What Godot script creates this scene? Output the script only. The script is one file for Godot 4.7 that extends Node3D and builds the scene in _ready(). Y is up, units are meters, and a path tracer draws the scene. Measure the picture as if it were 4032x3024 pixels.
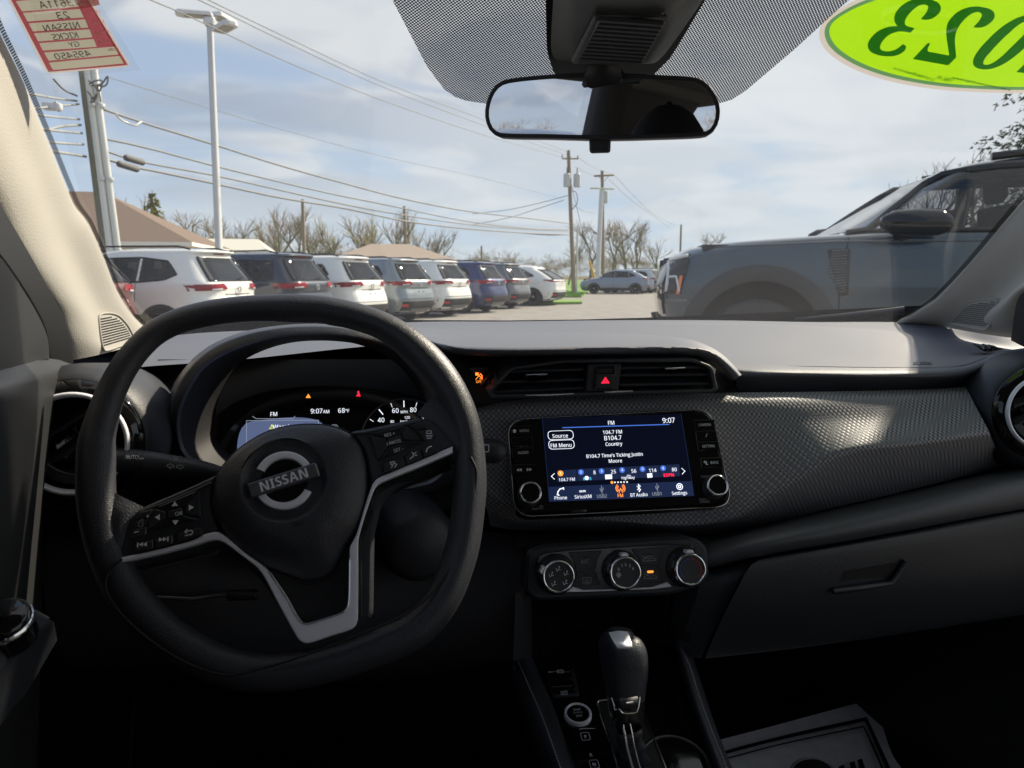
extends Node3D

var M := {}
var IMG := {}
var noise_a := FastNoiseLite.new()


# ---------------------------------------------------------------- materials
func lin(r: float, g: float, b: float) -> Color:
	return Color(r, g, b).linear_to_srgb()


func mat(key: String, c: Color, rough: float, metal := 0.0, spec := 0.5) -> StandardMaterial3D:
	var m := StandardMaterial3D.new()
	m.resource_name = key
	m.albedo_color = c
	m.roughness = rough
	m.metallic = metal
	m.metallic_specular = spec
	M[key] = m
	return m


func grain_image(freq: float, kind: int, strength: float, size := 256) -> ImageTexture:
	var n := FastNoiseLite.new()
	n.seed = int(freq * 1000.0) + kind
	n.noise_type = FastNoiseLite.TYPE_CELLULAR if kind == 1 else FastNoiseLite.TYPE_SIMPLEX_SMOOTH
	n.frequency = freq
	n.fractal_octaves = 3
	if kind == 1:
		n.cellular_return_type = FastNoiseLite.RETURN_DISTANCE2_SUB
		n.domain_warp_enabled = true
		n.domain_warp_amplitude = 12.0
		n.domain_warp_frequency = 0.03
		n.fractal_octaves = 2
	var im := n.get_seamless_image(size, size)
	im.convert(Image.FORMAT_RGBA8)
	im.bump_map_to_normal_map(strength)
	return ImageTexture.create_from_image(im)


func tint_image(seed_: int, freq: float, a: Color, b: Color, size := 256) -> ImageTexture:
	var n := FastNoiseLite.new()
	n.seed = seed_
	n.frequency = freq
	n.fractal_octaves = 5
	var src := n.get_seamless_image(size, size)
	var im := Image.create(size, size, false, Image.FORMAT_RGBA8)
	for y in size:
		for x in size:
			im.set_pixel(x, y, a.lerp(b, src.get_pixel(x, y).r))
	return ImageTexture.create_from_image(im)


func grained(key: String, tex: ImageTexture, scale_: float, amount: float) -> void:
	var m: StandardMaterial3D = M[key]
	m.uv1_triplanar = true
	m.uv1_scale = Vector3.ONE * scale_
	m.normal_enabled = true
	m.normal_texture = tex
	m.normal_scale = amount


func weave_image(toned: bool) -> ImageTexture:
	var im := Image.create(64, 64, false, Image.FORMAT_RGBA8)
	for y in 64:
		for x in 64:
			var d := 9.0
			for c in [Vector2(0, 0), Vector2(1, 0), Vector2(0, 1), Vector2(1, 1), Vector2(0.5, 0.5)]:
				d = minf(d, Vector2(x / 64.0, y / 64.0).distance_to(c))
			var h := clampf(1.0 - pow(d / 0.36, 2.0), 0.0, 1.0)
			im.set_pixel(x, y, lin(0.03, 0.031, 0.034).lerp(lin(0.26, 0.265, 0.285), smoothstep(0.0, 0.5, h)) if toned else Color(h, h, h))  # carbon-look dots, their lit tops and shaded gaps painted into the colour
	if not toned:
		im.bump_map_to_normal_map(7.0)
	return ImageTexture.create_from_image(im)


func glow(key: String, c: Color, e: float) -> StandardMaterial3D:
	var m := mat(key, c, 0.6)
	m.emission_enabled = true
	m.emission = c
	m.emission_energy_multiplier = e
	return m


func make_materials() -> void:
	var leather := grain_image(0.055, 1, 6.0)
	var fine := grain_image(0.16, 0, 4.0)
	mat("leather", lin(0.034, 0.036, 0.044), 0.42); grained("leather", leather, 30.0, 0.5)
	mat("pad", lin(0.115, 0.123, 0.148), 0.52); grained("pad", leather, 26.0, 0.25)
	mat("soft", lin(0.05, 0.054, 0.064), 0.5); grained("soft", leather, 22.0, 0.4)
	mat("plastic", lin(0.022, 0.0245, 0.031), 0.5); grained("plastic", fine, 14.0, 0.35)
	mat("dark", lin(0.006, 0.006, 0.007), 0.6)
	mat("carpet", lin(0.006, 0.006, 0.008), 0.95, 0.0, 0.1); grained("carpet", fine, 10.0, 1.0)
	mat("button", lin(0.024, 0.025, 0.028), 0.4)
	mat("gloss", lin(0.006, 0.006, 0.007), 0.06)
	mat("glossgrey", lin(0.02, 0.02, 0.022), 0.18)
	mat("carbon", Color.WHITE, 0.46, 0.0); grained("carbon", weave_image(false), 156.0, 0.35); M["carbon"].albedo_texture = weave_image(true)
	mat("silver", lin(0.85, 0.86, 0.93), 0.34, 0.15)
	mat("satin", lin(0.16, 0.16, 0.17), 0.35, 0.8)
	mat("chrome", lin(0.82, 0.82, 0.84), 0.1, 1.0)
	mat("mirror", lin(0.72, 0.73, 0.78), 0.0, 1.0)
	mat("trim", lin(0.36, 0.345, 0.31), 0.75); grained("trim", fine, 10.0, 0.25)
	mat("headliner", lin(0.22, 0.21, 0.2), 0.95, 0.0, 0.1)
	mat("print", lin(0.78, 0.79, 0.84), 0.6)
	mat("printdim", lin(0.3, 0.3, 0.33), 0.6)
	mat("emboss", lin(0.008, 0.008, 0.009), 0.6)
	mat("stitch", lin(0.5, 0.5, 0.52), 0.7)
	mat("red", lin(0.5, 0.03, 0.03), 0.5)
	mat("blue", lin(0.03, 0.12, 0.5), 0.5)
	glow("lit_white", lin(0.75, 0.78, 0.85), 0.75)
	glow("lit_grey", lin(0.2, 0.22, 0.26), 0.75)
	glow("lit_orange", lin(1.0, 0.3, 0.04), 0.9)
	glow("lit_red", lin(0.95, 0.02, 0.06), 0.8)
	glow("lit_yellow", lin(0.7, 0.75, 0.1), 0.6)
	glow("lit_blue", lin(0.05, 0.13, 0.5), 0.8)
	glow("lit_cyan", lin(0.05, 0.4, 0.6), 0.7)
	glow("lit_tile", lin(0.006, 0.012, 0.04), 0.8)
	glow("lit_bg", lin(0.0012, 0.002, 0.0065), 0.9)
	glow("lit_haze", lin(0.06, 0.08, 0.15), 0.9)
	M["lit_bg"].roughness = 0.12
	# outdoors
	mat("letter", lin(0.85, 0.86, 0.9), 0.3)
	mat("asphalt", Color.WHITE, 0.9, 0.0, 0.3)
	M["asphalt"].albedo_texture = tint_image(4, 0.05, lin(0.2, 0.19, 0.175), lin(0.3, 0.285, 0.26))
	M["asphalt"].uv1_triplanar = true
	M["asphalt"].uv1_world_triplanar = true
	M["asphalt"].uv1_scale = Vector3.ONE * 0.11
	mat("concrete", lin(0.4, 0.39, 0.36), 0.9)
	mat("grass", lin(0.14, 0.26, 0.04), 0.9)
	mat("blade", lin(0.16, 0.3, 0.05), 0.8)
	mat("earth", lin(0.16, 0.14, 0.09), 1.0, 0.0, 0.1)
	mat("galv", lin(0.6, 0.61, 0.62), 0.42, 0.35)
	mat("lampgrey", lin(0.62, 0.63, 0.64), 0.4, 0.2)
	mat("lens", lin(0.25, 0.25, 0.24), 0.2)
	mat("wood", lin(0.27, 0.22, 0.17), 0.9)
	mat("oldwood", lin(0.17, 0.17, 0.13), 0.9)
	mat("doorskin", lin(0.02, 0.021, 0.023), 0.5)
	mat("darktrim", lin(0.06, 0.058, 0.055), 0.9)
	mat("pipe", lin(0.62, 0.63, 0.6), 0.35, 0.3)
	mat("cable", lin(0.1, 0.1, 0.1), 0.7)
	mat("cablegrey", lin(0.24, 0.25, 0.25), 0.7)
	mat("can", lin(0.5, 0.52, 0.52), 0.5)
	mat("yellow", lin(0.75, 0.42, 0.03), 0.6)
	mat("bark", lin(0.2, 0.165, 0.13), 0.95)
	mat("twig", lin(0.27, 0.2, 0.145), 0.95)
	mat("twiggold", lin(0.4, 0.33, 0.15), 0.95)
	mat("needle", lin(0.075, 0.1, 0.04), 0.9)
	mat("needlegold", lin(0.2, 0.2, 0.05), 0.9)
	mat("shingle", Color.WHITE, 0.95, 0.0, 0.2)
	M["shingle"].albedo_texture = tint_image(9, 0.08, lin(0.15, 0.115, 0.095), lin(0.23, 0.18, 0.15))
	M["shingle"].uv1_triplanar = true
	M["shingle"].uv1_scale = Vector3.ONE * 0.4
	mat("tanroof", lin(0.3, 0.245, 0.2), 0.95)
	mat("paleroof", lin(0.55, 0.54, 0.47), 0.8)
	mat("siding", lin(0.62, 0.58, 0.5), 0.8)
	mat("fasciaboard", lin(0.75, 0.73, 0.66), 0.7)
	for p in [["white", 0.74, 0.75, 0.72, 0.0], ["navy", 0.012, 0.022, 0.1, 0.4], ["black", 0.02, 0.027, 0.045, 0.4], ["grey", 0.2, 0.235, 0.255, 0.5], ["silverblue", 0.19, 0.23, 0.3, 0.5], ["gunmetal", 0.14, 0.15, 0.16, 0.5], ["maroon", 0.1, 0.02, 0.022, 0.4], ["teal", 0.008, 0.03, 0.05, 0.0], ["palesilver", 0.5, 0.52, 0.52, 0.4]]:
		var m := mat("paint_" + p[0], lin(p[1], p[2], p[3]), 0.32, p[4])
		m.clearcoat_enabled = true
		m.clearcoat = 1.0
		m.clearcoat_roughness = 0.04
	mat("cladding", lin(0.026, 0.026, 0.028), 0.6)
	mat("tyre", lin(0.03, 0.03, 0.031), 0.85)
	mat("alloy", lin(0.32, 0.33, 0.35), 0.35, 0.8)
	mat("well", lin(0.006, 0.006, 0.006), 0.95)
	mat("taillight", lin(0.22, 0.008, 0.014), 0.1)
	mat("reflector", lin(0.5, 0.03, 0.03), 0.3)
	mat("lampclear", lin(0.6, 0.62, 0.65), 0.12)
	mat("lampamber", lin(0.8, 0.2, 0.05), 0.3)
	mat("seat", lin(0.02, 0.02, 0.022), 0.8)
	mat("skin", lin(0.4, 0.24, 0.17), 0.6)
	mat("cap", lin(0.012, 0.012, 0.014), 0.9)
	mat("shirt", lin(0.03, 0.03, 0.035), 0.9)
	mat("paper", lin(0.55, 0.57, 0.66), 0.85)
	M["paper"].albedo_color = lin(0.7, 0.72, 0.8)
	var g := mat("glass", Color(1, 1, 1, 0.03), 0.0)
	g.transparency = BaseMaterial3D.TRANSPARENCY_ALPHA
	g = mat("tint", Color(0.02, 0.03, 0.035, 0.72), 0.02)
	g.transparency = BaseMaterial3D.TRANSPARENCY_ALPHA
	g = mat("cleartint", Color(0.02, 0.05, 0.06, 0.42), 0.02)
	g.transparency = BaseMaterial3D.TRANSPARENCY_ALPHA
	g = mat("film", Color(0.8, 0.85, 0.9, 0.12), 0.3)
	g.transparency = BaseMaterial3D.TRANSPARENCY_ALPHA
	# printed vinyl and paper: colour, then the light that comes through
	for q in [["oval_green", 0.3, 0.58, 0.01, 0.33, 0.62, 0.006], ["oval_dark", 0.05, 0.19, 0.03, 0.25, 0.75, 0.12], ["oval_edge", 0.035, 0.12, 0.03, 0.1, 0.24, 0.09], ["oval_rim", 0.4, 0.37, 0.34, 0.5, 0.46, 0.43], ["tag_red", 0.3, 0.05, 0.065, 0.24, 0.05, 0.065], ["tag_cream", 0.42, 0.4, 0.31, 0.33, 0.315, 0.25], ["tag_ink", 0.1, 0.11, 0.11, 0.1, 0.1, 0.1], ["tag_pale", 0.6, 0.35, 0.34, 0.9, 0.5, 0.5]]:
		g = mat(q[0], lin(q[1], q[2], q[3]), 0.5)
		g.backlight_enabled = true
		g.backlight = lin(q[4], q[5], q[6])


# ---------------------------------------------------------------- nodes
func numbered(called: String, where: Node) -> String:
	if not where.has_node(NodePath(called)):
		return called
	var k := 1
	while where.has_node(NodePath("%s_%03d" % [called, k])):
		k += 1
	return "%s_%03d" % [called, k]


func thing(called: String, label: String, category: String, xf := Transform3D(), group := "") -> Node3D:
	var o := Node3D.new()
	o.name = numbered(called, self)
	add_child(o, true)
	o.transform = xf
	tag(o, label, category, group)
	return o


func tag(o: Node3D, label: String, category: String, group := "") -> void:
	if label:
		o.set_meta("label", label)
	if category:
		o.set_meta("category", category)
	if group:
		o.set_meta("group", group)


func part(called: String, mesh: Mesh, m: Variant, parent: Node, xf := Transform3D()) -> MeshInstance3D:
	var o := MeshInstance3D.new()
	o.mesh = mesh
	o.material_override = M[m] if m is String else m
	o.name = numbered(called, parent)
	parent.add_child(o, true)
	o.transform = xf
	return o


func struct(called: String, mesh: Mesh, m: String) -> MeshInstance3D:
	var o := part(called, mesh, m, self)
	o.set_meta("kind", "structure")
	return o


func dup(o: Node3D, called: String, label: String, xf: Transform3D, group := "") -> Node3D:
	var c: Node3D = o.duplicate()
	c.name = numbered(called, self)
	add_child(c, true)
	c.transform = xf
	tag(c, label, "", group)
	return c


func at(p: Vector3) -> Transform3D:
	return Transform3D(Basis(), p)


func turned(p: Vector3, yaw: float, s := 1.0) -> Transform3D:
	return Transform3D(Basis(Vector3.UP, yaw).scaled(Vector3.ONE * s), p)


# ---------------------------------------------------------------- meshes
func spl(pts: Array, n: int, closed := false) -> PackedVector3Array:
	var c := pts.size()
	var out := PackedVector3Array()
	var acc := [0.0]
	var segs := c if closed else c - 1
	for i in segs:
		acc.append(acc[i] + maxf(1e-6, (pts[(i + 1) % c] as Vector3).distance_to(pts[i])))
	var total: float = acc[segs]
	var k := 0
	for i in n:
		var t := total * i / (float(n) if closed else float(n - 1))
		while k < segs - 1 and acc[k + 1] < t:
			k += 1
		var w: float = clampf((t - acc[k]) / (acc[k + 1] - acc[k]), 0.0, 1.0)
		var p1: Vector3 = pts[k]
		var p2: Vector3 = pts[(k + 1) % c]
		var d1: float = acc[k + 1] - acc[k]
		var p0: Vector3 = pts[(k - 1 + c) % c] if closed or k > 0 else p1 * 2.0 - p2
		var p3: Vector3 = pts[(k + 2) % c] if closed or k + 2 < c else p2 * 2.0 - p1
		var d0 := maxf(1e-5, p0.distance_to(p1))
		var d2 := maxf(1e-5, p2.distance_to(p3))
		var m1 := (p2 - p0) / (d0 + d1) * d1
		var m2 := (p3 - p1) / (d1 + d2) * d1
		var w2 := w * w
		var w3 := w2 * w
		out.append(p1 * (2 * w3 - 3 * w2 + 1) + m1 * (w3 - 2 * w2 + w) + p2 * (3 * w2 - 2 * w3) + m2 * (w3 - w2))
	return out


func to3(pts: Array, z := 0.0) -> Array:
	var out := []
	for p in pts:
		out.append(Vector3(p.x, p.y, z))
	return out


func to2(pts: PackedVector3Array) -> Array:
	var out := []
	for p in pts:
		out.append(Vector2(p.x, p.y))
	return out


func curve2(pts: Array, n: int, closed := false) -> Array:
	return to2(spl(to3(pts), n, closed))


func grid(rows: Array, closed_u := false, closed_v := false) -> ArrayMesh:
	var nv := rows.size()
	var nu: int = rows[0].size()
	var vs := PackedVector3Array()
	var ns := PackedVector3Array()
	var uv := PackedVector2Array()
	for j in nv:
		for i in nu:
			vs.append(rows[j][i])
			uv.append(Vector2(float(i) / nu, float(j) / nv))
	ns.resize(vs.size())
	var ix := PackedInt32Array()
	var mu := nu if closed_u else nu - 1
	var mv := nv if closed_v else nv - 1
	for j in mv:
		for i in mu:
			var a := j * nu + i
			var b := j * nu + (i + 1) % nu
			var c := ((j + 1) % nv) * nu + (i + 1) % nu
			var d := ((j + 1) % nv) * nu + i
			for t in [[a, b, c], [a, c, d]]:
				var n := (vs[t[2]] - vs[t[0]]).cross(vs[t[1]] - vs[t[0]])
				if n.length_squared() < 1e-20:
					continue
				for q in t:
					ns[q] += n
					ix.append(q)
	for i in ns.size():
		ns[i] = ns[i].normalized() if ns[i].length_squared() > 0 else Vector3.UP
	return pack(vs, ns, ix, uv)


func pack(vs: PackedVector3Array, ns: PackedVector3Array, ix: PackedInt32Array, uv := PackedVector2Array()) -> ArrayMesh:
	var ar := []
	ar.resize(Mesh.ARRAY_MAX)
	ar[Mesh.ARRAY_VERTEX] = vs
	ar[Mesh.ARRAY_NORMAL] = ns
	ar[Mesh.ARRAY_INDEX] = ix
	if uv.size():
		ar[Mesh.ARRAY_TEX_UV] = uv
	var m := ArrayMesh.new()
	m.add_surface_from_arrays(Mesh.PRIMITIVE_TRIANGLES, ar)
	return m


func patch(rows: Array, nu: int, nv: int, straight := false) -> ArrayMesh:
	var rs := []
	for r in rows:
		rs.append(spl(r, nu))
	if straight:
		return grid(rs)
	var cols := []
	for i in nu:
		var c := []
		for r in rs:
			c.append(r[i])
		cols.append(spl(c, nv))
	var out := []
	for j in nv:
		var r := PackedVector3Array()
		for i in nu:
			r.append(cols[i][j])
		out.append(r)
	return grid(out)


func inset(poly: Array, by: float) -> Array:
	var n := poly.size()
	var area := 0.0
	for i in n:
		area += (poly[i] as Vector2).cross(poly[(i + 1) % n])
	var sgn := 1.0 if area > 0 else -1.0
	var out := []
	for i in n:
		var a: Vector2 = poly[(i - 1 + n) % n]
		var b: Vector2 = poly[i]
		var c: Vector2 = poly[(i + 1) % n]
		var d1 := (b - a).normalized()
		var d2 := (c - b).normalized()
		var n1 := Vector2(-d1.y, d1.x) * sgn
		var n2 := Vector2(-d2.y, d2.x) * sgn
		var m := n1 + n2
		if m.length() < 0.2:
			m = n1
		out.append(b + m * (by / maxf(0.35, m.dot(n1))))
	return out


func rounded(poly: Array, r: float, k := 4) -> Array:
	var n := poly.size()
	var out := []
	for i in n:
		var a: Vector2 = poly[(i - 1 + n) % n]
		var b: Vector2 = poly[i]
		var c: Vector2 = poly[(i + 1) % n]
		var rr := minf(r, minf(a.distance_to(b), b.distance_to(c)) * 0.45)
		var p := b + (a - b).normalized() * rr
		var q := b + (c - b).normalized() * rr
		for j in k + 1:
			var t := float(j) / k
			out.append(p.lerp(b, t).lerp(b.lerp(q, t), t))
	return out


func rect(cx: float, cy: float, w: float, h: float) -> Array:
	return [Vector2(cx - w / 2, cy - h / 2), Vector2(cx + w / 2, cy - h / 2), Vector2(cx + w / 2, cy + h / 2), Vector2(cx - w / 2, cy + h / 2)]


# a single sheet of the outline poly at z
func sheet(poly: Array, z: float) -> ArrayMesh:
	var vs := PackedVector3Array()
	var ns := PackedVector3Array()
	for p in poly:
		vs.append(v3(p, z))
		ns.append(Vector3.BACK)
	var ix := Geometry2D.triangulate_polygon(PackedVector2Array(poly))
	if ix.is_empty():
		for i in range(1, poly.size() - 1):
			ix.append_array(PackedInt32Array([0, i, i + 1]))
	for i in range(0, ix.size(), 3):
		if (poly[ix[i + 1]] - poly[ix[i]]).cross(poly[ix[i + 2]] - poly[ix[i]]) > 0:
			var t := ix[i + 1]
			ix[i + 1] = ix[i + 2]
			ix[i + 2] = t
	return pack(vs, ns, ix)


# a flat ring between an outline and the same outline drawn in
func flat_ring(a: Array, b: Array, z: float) -> ArrayMesh:
	var r0 := PackedVector3Array()
	var r1 := PackedVector3Array()
	for i in a.size():
		r0.append(v3(a[i], z))
		r1.append(v3(b[i], z))
	return grid([r0, r1], true)


# a plate of the outline poly from z0 up to z1, its upper edge bevelled
func plate(poly: Array, z0: float, z1: float, bevel := 0.0) -> ArrayMesh:
	var st := SurfaceTool.new()
	st.begin(Mesh.PRIMITIVE_TRIANGLES)
	st.set_smooth_group(-1)
	var n := poly.size()
	var top := inset(poly, bevel) if bevel > 0 else poly
	var lv := [[poly, z0], [poly, z1 - bevel]]
	if bevel > 0:
		lv.append([top, z1])
	for k in lv.size() - 1:
		for i in n:
			var j := (i + 1) % n
			var a := Vector3(lv[k][0][i].x, lv[k][0][i].y, lv[k][1])
			var b := Vector3(lv[k][0][j].x, lv[k][0][j].y, lv[k][1])
			var c := Vector3(lv[k + 1][0][j].x, lv[k + 1][0][j].y, lv[k + 1][1])
			var d := Vector3(lv[k + 1][0][i].x, lv[k + 1][0][i].y, lv[k + 1][1])
			for p in [a, c, b, a, d, c]:
				st.add_vertex(p)
	var tri := Geometry2D.triangulate_polygon(PackedVector2Array(top))
	for i in range(0, tri.size(), 3):
		var tr := [top[tri[i]], top[tri[i + 1]], top[tri[i + 2]]]
		if (tr[1] - tr[0]).cross(tr[2] - tr[0]) > 0:
			tr = [tr[0], tr[2], tr[1]]
		for p in tr:
			st.add_vertex(Vector3(p.x, p.y, z1))
	tri = Geometry2D.triangulate_polygon(PackedVector2Array(poly))
	for i in range(0, tri.size(), 3):
		for q in 3:
			st.add_vertex(Vector3(poly[tri[i + q]].x, poly[tri[i + q]].y, z0))
	st.generate_normals()
	return st.commit()


# strip between an outer and an inner chain, raised from z0 to z1
func strip(outer: Array, inner: Array, z0: float, z1: float, closed := false) -> ArrayMesh:
	var rows := []
	for s in [[outer, z0, 0.0], [outer, z1 - 0.001, 0.0], [outer, z1, 0.18], [inner, z1, 0.18], [inner, z1 - 0.001, 0.0], [inner, z0, 0.0]]:
		var r := PackedVector3Array()
		for i in outer.size():
			var o: Vector2 = s[0][i]
			var t: Vector2 = inner[i] if s[0] == outer else outer[i]
			var p := o.move_toward(t, minf(0.0012, o.distance_to(t) * s[2]))
			r.append(Vector3(p.x, p.y, s[1]))
		rows.append(r)
	return grid(rows, closed)


func lathe(prof: Array, n := 32, m := Transform3D()) -> ArrayMesh:
	var rows := []
	for p in prof:
		var r := PackedVector3Array()
		for i in n:
			var a := TAU * i / n
			r.append(m * Vector3(cos(a) * p.x, sin(a) * p.x, p.y))
		rows.append(r)
	return grid(rows, true)


func tube(path: Array, r: Variant, sides := 8, closed := false) -> ArrayMesh:
	var rows := []
	var n := path.size()
	var prev := Vector3.ZERO
	for i in n:
		var a: Vector3 = path[maxi(i - 1, 0)] if not closed else path[(i - 1 + n) % n]
		var b: Vector3 = path[mini(i + 1, n - 1)] if not closed else path[(i + 1) % n]
		var t := (b - a).normalized()
		var u := prev - t * prev.dot(t)
		if u.length() < 0.01:
			u = t.cross(Vector3.UP if absf(t.y) < 0.9 else Vector3.RIGHT)
		u = u.normalized()
		prev = u
		var v := t.cross(u)
		var rr: float = r[i] if r is Array else r
		var row := PackedVector3Array()
		for k in sides:
			var an := TAU * k / sides
			row.append(path[i] + (u * cos(an) + v * sin(an)) * rr)
		rows.append(row)
	if not closed:
		var s := PackedVector3Array()
		var e := PackedVector3Array()
		for k in sides:
			s.append(path[0])
			e.append(path[n - 1])
		rows.push_front(s)
		rows.push_back(e)
	return grid(rows, true, closed)


func box(size: Vector3, c := Vector3.ZERO, bevel := 0.0) -> ArrayMesh:
	var p := rect(c.x, c.y, size.x, size.y)
	if bevel > 0:
		p = rounded(p, bevel * 2, 2)
	return plate(p, c.z - size.z / 2, c.z + size.z / 2, bevel)


func join(list: Array) -> ArrayMesh:
	var st := SurfaceTool.new()
	st.begin(Mesh.PRIMITIVE_TRIANGLES)
	for m in list:
		var mesh: Mesh = m[0] if m is Array else m
		var xf: Transform3D = m[1] if m is Array else Transform3D()
		for s in mesh.get_surface_count():
			st.append_from(mesh, s, xf)
	return st.commit()


# flat lines of width w in the plane z
func lines(list: Array, w: float, z: float) -> ArrayMesh:
	var all := []
	for l in list:
		for i in l.size() - 1:
			var a: Vector2 = l[i]
			var b: Vector2 = l[i + 1]
			var d := (b - a).normalized() * w * 0.5
			var n := Vector2(-d.y, d.x)
			all.append(grid([PackedVector3Array([v3(a - d - n, z), v3(b + d - n, z)]), PackedVector3Array([v3(a - d + n, z), v3(b + d + n, z)])]))
	return join(all)


func A3(f: Array) -> Array:
	var out := []
	for i in range(0, f.size(), 3):
		out.append(Vector3(f[i], f[i + 1], f[i + 2]))
	return out


func A2(f: Array) -> Array:
	var out := []
	for i in range(0, f.size(), 2):
		out.append(Vector2(f[i], f[i + 1]))
	return out


func v3(p: Vector2, z: float) -> Vector3:
	return Vector3(p.x, p.y, z)


func arc(c: Vector2, r: float, a0: float, a1: float, n := 10) -> Array:
	var out := []
	for i in n + 1:
		var a := deg_to_rad(lerpf(a0, a1, float(i) / n))
		out.append(c + Vector2(cos(a), sin(a)) * r)
	return out


var fonts := {}


func words(text: String, cap: float, p: Vector3, m: String, parent: Node, called := "lettering", turn := 0.0, bold := false, align := HORIZONTAL_ALIGNMENT_CENTER, face := "Droid Sans") -> MeshInstance3D:
	var key := face + str(bold)
	if not fonts.has(key):
		var f := SystemFont.new()
		f.font_names = PackedStringArray([face])
		f.font_weight = 700 if bold else 400
		fonts[key] = f
	var t := TextMesh.new()
	t.font = fonts[key]
	t.text = text
	t.font_size = 32
	t.pixel_size = cap * 0.7 / (32.0 * 0.714)
	t.depth = 0.0003
	t.curve_step = 3.0
	t.horizontal_alignment = align
	return part(called, t, m, parent, Transform3D(Basis(Vector3.BACK, turn), p))


# ---------------------------------------------------------------- setting
const CAM := Vector3(-0.38, 1.22, 0.0)
const SUN_AZ := 63.0
const SUN_EL := 38.0


func sky_image() -> Image:
	var w := 2048
	var h := 1024
	var im := Image.create(w, h, false, Image.FORMAT_RGBF)
	var n1 := FastNoiseLite.new()
	n1.seed = 21
	n1.frequency = 1.0
	n1.fractal_octaves = 5
	n1.fractal_gain = 0.52
	var n2 := FastNoiseLite.new()
	n2.seed = 5
	n2.frequency = 0.45
	n2.fractal_octaves = 3
	for y in h:
		var el := (0.5 - (y + 0.5) / h) * PI
		if el < -0.02:
			for x in w:
				im.set_pixel(x, y, Color(0.2, 0.19, 0.17))
			continue
		var e := maxf(el, 0.0)
		var se := sin(e)
		for x in w:
			var az := wrapf((x + 0.5) / w * TAU, -PI, PI)
			# a sheet of cloud overhead, seen flatter and flatter towards the horizon
			var k := 1.0 / (se + 0.13)
			var px := sin(az) * cos(e) * k
			var pz := cos(az) * cos(e) * k
			var wx := n2.get_noise_2d(px * 1.3 + 7.0, pz * 1.3)
			var c := n1.get_noise_2d(px * 0.85 + wx * 0.7, pz * 1.0 + wx * 0.4)
			var d := n2.get_noise_2d(px * 0.8 - 11.0, pz * 0.9 + 4.0)
			var right := smoothstep(-0.75, 0.75, az + d * 0.5)
			var cover := clampf(0.68 + c * 1.5 + d * 0.5 + (right - 0.42) * 0.8, 0.0, 1.0)
			cover = cover * cover * (3.0 - 2.0 * cover)
			var blue := Color(0.145, 0.215, 0.355).lerp(Color(0.33, 0.4, 0.48), exp(-e * 4.5))
			blue = blue.lerp(Color(0.36, 0.43, 0.5), right * 0.6)
			var thick := clampf(0.42 + n1.get_noise_2d(px * 0.75 + 31.0 + wx, pz * 0.95 - 9.0) * 2.2, 0.0, 1.0)
			var cloud := Color(0.175, 0.215, 0.285).lerp(Color(0.42, 0.43, 0.44), thick)
			cloud = cloud.lerp(Color(0.5, 0.515, 0.525), right * 0.8)
			var col := blue.lerp(cloud, cover * 0.92)
			var haze := exp(-e * 9.0)
			col = col.lerp(Color(0.38, 0.44, 0.48), haze * 0.75)
			im.set_pixel(x, y, col)
	return im


func set_view() -> void:
	var cam := Camera3D.new()
	cam.name = "camera"
	add_child(cam, true)
	cam.position = CAM
	cam.rotation = Vector3(deg_to_rad(-8.32), deg_to_rad(-12.0), 0.0)
	cam.fov = 54.75
	cam.near = 0.02
	cam.far = 2000.0
	cam.current = true
	var lens := CameraAttributesPhysical.new()
	lens.frustum_focal_length = 23.174
	lens.frustum_focus_distance = 0.95
	lens.frustum_near = 0.02
	lens.frustum_far = 2000.0
	lens.exposure_aperture = 12.0
	cam.attributes = lens
	var env := Environment.new()
	env.background_mode = Environment.BG_SKY
	var sky := Sky.new()
	var ps := PanoramaSkyMaterial.new()
	ps.panorama = ImageTexture.create_from_image(sky_image())
	sky.sky_material = ps
	env.sky = sky
	env.tonemap_mode = Environment.TONE_MAPPER_LINEAR
	env.tonemap_exposure = 1.75
	env.background_energy_multiplier = 1.0
	env.sdfgi_enabled = true
	env.ssao_enabled = true
	env.ssil_enabled = true
	env.fog_enabled = false
	env.fog_density = 0.0012
	env.fog_light_color = Color(0.82, 0.87, 0.9)
	var we := WorldEnvironment.new()
	we.name = "environment"
	we.environment = env
	add_child(we, true)
	var sun := DirectionalLight3D.new()
	sun.name = "sun"
	sun.light_color = Color(1.0, 0.95, 0.86)
	sun.light_energy = 1.5
	sun.light_angular_distance = 1.5
	sun.shadow_enabled = true
	add_child(sun, true)
	var a := deg_to_rad(SUN_AZ)
	var e := deg_to_rad(SUN_EL)
	var to := Vector3(sin(a) * cos(e), sin(e), -cos(a) * cos(e))
	sun.look_at_from_position(to * 50.0, Vector3.ZERO, Vector3.UP)


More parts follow.
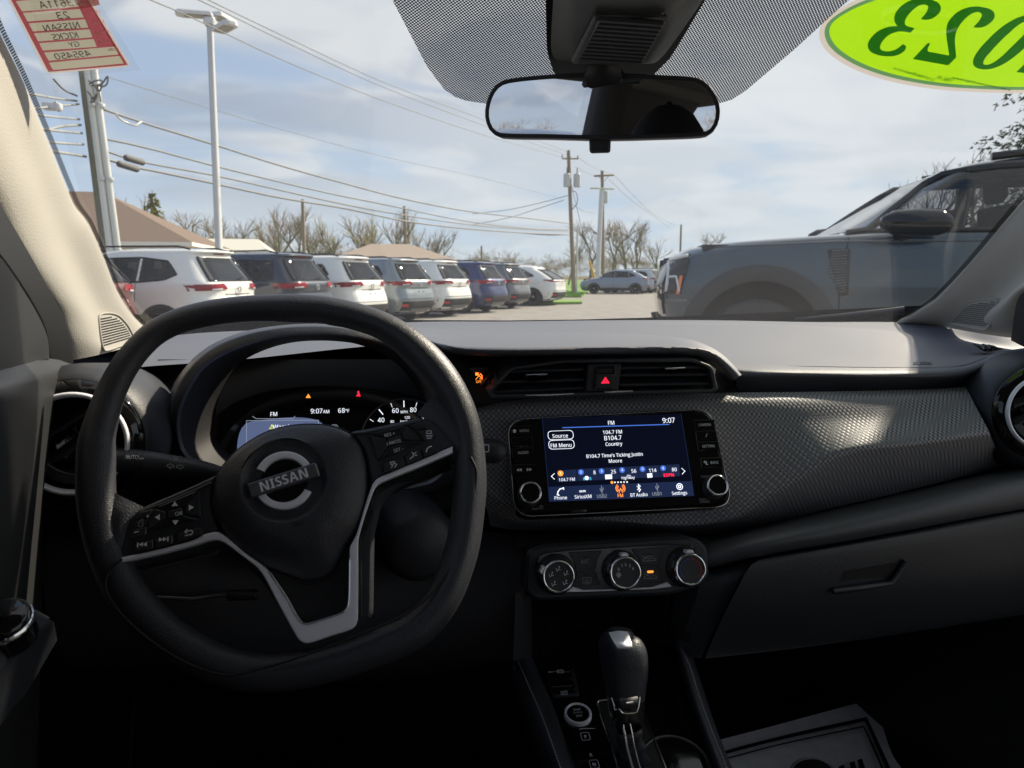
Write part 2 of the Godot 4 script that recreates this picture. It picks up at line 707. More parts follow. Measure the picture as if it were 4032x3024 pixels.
func ground_and_buildings() -> void:
	struct("ground", plate(rect(0, 0, 1600, 1600), -0.3, 0.0), "earth").rotation.x = -PI / 2
	var lot := struct("parking_lot", plate([Vector2(-40, -30), Vector2(60, -30), Vector2(60, 64), Vector2(9.5, 64), Vector2(-40, 40)], -0.02, 0.004), "asphalt")
	lot.rotation.x = -PI / 2
	# the verge beyond the row, with its kerb
	var verge := struct("grass_verge", plate(to_ground(A3([11.8255,0,-48.1644,29.2677,0,-93.9906,20.2143,0,-63.046,12.0734,0,-39.9165,10.1331,0,-40.3289,7.818,0,-31.885])), 0.02, 0.1), "grass")
	verge.rotation.x = -PI / 2
	var strip_ := struct("grass_strip", plate(to_ground(A3([7.324,0,-34.2873,10.1335,0,-33.6901,9.2214,0,-30.6893,6.501,0,-30.1426])), 0.02, 0.11), "grass")
	strip_.rotation.x = -PI / 2
	var far_lawn := struct("far_lawn", plate(to_ground([Vector3(-150, 0, -62), Vector3(9, 0, -64), Vector3(70, 0, -66), Vector3(150, 0, -200), Vector3(-150, 0, -200)]), -0.05, 0.03), "grass")
	far_lawn.rotation.x = -PI / 2
	var pad := struct("kerb_slab", plate(rect(3.9, 3.7, 6.8, 3.2), 0.0, 0.22), "concrete")
	pad.rotation.x = -PI / 2
	pad.rotation.z = 0.0

	# brown hipped roof far left
	var h := thing("hall", "low building with a broad brown hipped roof behind the first white SUV", "building", at(Vector3(-27.7, 0, -56)))
	hip_house(h, Vector2(36, 16), 3.2, 3.6, "shingle", "siding", 11.0)
	h = thing("shed", "long low shed with a pale weathered roof beyond the light pole", "building", at(Vector3(-13.5, 0, -72)))
	hip_house(h, Vector2(12.5, 9), 3.2, 1.3, "paleroof", "siding", 4.8)
	h = thing("house", "low house with a tan hipped roof behind the middle of the car row", "building", at(Vector3(3.0, 0, -68)))
	hip_house(h, Vector2(10.8, 10), 2.5, 1.5, "tanroof", "siding", 1.7)


func to_ground(pts: Array) -> Array:
	var out := []
	for p in pts:
		out.append(Vector2(p.x, -p.z))
	return out


func hip_house(parent: Node3D, size: Vector2, eave: float, rise: float, roof: String, wall: String, ridge: float) -> void:
	var w := size.x / 2
	var d := size.y / 2
	part("wall", plate(rect(0, 0, size.x - 1.0, size.y - 1.0), 0.0, eave - 0.05), wall, parent, Transform3D(Basis(Vector3.RIGHT, -PI / 2), Vector3.ZERO))
	var A := [Vector3(-w, eave, d), Vector3(w, eave, d), Vector3(w, eave, -d), Vector3(-w, eave, -d)]
	var R := [Vector3(-ridge, eave + rise, 0), Vector3(ridge, eave + rise, 0)]
	var st := SurfaceTool.new()
	st.begin(Mesh.PRIMITIVE_TRIANGLES)
	st.set_smooth_group(-1)
	for f in [[A[0], R[1], A[1]], [A[0], R[0], R[1]], [A[1], R[1], A[2]], [A[2], R[1], R[0]], [A[2], R[0], A[3]], [A[3], R[0], A[0]], [A[0], A[1], A[2]], [A[0], A[2], A[3]]]:
		for p in f:
			st.add_vertex(p)
	st.generate_normals()
	part("roof", st.commit(), roof, parent)
	part("fascia_board", plate(rect(0, 0, size.x, size.y), eave - 0.22, eave - 0.003), "fasciaboard", parent, Transform3D(Basis(Vector3.RIGHT, -PI / 2), Vector3.ZERO))
	for k in 4:
		part("window", plate(rect(lerpf(-w * 0.7, w * 0.7, k / 3.0), eave * 0.55, 1.3, 1.0), d - 0.53, d - 0.46, 0.01), "gloss", parent)


# ---------------------------------------------------------------- parked cars
# body levels: [height, front, rear, half width, squareness]
const SUV := [[0.2, 2.05, -2.02, 0.8, 6.0], [0.28, 2.22, -2.2, 0.88, 6.0], [0.45, 2.3, -2.31, 0.915, 6.0], [0.6, 2.32, -2.33, 0.92, 6.0], [0.75, 2.3, -2.29, 0.915, 6.0], [0.88, 2.24, -2.24, 0.91, 6.0], [0.96, 2.1, -2.25, 0.905, 6.0], [1.02, 1.75, -2.26, 0.895, 6.0], [1.08, 1.3, -2.24, 0.88, 6.0], [1.14, 1.02, -2.18, 0.86, 6.0], [1.26, 0.8, -2.08, 0.8, 6.0], [1.4, 0.55, -1.97, 0.735, 6.0], [1.5, 0.34, -1.9, 0.685, 6.0], [1.57, 0.15, -1.88, 0.645, 6.0], [1.62, -0.05, -1.95, 0.61, 6.0], [1.655, -0.25, -1.92, 0.55, 5.0], [1.68, -0.5, -1.7, 0.4, 4.0], [1.69, -0.8, -1.3, 0.12, 3.0]]
const COUPE := [[0.2, 2.05, -2.02, 0.8, 6.0], [0.28, 2.22, -2.2, 0.88, 6.0], [0.45, 2.3, -2.3, 0.92, 6.0], [0.62, 2.32, -2.32, 0.93, 6.0], [0.78, 2.28, -2.3, 0.925, 6.0], [0.9, 2.15, -2.3, 0.915, 6.0], [0.98, 1.85, -2.28, 0.905, 6.0], [1.05, 1.4, -2.24, 0.885, 6.0], [1.12, 1.08, -2.12, 0.855, 6.0], [1.25, 0.84, -1.9, 0.785, 6.0], [1.38, 0.6, -1.66, 0.72, 6.0], [1.48, 0.38, -1.42, 0.665, 6.0], [1.55, 0.18, -1.35, 0.62, 5.5], [1.6, -0.05, -1.25, 0.54, 5.0], [1.63, -0.3, -1.0, 0.38, 4.0], [1.64, -0.5, -0.8, 0.1, 3.0]]
const TRUCKISH := [[0.3, 2.35, -2.4, 0.82, 7.0], [0.42, 2.5, -2.55, 0.93, 7.0], [0.6, 2.58, -2.62, 0.975, 7.0], [0.78, 2.61, -2.62, 0.985, 8.0], [0.95, 2.62, -2.61, 0.985, 8.0], [1.08, 2.58, -2.6, 0.98, 8.0], [1.17, 2.52, -2.6, 0.975, 8.0], [1.23, 2.42, -2.6, 0.97, 7.0], [1.275, 2.2, -2.6, 0.962, 7.0], [1.305, 1.85, -2.59, 0.955, 7.0], [1.325, 1.5, -2.59, 0.948, 7.0], [1.34, 1.24, -2.58, 0.94, 7.0], [1.44, 1.06, -2.54, 0.9, 7.0], [1.58, 0.84, -2.49, 0.845, 7.0], [1.72, 0.62, -2.45, 0.79, 7.0], [1.81, 0.47, -2.42, 0.755, 7.0], [1.87, 0.32, -2.42, 0.725, 7.0], [1.915, 0.1, -2.4, 0.68, 6.0], [1.945, -0.2, -2.3, 0.55, 5.0], [1.955, -0.6, -2.0, 0.2, 3.0]]

var prof: Array


func level(y: float) -> Array:
	var n := prof.size()
	if y <= prof[0][0]:
		return prof[0]
	for i in n - 1:
		if y <= prof[i + 1][0]:
			var t: float = (y - prof[i][0]) / (prof[i + 1][0] - prof[i][0])
			var o := [y]
			for k in [1, 2, 3, 4]:
				o.append(lerpf(prof[i][k], prof[i + 1][k], t))
			return o
	return prof[n - 1]


func flank(s: float, y: float, side: float, off := 0.0) -> Vector3:
	var l := level(y)
	var c: float = (l[1] + l[2]) / 2
	var t := clampf(absf((s - c) / ((l[1] - l[2]) / 2)), 0.0, 0.9999)
	return Vector3(side * (l[3] * pow(1.0 - pow(t, l[4]), 1.0 / l[4]) + off), y, -s)


func tail(u: float, y: float, off := 0.0) -> Vector3:
	var l := level(y)
	var c: float = (l[1] + l[2]) / 2
	var t := clampf(absf(u / l[3]), 0.0, 0.9999)
	return Vector3(u, y, -(c - (l[1] - l[2]) / 2 * pow(1.0 - pow(t, l[4]), 1.0 / l[4]) - off))


func nose(u: float, y: float, off := 0.0) -> Vector3:
	var l := level(y)
	var c: float = (l[1] + l[2]) / 2
	var t := clampf(absf(u / l[3]), 0.0, 0.9999)
	return Vector3(u, y, -(c + (l[1] - l[2]) / 2 * pow(1.0 - pow(t, l[4]), 1.0 / l[4]) + off))


# a sheet on the flank between a lower and an upper chain of (s, y)
func on_flank(lo: Array, hi: Array, side: float, off: float, nv := 6, nu := 10) -> ArrayMesh:
	var a := lin_chain(lo, nu)
	var b := lin_chain(hi, nu)
	var rows := []
	for j in nv:
		var r := PackedVector3Array()
		for i in nu:
			var p: Vector2 = a[i].lerp(b[i], float(j) / (nv - 1))
			r.append(flank(p.x, p.y, side, off))
		rows.append(r)
	return grid(rows)


func on_tail(lo: Array, hi: Array, off: float, nv := 6, nu := 12, front := false) -> ArrayMesh:
	var a := lin_chain(lo, nu)
	var b := lin_chain(hi, nu)
	var rows := []
	for j in nv:
		var r := PackedVector3Array()
		for i in nu:
			var p: Vector2 = a[i].lerp(b[i], float(j) / (nv - 1))
			r.append(nose(p.x, p.y, off) if front else tail(p.x, p.y, off))
		rows.append(r)
	return grid(rows)


func lin_chain(pts: Array, n: int) -> Array:
	var total := 0.0
	for i in pts.size() - 1:
		total += (pts[i] as Vector2).distance_to(pts[i + 1])
	var out := []
	for k in n:
		var t := total * k / (n - 1)
		var i := 0
		while i < pts.size() - 2 and t > (pts[i] as Vector2).distance_to(pts[i + 1]):
			t -= (pts[i] as Vector2).distance_to(pts[i + 1])
			i += 1
		var d := (pts[i] as Vector2).distance_to(pts[i + 1])
		out.append((pts[i] as Vector2).lerp(pts[i + 1], clampf(t / maxf(d, 1e-6), 0, 1)))
	return out


func inside(p: Vector2, polys: Array) -> bool:
	for q in polys:
		if Geometry2D.is_point_in_polygon(p, PackedVector2Array(q)):
			return true
	return false


func body_shell(wheels: Array, r_arch: float, cy: float, holes: Array, tail_holes: Array, nose_hole: float) -> ArrayMesh:
	var ys := []
	for i in prof.size() - 1:
		var k := maxi(1, int(ceil((prof[i + 1][0] - prof[i][0]) / 0.03)))
		for j in k:
			ys.append(lerpf(prof[i][0], prof[i + 1][0], float(j) / k))
	ys.append(prof[prof.size() - 1][0])
	var ts := []
	for i in 111:
		var x := lerpf(-1.0, 1.0, i / 110.0)
		ts.append(clampf(x + 0.012 * signf(x) * x * x, -0.985, 0.985) if absf(x) < 0.999 else 0.985 * signf(x))
	var vs := PackedVector3Array()
	var nu := 0
	for y in ys:
		var l := level(y)
		var c: float = (l[1] + l[2]) / 2
		var h: float = (l[1] - l[2]) / 2
		var ring := []
		for t in ts:
			ring.append(flank(c + t * h, y, -1.0))
		var w0: float = absf(ring[ring.size() - 1].x)
		for k in range(1, 12):
			ring.append(nose(lerpf(-w0, w0, k / 12.0), y))
		for i in ts.size():
			ring.append(flank(c + ts[ts.size() - 1 - i] * h, y, 1.0))
		for k in range(1, 12):
			ring.append(tail(lerpf(w0, -w0, k / 12.0), y))
		nu = ring.size()
		vs.append_array(PackedVector3Array(ring))
	var ns := PackedVector3Array()
	ns.resize(vs.size())
	var ix := PackedInt32Array()
	var n1 := ts.size()
	for j in ys.size() - 1:
		for i in nu:
			var a := j * nu + i
			var b := j * nu + (i + 1) % nu
			var cc := b + nu
			var d := a + nu
			var m := (vs[a] + vs[b] + vs[cc] + vs[d]) / 4.0
			var drop := false
			if absf(m.x) > 0.5 * prof[4][3]:
				for w in wheels:
					if Vector2(-m.z - w, m.y - cy).length() < r_arch:
						drop = true
			var on_side := i < n1 or (i >= n1 + 11 and i < 2 * n1 + 11)
			if on_side and inside(Vector2(-m.z, m.y), holes):
				drop = true
			if not on_side and i > n1 + 11 and inside(Vector2(m.x, m.y), tail_holes):
				drop = true
			if not on_side and i < n1 + 11 and m.y > nose_hole and m.y < prof[prof.size() - 5][0] and absf(m.x) < level(m.y)[3] * 0.93:
				drop = true
			for t in [[a, b, cc], [a, cc, d]]:
				var n := (vs[t[2]] - vs[t[0]]).cross(vs[t[1]] - vs[t[0]])
				for q in t:
					ns[q] += n
					if not drop:
						ix.append(q)
	for i in ns.size():
		ns[i] = ns[i].normalized() if ns[i].length_squared() > 1e-20 else Vector3.UP
	return pack(vs, ns, ix)


func wheel_part(parent: Node3D, s: float, side: float, w: float, r: float, rim: String) -> void:
	var xf := Transform3D(Basis(Vector3.UP, PI / 2 * side), Vector3(side * (w - 0.12), r, -s))
	var wh := part("wheel", lathe([Vector2(r * 0.66, -0.11), Vector2(r * 0.93, -0.115), Vector2(r, -0.08), Vector2(r, 0.08), Vector2(r * 0.93, 0.11), Vector2(r * 0.68, 0.1), Vector2(r * 0.66, 0.06)], 28), "tyre", parent, xf)
	part("rim_barrel", lathe([Vector2(r * 0.68, 0.105), Vector2(r * 0.64, 0.06), Vector2(r * 0.6, 0.0), Vector2(0.01, 0.0)], 28), "well", wh)
	var sp := []
	for k in 5:
		var a := TAU * k / 5.0
		var d := Vector2(cos(a), sin(a))
		var e := Vector2(-d.y, d.x)
		sp.append(plate([d * r * 0.08 + e * 0.045, d * r * 0.66 + e * 0.06, d * r * 0.66 + e * 0.012, d * r * 0.3, d * r * 0.66 - e * 0.012, d * r * 0.66 - e * 0.06, d * r * 0.08 - e * 0.045], 0.05, 0.09, 0.008))
	sp.append(lathe([Vector2(r * 0.67, 0.07), Vector2(r * 0.67, 0.1), Vector2(r * 0.63, 0.1), Vector2(r * 0.63, 0.05)], 28))
	sp.append(lathe([Vector2(0.001, 0.1), Vector2(0.06, 0.095), Vector2(0.065, 0.05)], 12))
	part("rim", join(sp), rim, wh)


func ring_on_flank(s0: float, y0: float, r0: float, r1: float, side: float, off: float) -> ArrayMesh:
	var rows := []
	for q in [[r0, -0.02], [r0, off], [r1, off], [r1, -0.02]]:
		var r := PackedVector3Array()
		for i in 25:
			var a := lerpf(-0.22, PI + 0.22, i / 24.0)
			var p := Vector2(s0 + cos(a) * q[0], maxf(y0 + sin(a) * q[0], prof[0][0] + 0.05))
			r.append(flank(p.x, p.y, side, q[1]))
		rows.append(r)
	return grid(rows)


func outline_bar(pts: Array, side: float, w: float, off: float) -> ArrayMesh:
	var path := []
	for p in lin_chain(pts, 28):
		path.append(flank(p.x, p.y, side, off))
	return tube(path, w, 5)


# the common parked crossover: rear face, flank, wheels, lights and glass
func make_car(o: Node3D, paint: String, style: String) -> void:
	var coupe := style == "coupe"
	var big := style == "big"
	prof = COUPE if coupe else SUV
	var wheels := [1.38, -1.36]
	var arch := 0.385
	var wr := 0.36
	var P := [[Vector2(1.02, 1.13), Vector2(0.1, 1.1), Vector2(0.05, 1.5), Vector2(0.45, 1.47)], [Vector2(0.02, 1.1), Vector2(-0.88, 1.11), Vector2(-0.86, 1.52), Vector2(-0.02, 1.52)], [Vector2(-0.95, 1.11), Vector2(-1.42, 1.15), Vector2(-1.62, 1.24), Vector2(-1.42, 1.46), Vector2(-0.93, 1.52)]]
	if coupe:
		P = [[Vector2(1.02, 1.13), Vector2(0.1, 1.1), Vector2(0.05, 1.5), Vector2(0.5, 1.42)], [Vector2(0.02, 1.1), Vector2(-0.9, 1.12), Vector2(-0.85, 1.46), Vector2(-0.02, 1.51)], [Vector2(-0.96, 1.13), Vector2(-1.4, 1.2), Vector2(-1.15, 1.33), Vector2(-0.92, 1.44)]]
	if big:
		P = [[Vector2(1.02, 1.13), Vector2(0.1, 1.1), Vector2(0.05, 1.5), Vector2(0.45, 1.47)], [Vector2(0.02, 1.1), Vector2(-0.88, 1.1), Vector2(-0.86, 1.52), Vector2(-0.02, 1.52)], [Vector2(-0.96, 1.1), Vector2(-1.78, 1.14), Vector2(-1.68, 1.5), Vector2(-0.94, 1.53)]]
	var rw := [Vector2(-0.66, 1.13), Vector2(0.66, 1.13), Vector2(0.53, 1.53), Vector2(-0.53, 1.53)]
	if coupe:
		rw = [Vector2(-0.66, 1.06), Vector2(0.66, 1.06), Vector2(0.5, 1.47), Vector2(-0.5, 1.47)]
	part("body", body_shell(wheels, arch, arch * 0.8, P, [rw], 1.13), paint, o)
	part("wheel_well", plate(rect(0, 0, 4.1, 1.5), 0.24, 1.0), "well", o, Transform3D(Basis(Vector3.UP, PI / 2) * Basis(Vector3.RIGHT, -PI / 2), Vector3.ZERO))
	for x in [-0.36, 0.36]:
		for z in [0.1, 1.0]:
			var s := part("seat", box(Vector3(0.5, 0.55, 0.14), Vector3(0, 0, 0), 0.04), "seat", o, Transform3D(Basis(Vector3.RIGHT, -0.2), Vector3(x, 1.08, z + 0.25)))
			part("headrest", box(Vector3(0.25, 0.17, 0.1), Vector3(0, 0.36, 0), 0.03), "seat", s)
	for side in [-1.0, 1.0]:
		for k in P.size():
			var q: Array = P[k]
			var n: int = q.size()
			var lo := [q[0], q[1]] if n == 4 else [q[0], q[1], q[2]]
			var hi := [q[3], q[2]] if n == 4 else [q[4], q[3], q[2]]
			part("window", on_flank(lo, hi, side, 0.004), "tint", o)
		part("window_trim", join([outline_bar([P[0][0], P[0][1], P[1][1], P[2][1]] + ([P[2][2]] if P[2].size() > 4 or true else []), side, 0.016, 0.004), outline_bar([P[0][0], P[0][3], P[0][2], P[1][2], P[2][P[2].size() - 1], P[2][P[2].size() - 2], P[2][2]], side, 0.014, 0.004), outline_bar([P[0][1], P[0][2]], side, 0.035, -0.01), outline_bar([P[1][1], P[1][2]], side, 0.03, -0.01)]), "gloss", o)
		for w in wheels:
			part("wheel_arch", ring_on_flank(w, arch * 0.8, arch - 0.03, arch + 0.055, side, 0.012), "cladding", o)
			wheel_part(o, w, side, 0.9, wr, "alloy")
		part("sill", on_flank([Vector2(0.98, 0.22), Vector2(-0.96, 0.22)], [Vector2(0.98, 0.4), Vector2(-0.96, 0.4)], side, 0.014), "cladding", o)
		for s in [0.05, -0.9]:
			part("door_seam", outline_bar([Vector2(s, 1.08), Vector2(s + 0.03, 0.42)], side, 0.005, 0.0), "well", o)
			part("door_handle", outline_bar([Vector2(s + 0.12, 0.96), Vector2(s + 0.33, 0.965)], side, 0.018, 0.012), paint, o)
		part("taillight", on_flank([Vector2(-2.2, 0.97), Vector2(-1.8, 1.03)], [Vector2(-2.16, 1.06), Vector2(-1.8, 1.06)], side, 0.012, 4, 8), "taillight", o)
		var m := part("mirror", lathe([Vector2(0.005, -0.1), Vector2(0.07, -0.08), Vector2(0.085, 0.0), Vector2(0.07, 0.1), Vector2(0.005, 0.12)], 14), paint, o, Transform3D(Basis(Vector3.UP, PI / 2), Vector3(side * 1.0, 1.14, -0.92)))
		m.scale = Vector3(0.8, 0.9, 1.0)
		# rear face, one side
		var e: float = 0.86
		if coupe:
			part("taillight", on_tail([Vector2(side * 0.1, 0.97), Vector2(side * e, 0.97)], [Vector2(side * 0.1, 1.0), Vector2(side * e, 1.02)], 0.012, 4), "taillight", o)
		else:
			part("taillight", on_tail([Vector2(side * 0.36, 0.99), Vector2(side * e, 0.96)], [Vector2(side * 0.42, 1.09), Vector2(side * e, 1.07)], 0.014, 4), "taillight", o)
			part("reversing_lamp", on_tail([Vector2(side * 0.5, 0.985), Vector2(side * 0.7, 0.975)], [Vector2(side * 0.5, 1.01), Vector2(side * 0.7, 1.0)], 0.02, 3, 4), "lampclear", o)
		part("reflector", on_tail([Vector2(side * 0.62, 0.42), Vector2(side * 0.76, 0.42)], [Vector2(side * 0.62, 0.48), Vector2(side * 0.76, 0.48)], 0.03, 3, 4), "reflector", o)
		part("headlight", on_flank([Vector2(2.16, 0.82), Vector2(1.75, 0.9)], [Vector2(2.1, 0.93), Vector2(1.75, 0.96)], side, 0.01, 4, 6), "lampclear", o)
		if not coupe:
			var rail := []
			for k in 9:
				var s := lerpf(0.05, -1.75, k / 8.0)
				rail.append(Vector3(side * 0.58, 1.66 + (0.05 if k > 0 and k < 8 else 0.0), -s))
			part("roof_rail", tube(rail, 0.018, 6), "gloss", o)
	part("rear_window", on_tail([rw[0], rw[1]], [rw[3], rw[2]], 0.006, 8, 14), "tint", o)
	part("rear_window_trim", join([tail_bar([rw[3], rw[0]], 0.03), tail_bar([rw[0], rw[1]], 0.02), tail_bar([rw[1], rw[2]], 0.03)]), "gloss", o)
	part("windscreen", on_tail([Vector2(-0.72, 1.15), Vector2(0.72, 1.15)], [Vector2(-0.56, 1.53), Vector2(0.56, 1.53)], 0.004, 6, 12, true), "tint", o)
	part("bumper_cladding", on_tail([Vector2(-0.84, 0.24), Vector2(0.84, 0.24)], [Vector2(-0.84, 0.55), Vector2(0.84, 0.55)], 0.012, 5, 16), "cladding", o)
	part("skid_plate", on_tail([Vector2(-0.4, 0.25), Vector2(0.4, 0.25)], [Vector2(-0.45, 0.36), Vector2(0.45, 0.36)], 0.022, 3, 8), "satin", o)
	part("grille", on_tail([Vector2(-0.5, 0.5), Vector2(0.5, 0.5)], [Vector2(-0.6, 0.82), Vector2(0.6, 0.82)], 0.008, 4, 8, true), "gloss", o)
	part("brake_light", on_tail([Vector2(-0.16, 1.575), Vector2(0.16, 1.575)], [Vector2(-0.16, 1.6), Vector2(0.16, 1.6)] , 0.012, 3, 4), "taillight", o)
	part("plate_recess", on_tail([Vector2(-0.26, 0.68), Vector2(0.26, 0.68)], [Vector2(-0.3, 0.84), Vector2(0.3, 0.84)], 0.004, 3, 6), paint, o)
	part("tailgate_seam", join([tail_bar([Vector2(-0.72, 0.62), Vector2(0.72, 0.62)], 0.006), tail_bar([Vector2(-0.4, 0.9), Vector2(0.4, 0.9)], 0.005)]), "well", o)
	for x in [-0.12, 0.09]:
		part("plate_lamp", tail_bar([Vector2(x, 0.8), Vector2(x + 0.03, 0.8)], 0.014), "well", o)
	var q := tail(0.0, 0.985, 0.02)
	part("emblem", lathe([Vector2(0.05, 0.0), Vector2(0.055, 0.008), Vector2(0.04, 0.008), Vector2(0.04, 0.0)], 18), "satin" if paint == "paint_white" else "chrome", o, at(q))
	part("rear_wiper", tube([tail(0.02, 1.15, 0.03), tail(0.34, 1.2, 0.03)], 0.01, 5), "gloss", o)


func tail_bar(pts: Array, w: float) -> ArrayMesh:
	var path := []
	for p in lin_chain(pts, 14):
		path.append(tail(p.x, p.y, 0.004))
	return tube(path, w, 5)


func row_place(p: Vector3, heading := -50.0) -> Transform3D:
	# p is the middle of the rear bumper
	var b := Basis(Vector3.UP, deg_to_rad(-heading))
	p.y = 0
	return Transform3D(b, p - b * Vector3(0, 0, 2.3))


func car_row() -> void:
	var group := "cars parked in the row ahead"
	var white := thing("parked_car", "white SUV with black roof rails, nearest whole car behind the left pillar", "car", row_place(Vector3(-2.3124,1.2199,-13.8425), -68.0), group)
	make_car(white, "paint_white", "suv")
	var q := tail(0, 0.9, 0.02)
	words("ROGUE", 0.05, q, "satin", white, "lettering", 0.0, true)
	var dark := thing("parked_car", "dark navy SUV with long side windows, between two white SUVs", "car", row_place(Vector3(-1.0609,1.2199,-15.8496), -61.0), group)
	make_car(dark, "paint_black", "big")
	var grey := thing("parked_car", "grey SUV with dark bumper between two white SUVs, mid row", "car", row_place(Vector3(1.4101,1.2198,-19.9738), -51.0), group)
	make_car(grey, "paint_grey", "suv")
	var navy := thing("parked_car", "bright navy blue SUV next to a white SUV in the row", "car", row_place(Vector3(4.3741,1.2198,-24.3032), -52.0), group)
	make_car(navy, "paint_navy", "suv")
	var coupe := thing("parked_car", "white sloping-roofed coupe SUV at the far end of the row by the grass", "car", row_place(Vector3(8.0313,1.2198,-29.7251), -55.0), group)
	make_car(coupe, "paint_white", "coupe")
	var gun := thing("parked_car", "gunmetal SUV squeezed between the navy SUV and the white coupe SUV", "car", row_place(Vector3(5.8221,1.2198,-27.0951), -50.0), group)
	make_car(gun, "paint_gunmetal", "suv")
	var red := thing("parked_car", "maroon car whose rear corner peeps out behind the left pillar", "car", row_place(Vector3(-3.8485,1.2199,-11.896), -70.0), group)
	make_car(red, "paint_maroon", "suv")
	dup(white, "parked_car", "white SUV between the dark navy SUV and the grey SUV", row_place(Vector3(0.091,1.2199,-17.7745), -56.0), group)
	dup(white, "parked_car", "white SUV between the grey SUV and the bright navy blue SUV", row_place(Vector3(2.7614,1.2198,-22.063), -50.0), group)
	var far := thing("parked_car", "blue grey SUV standing side-on, alone beyond the lot by the light pole", "car", row_place(Vector3(19.1539,1.2196,-47.5086), -72.0), "cars at the far side of the lot")
	make_car(far, "paint_silverblue", "coupe")
	var pale := thing("parked_car", "pale silver SUV just behind the blue grey side-on SUV", "car", row_place(Vector3(20.754,1.2196,-49.2349), -50.0), "cars at the far side of the lot")
	make_car(pale, "paint_palesilver", "suv")
	dup(pale, "parked_car", "second pale silver SUV, half hidden by the big dark SUV's nose", row_place(Vector3(22.397,1.2196,-51.9854), -50.0), "cars at the far side of the lot")
	dup(navy, "parked_car", "dark blue car roof showing over the pale silver SUVs far away", row_place(Vector3(24.5279,1.2195,-56.6985), -50.0), "cars at the far side of the lot")
	dup(far, "parked_car", "blue car parked behind us, its roof caught only in the mirror", Transform3D(Basis(Vector3.UP, 2.9).scaled(Vector3.ONE * 0.87), Vector3(-3.0, 0, 4.2)))


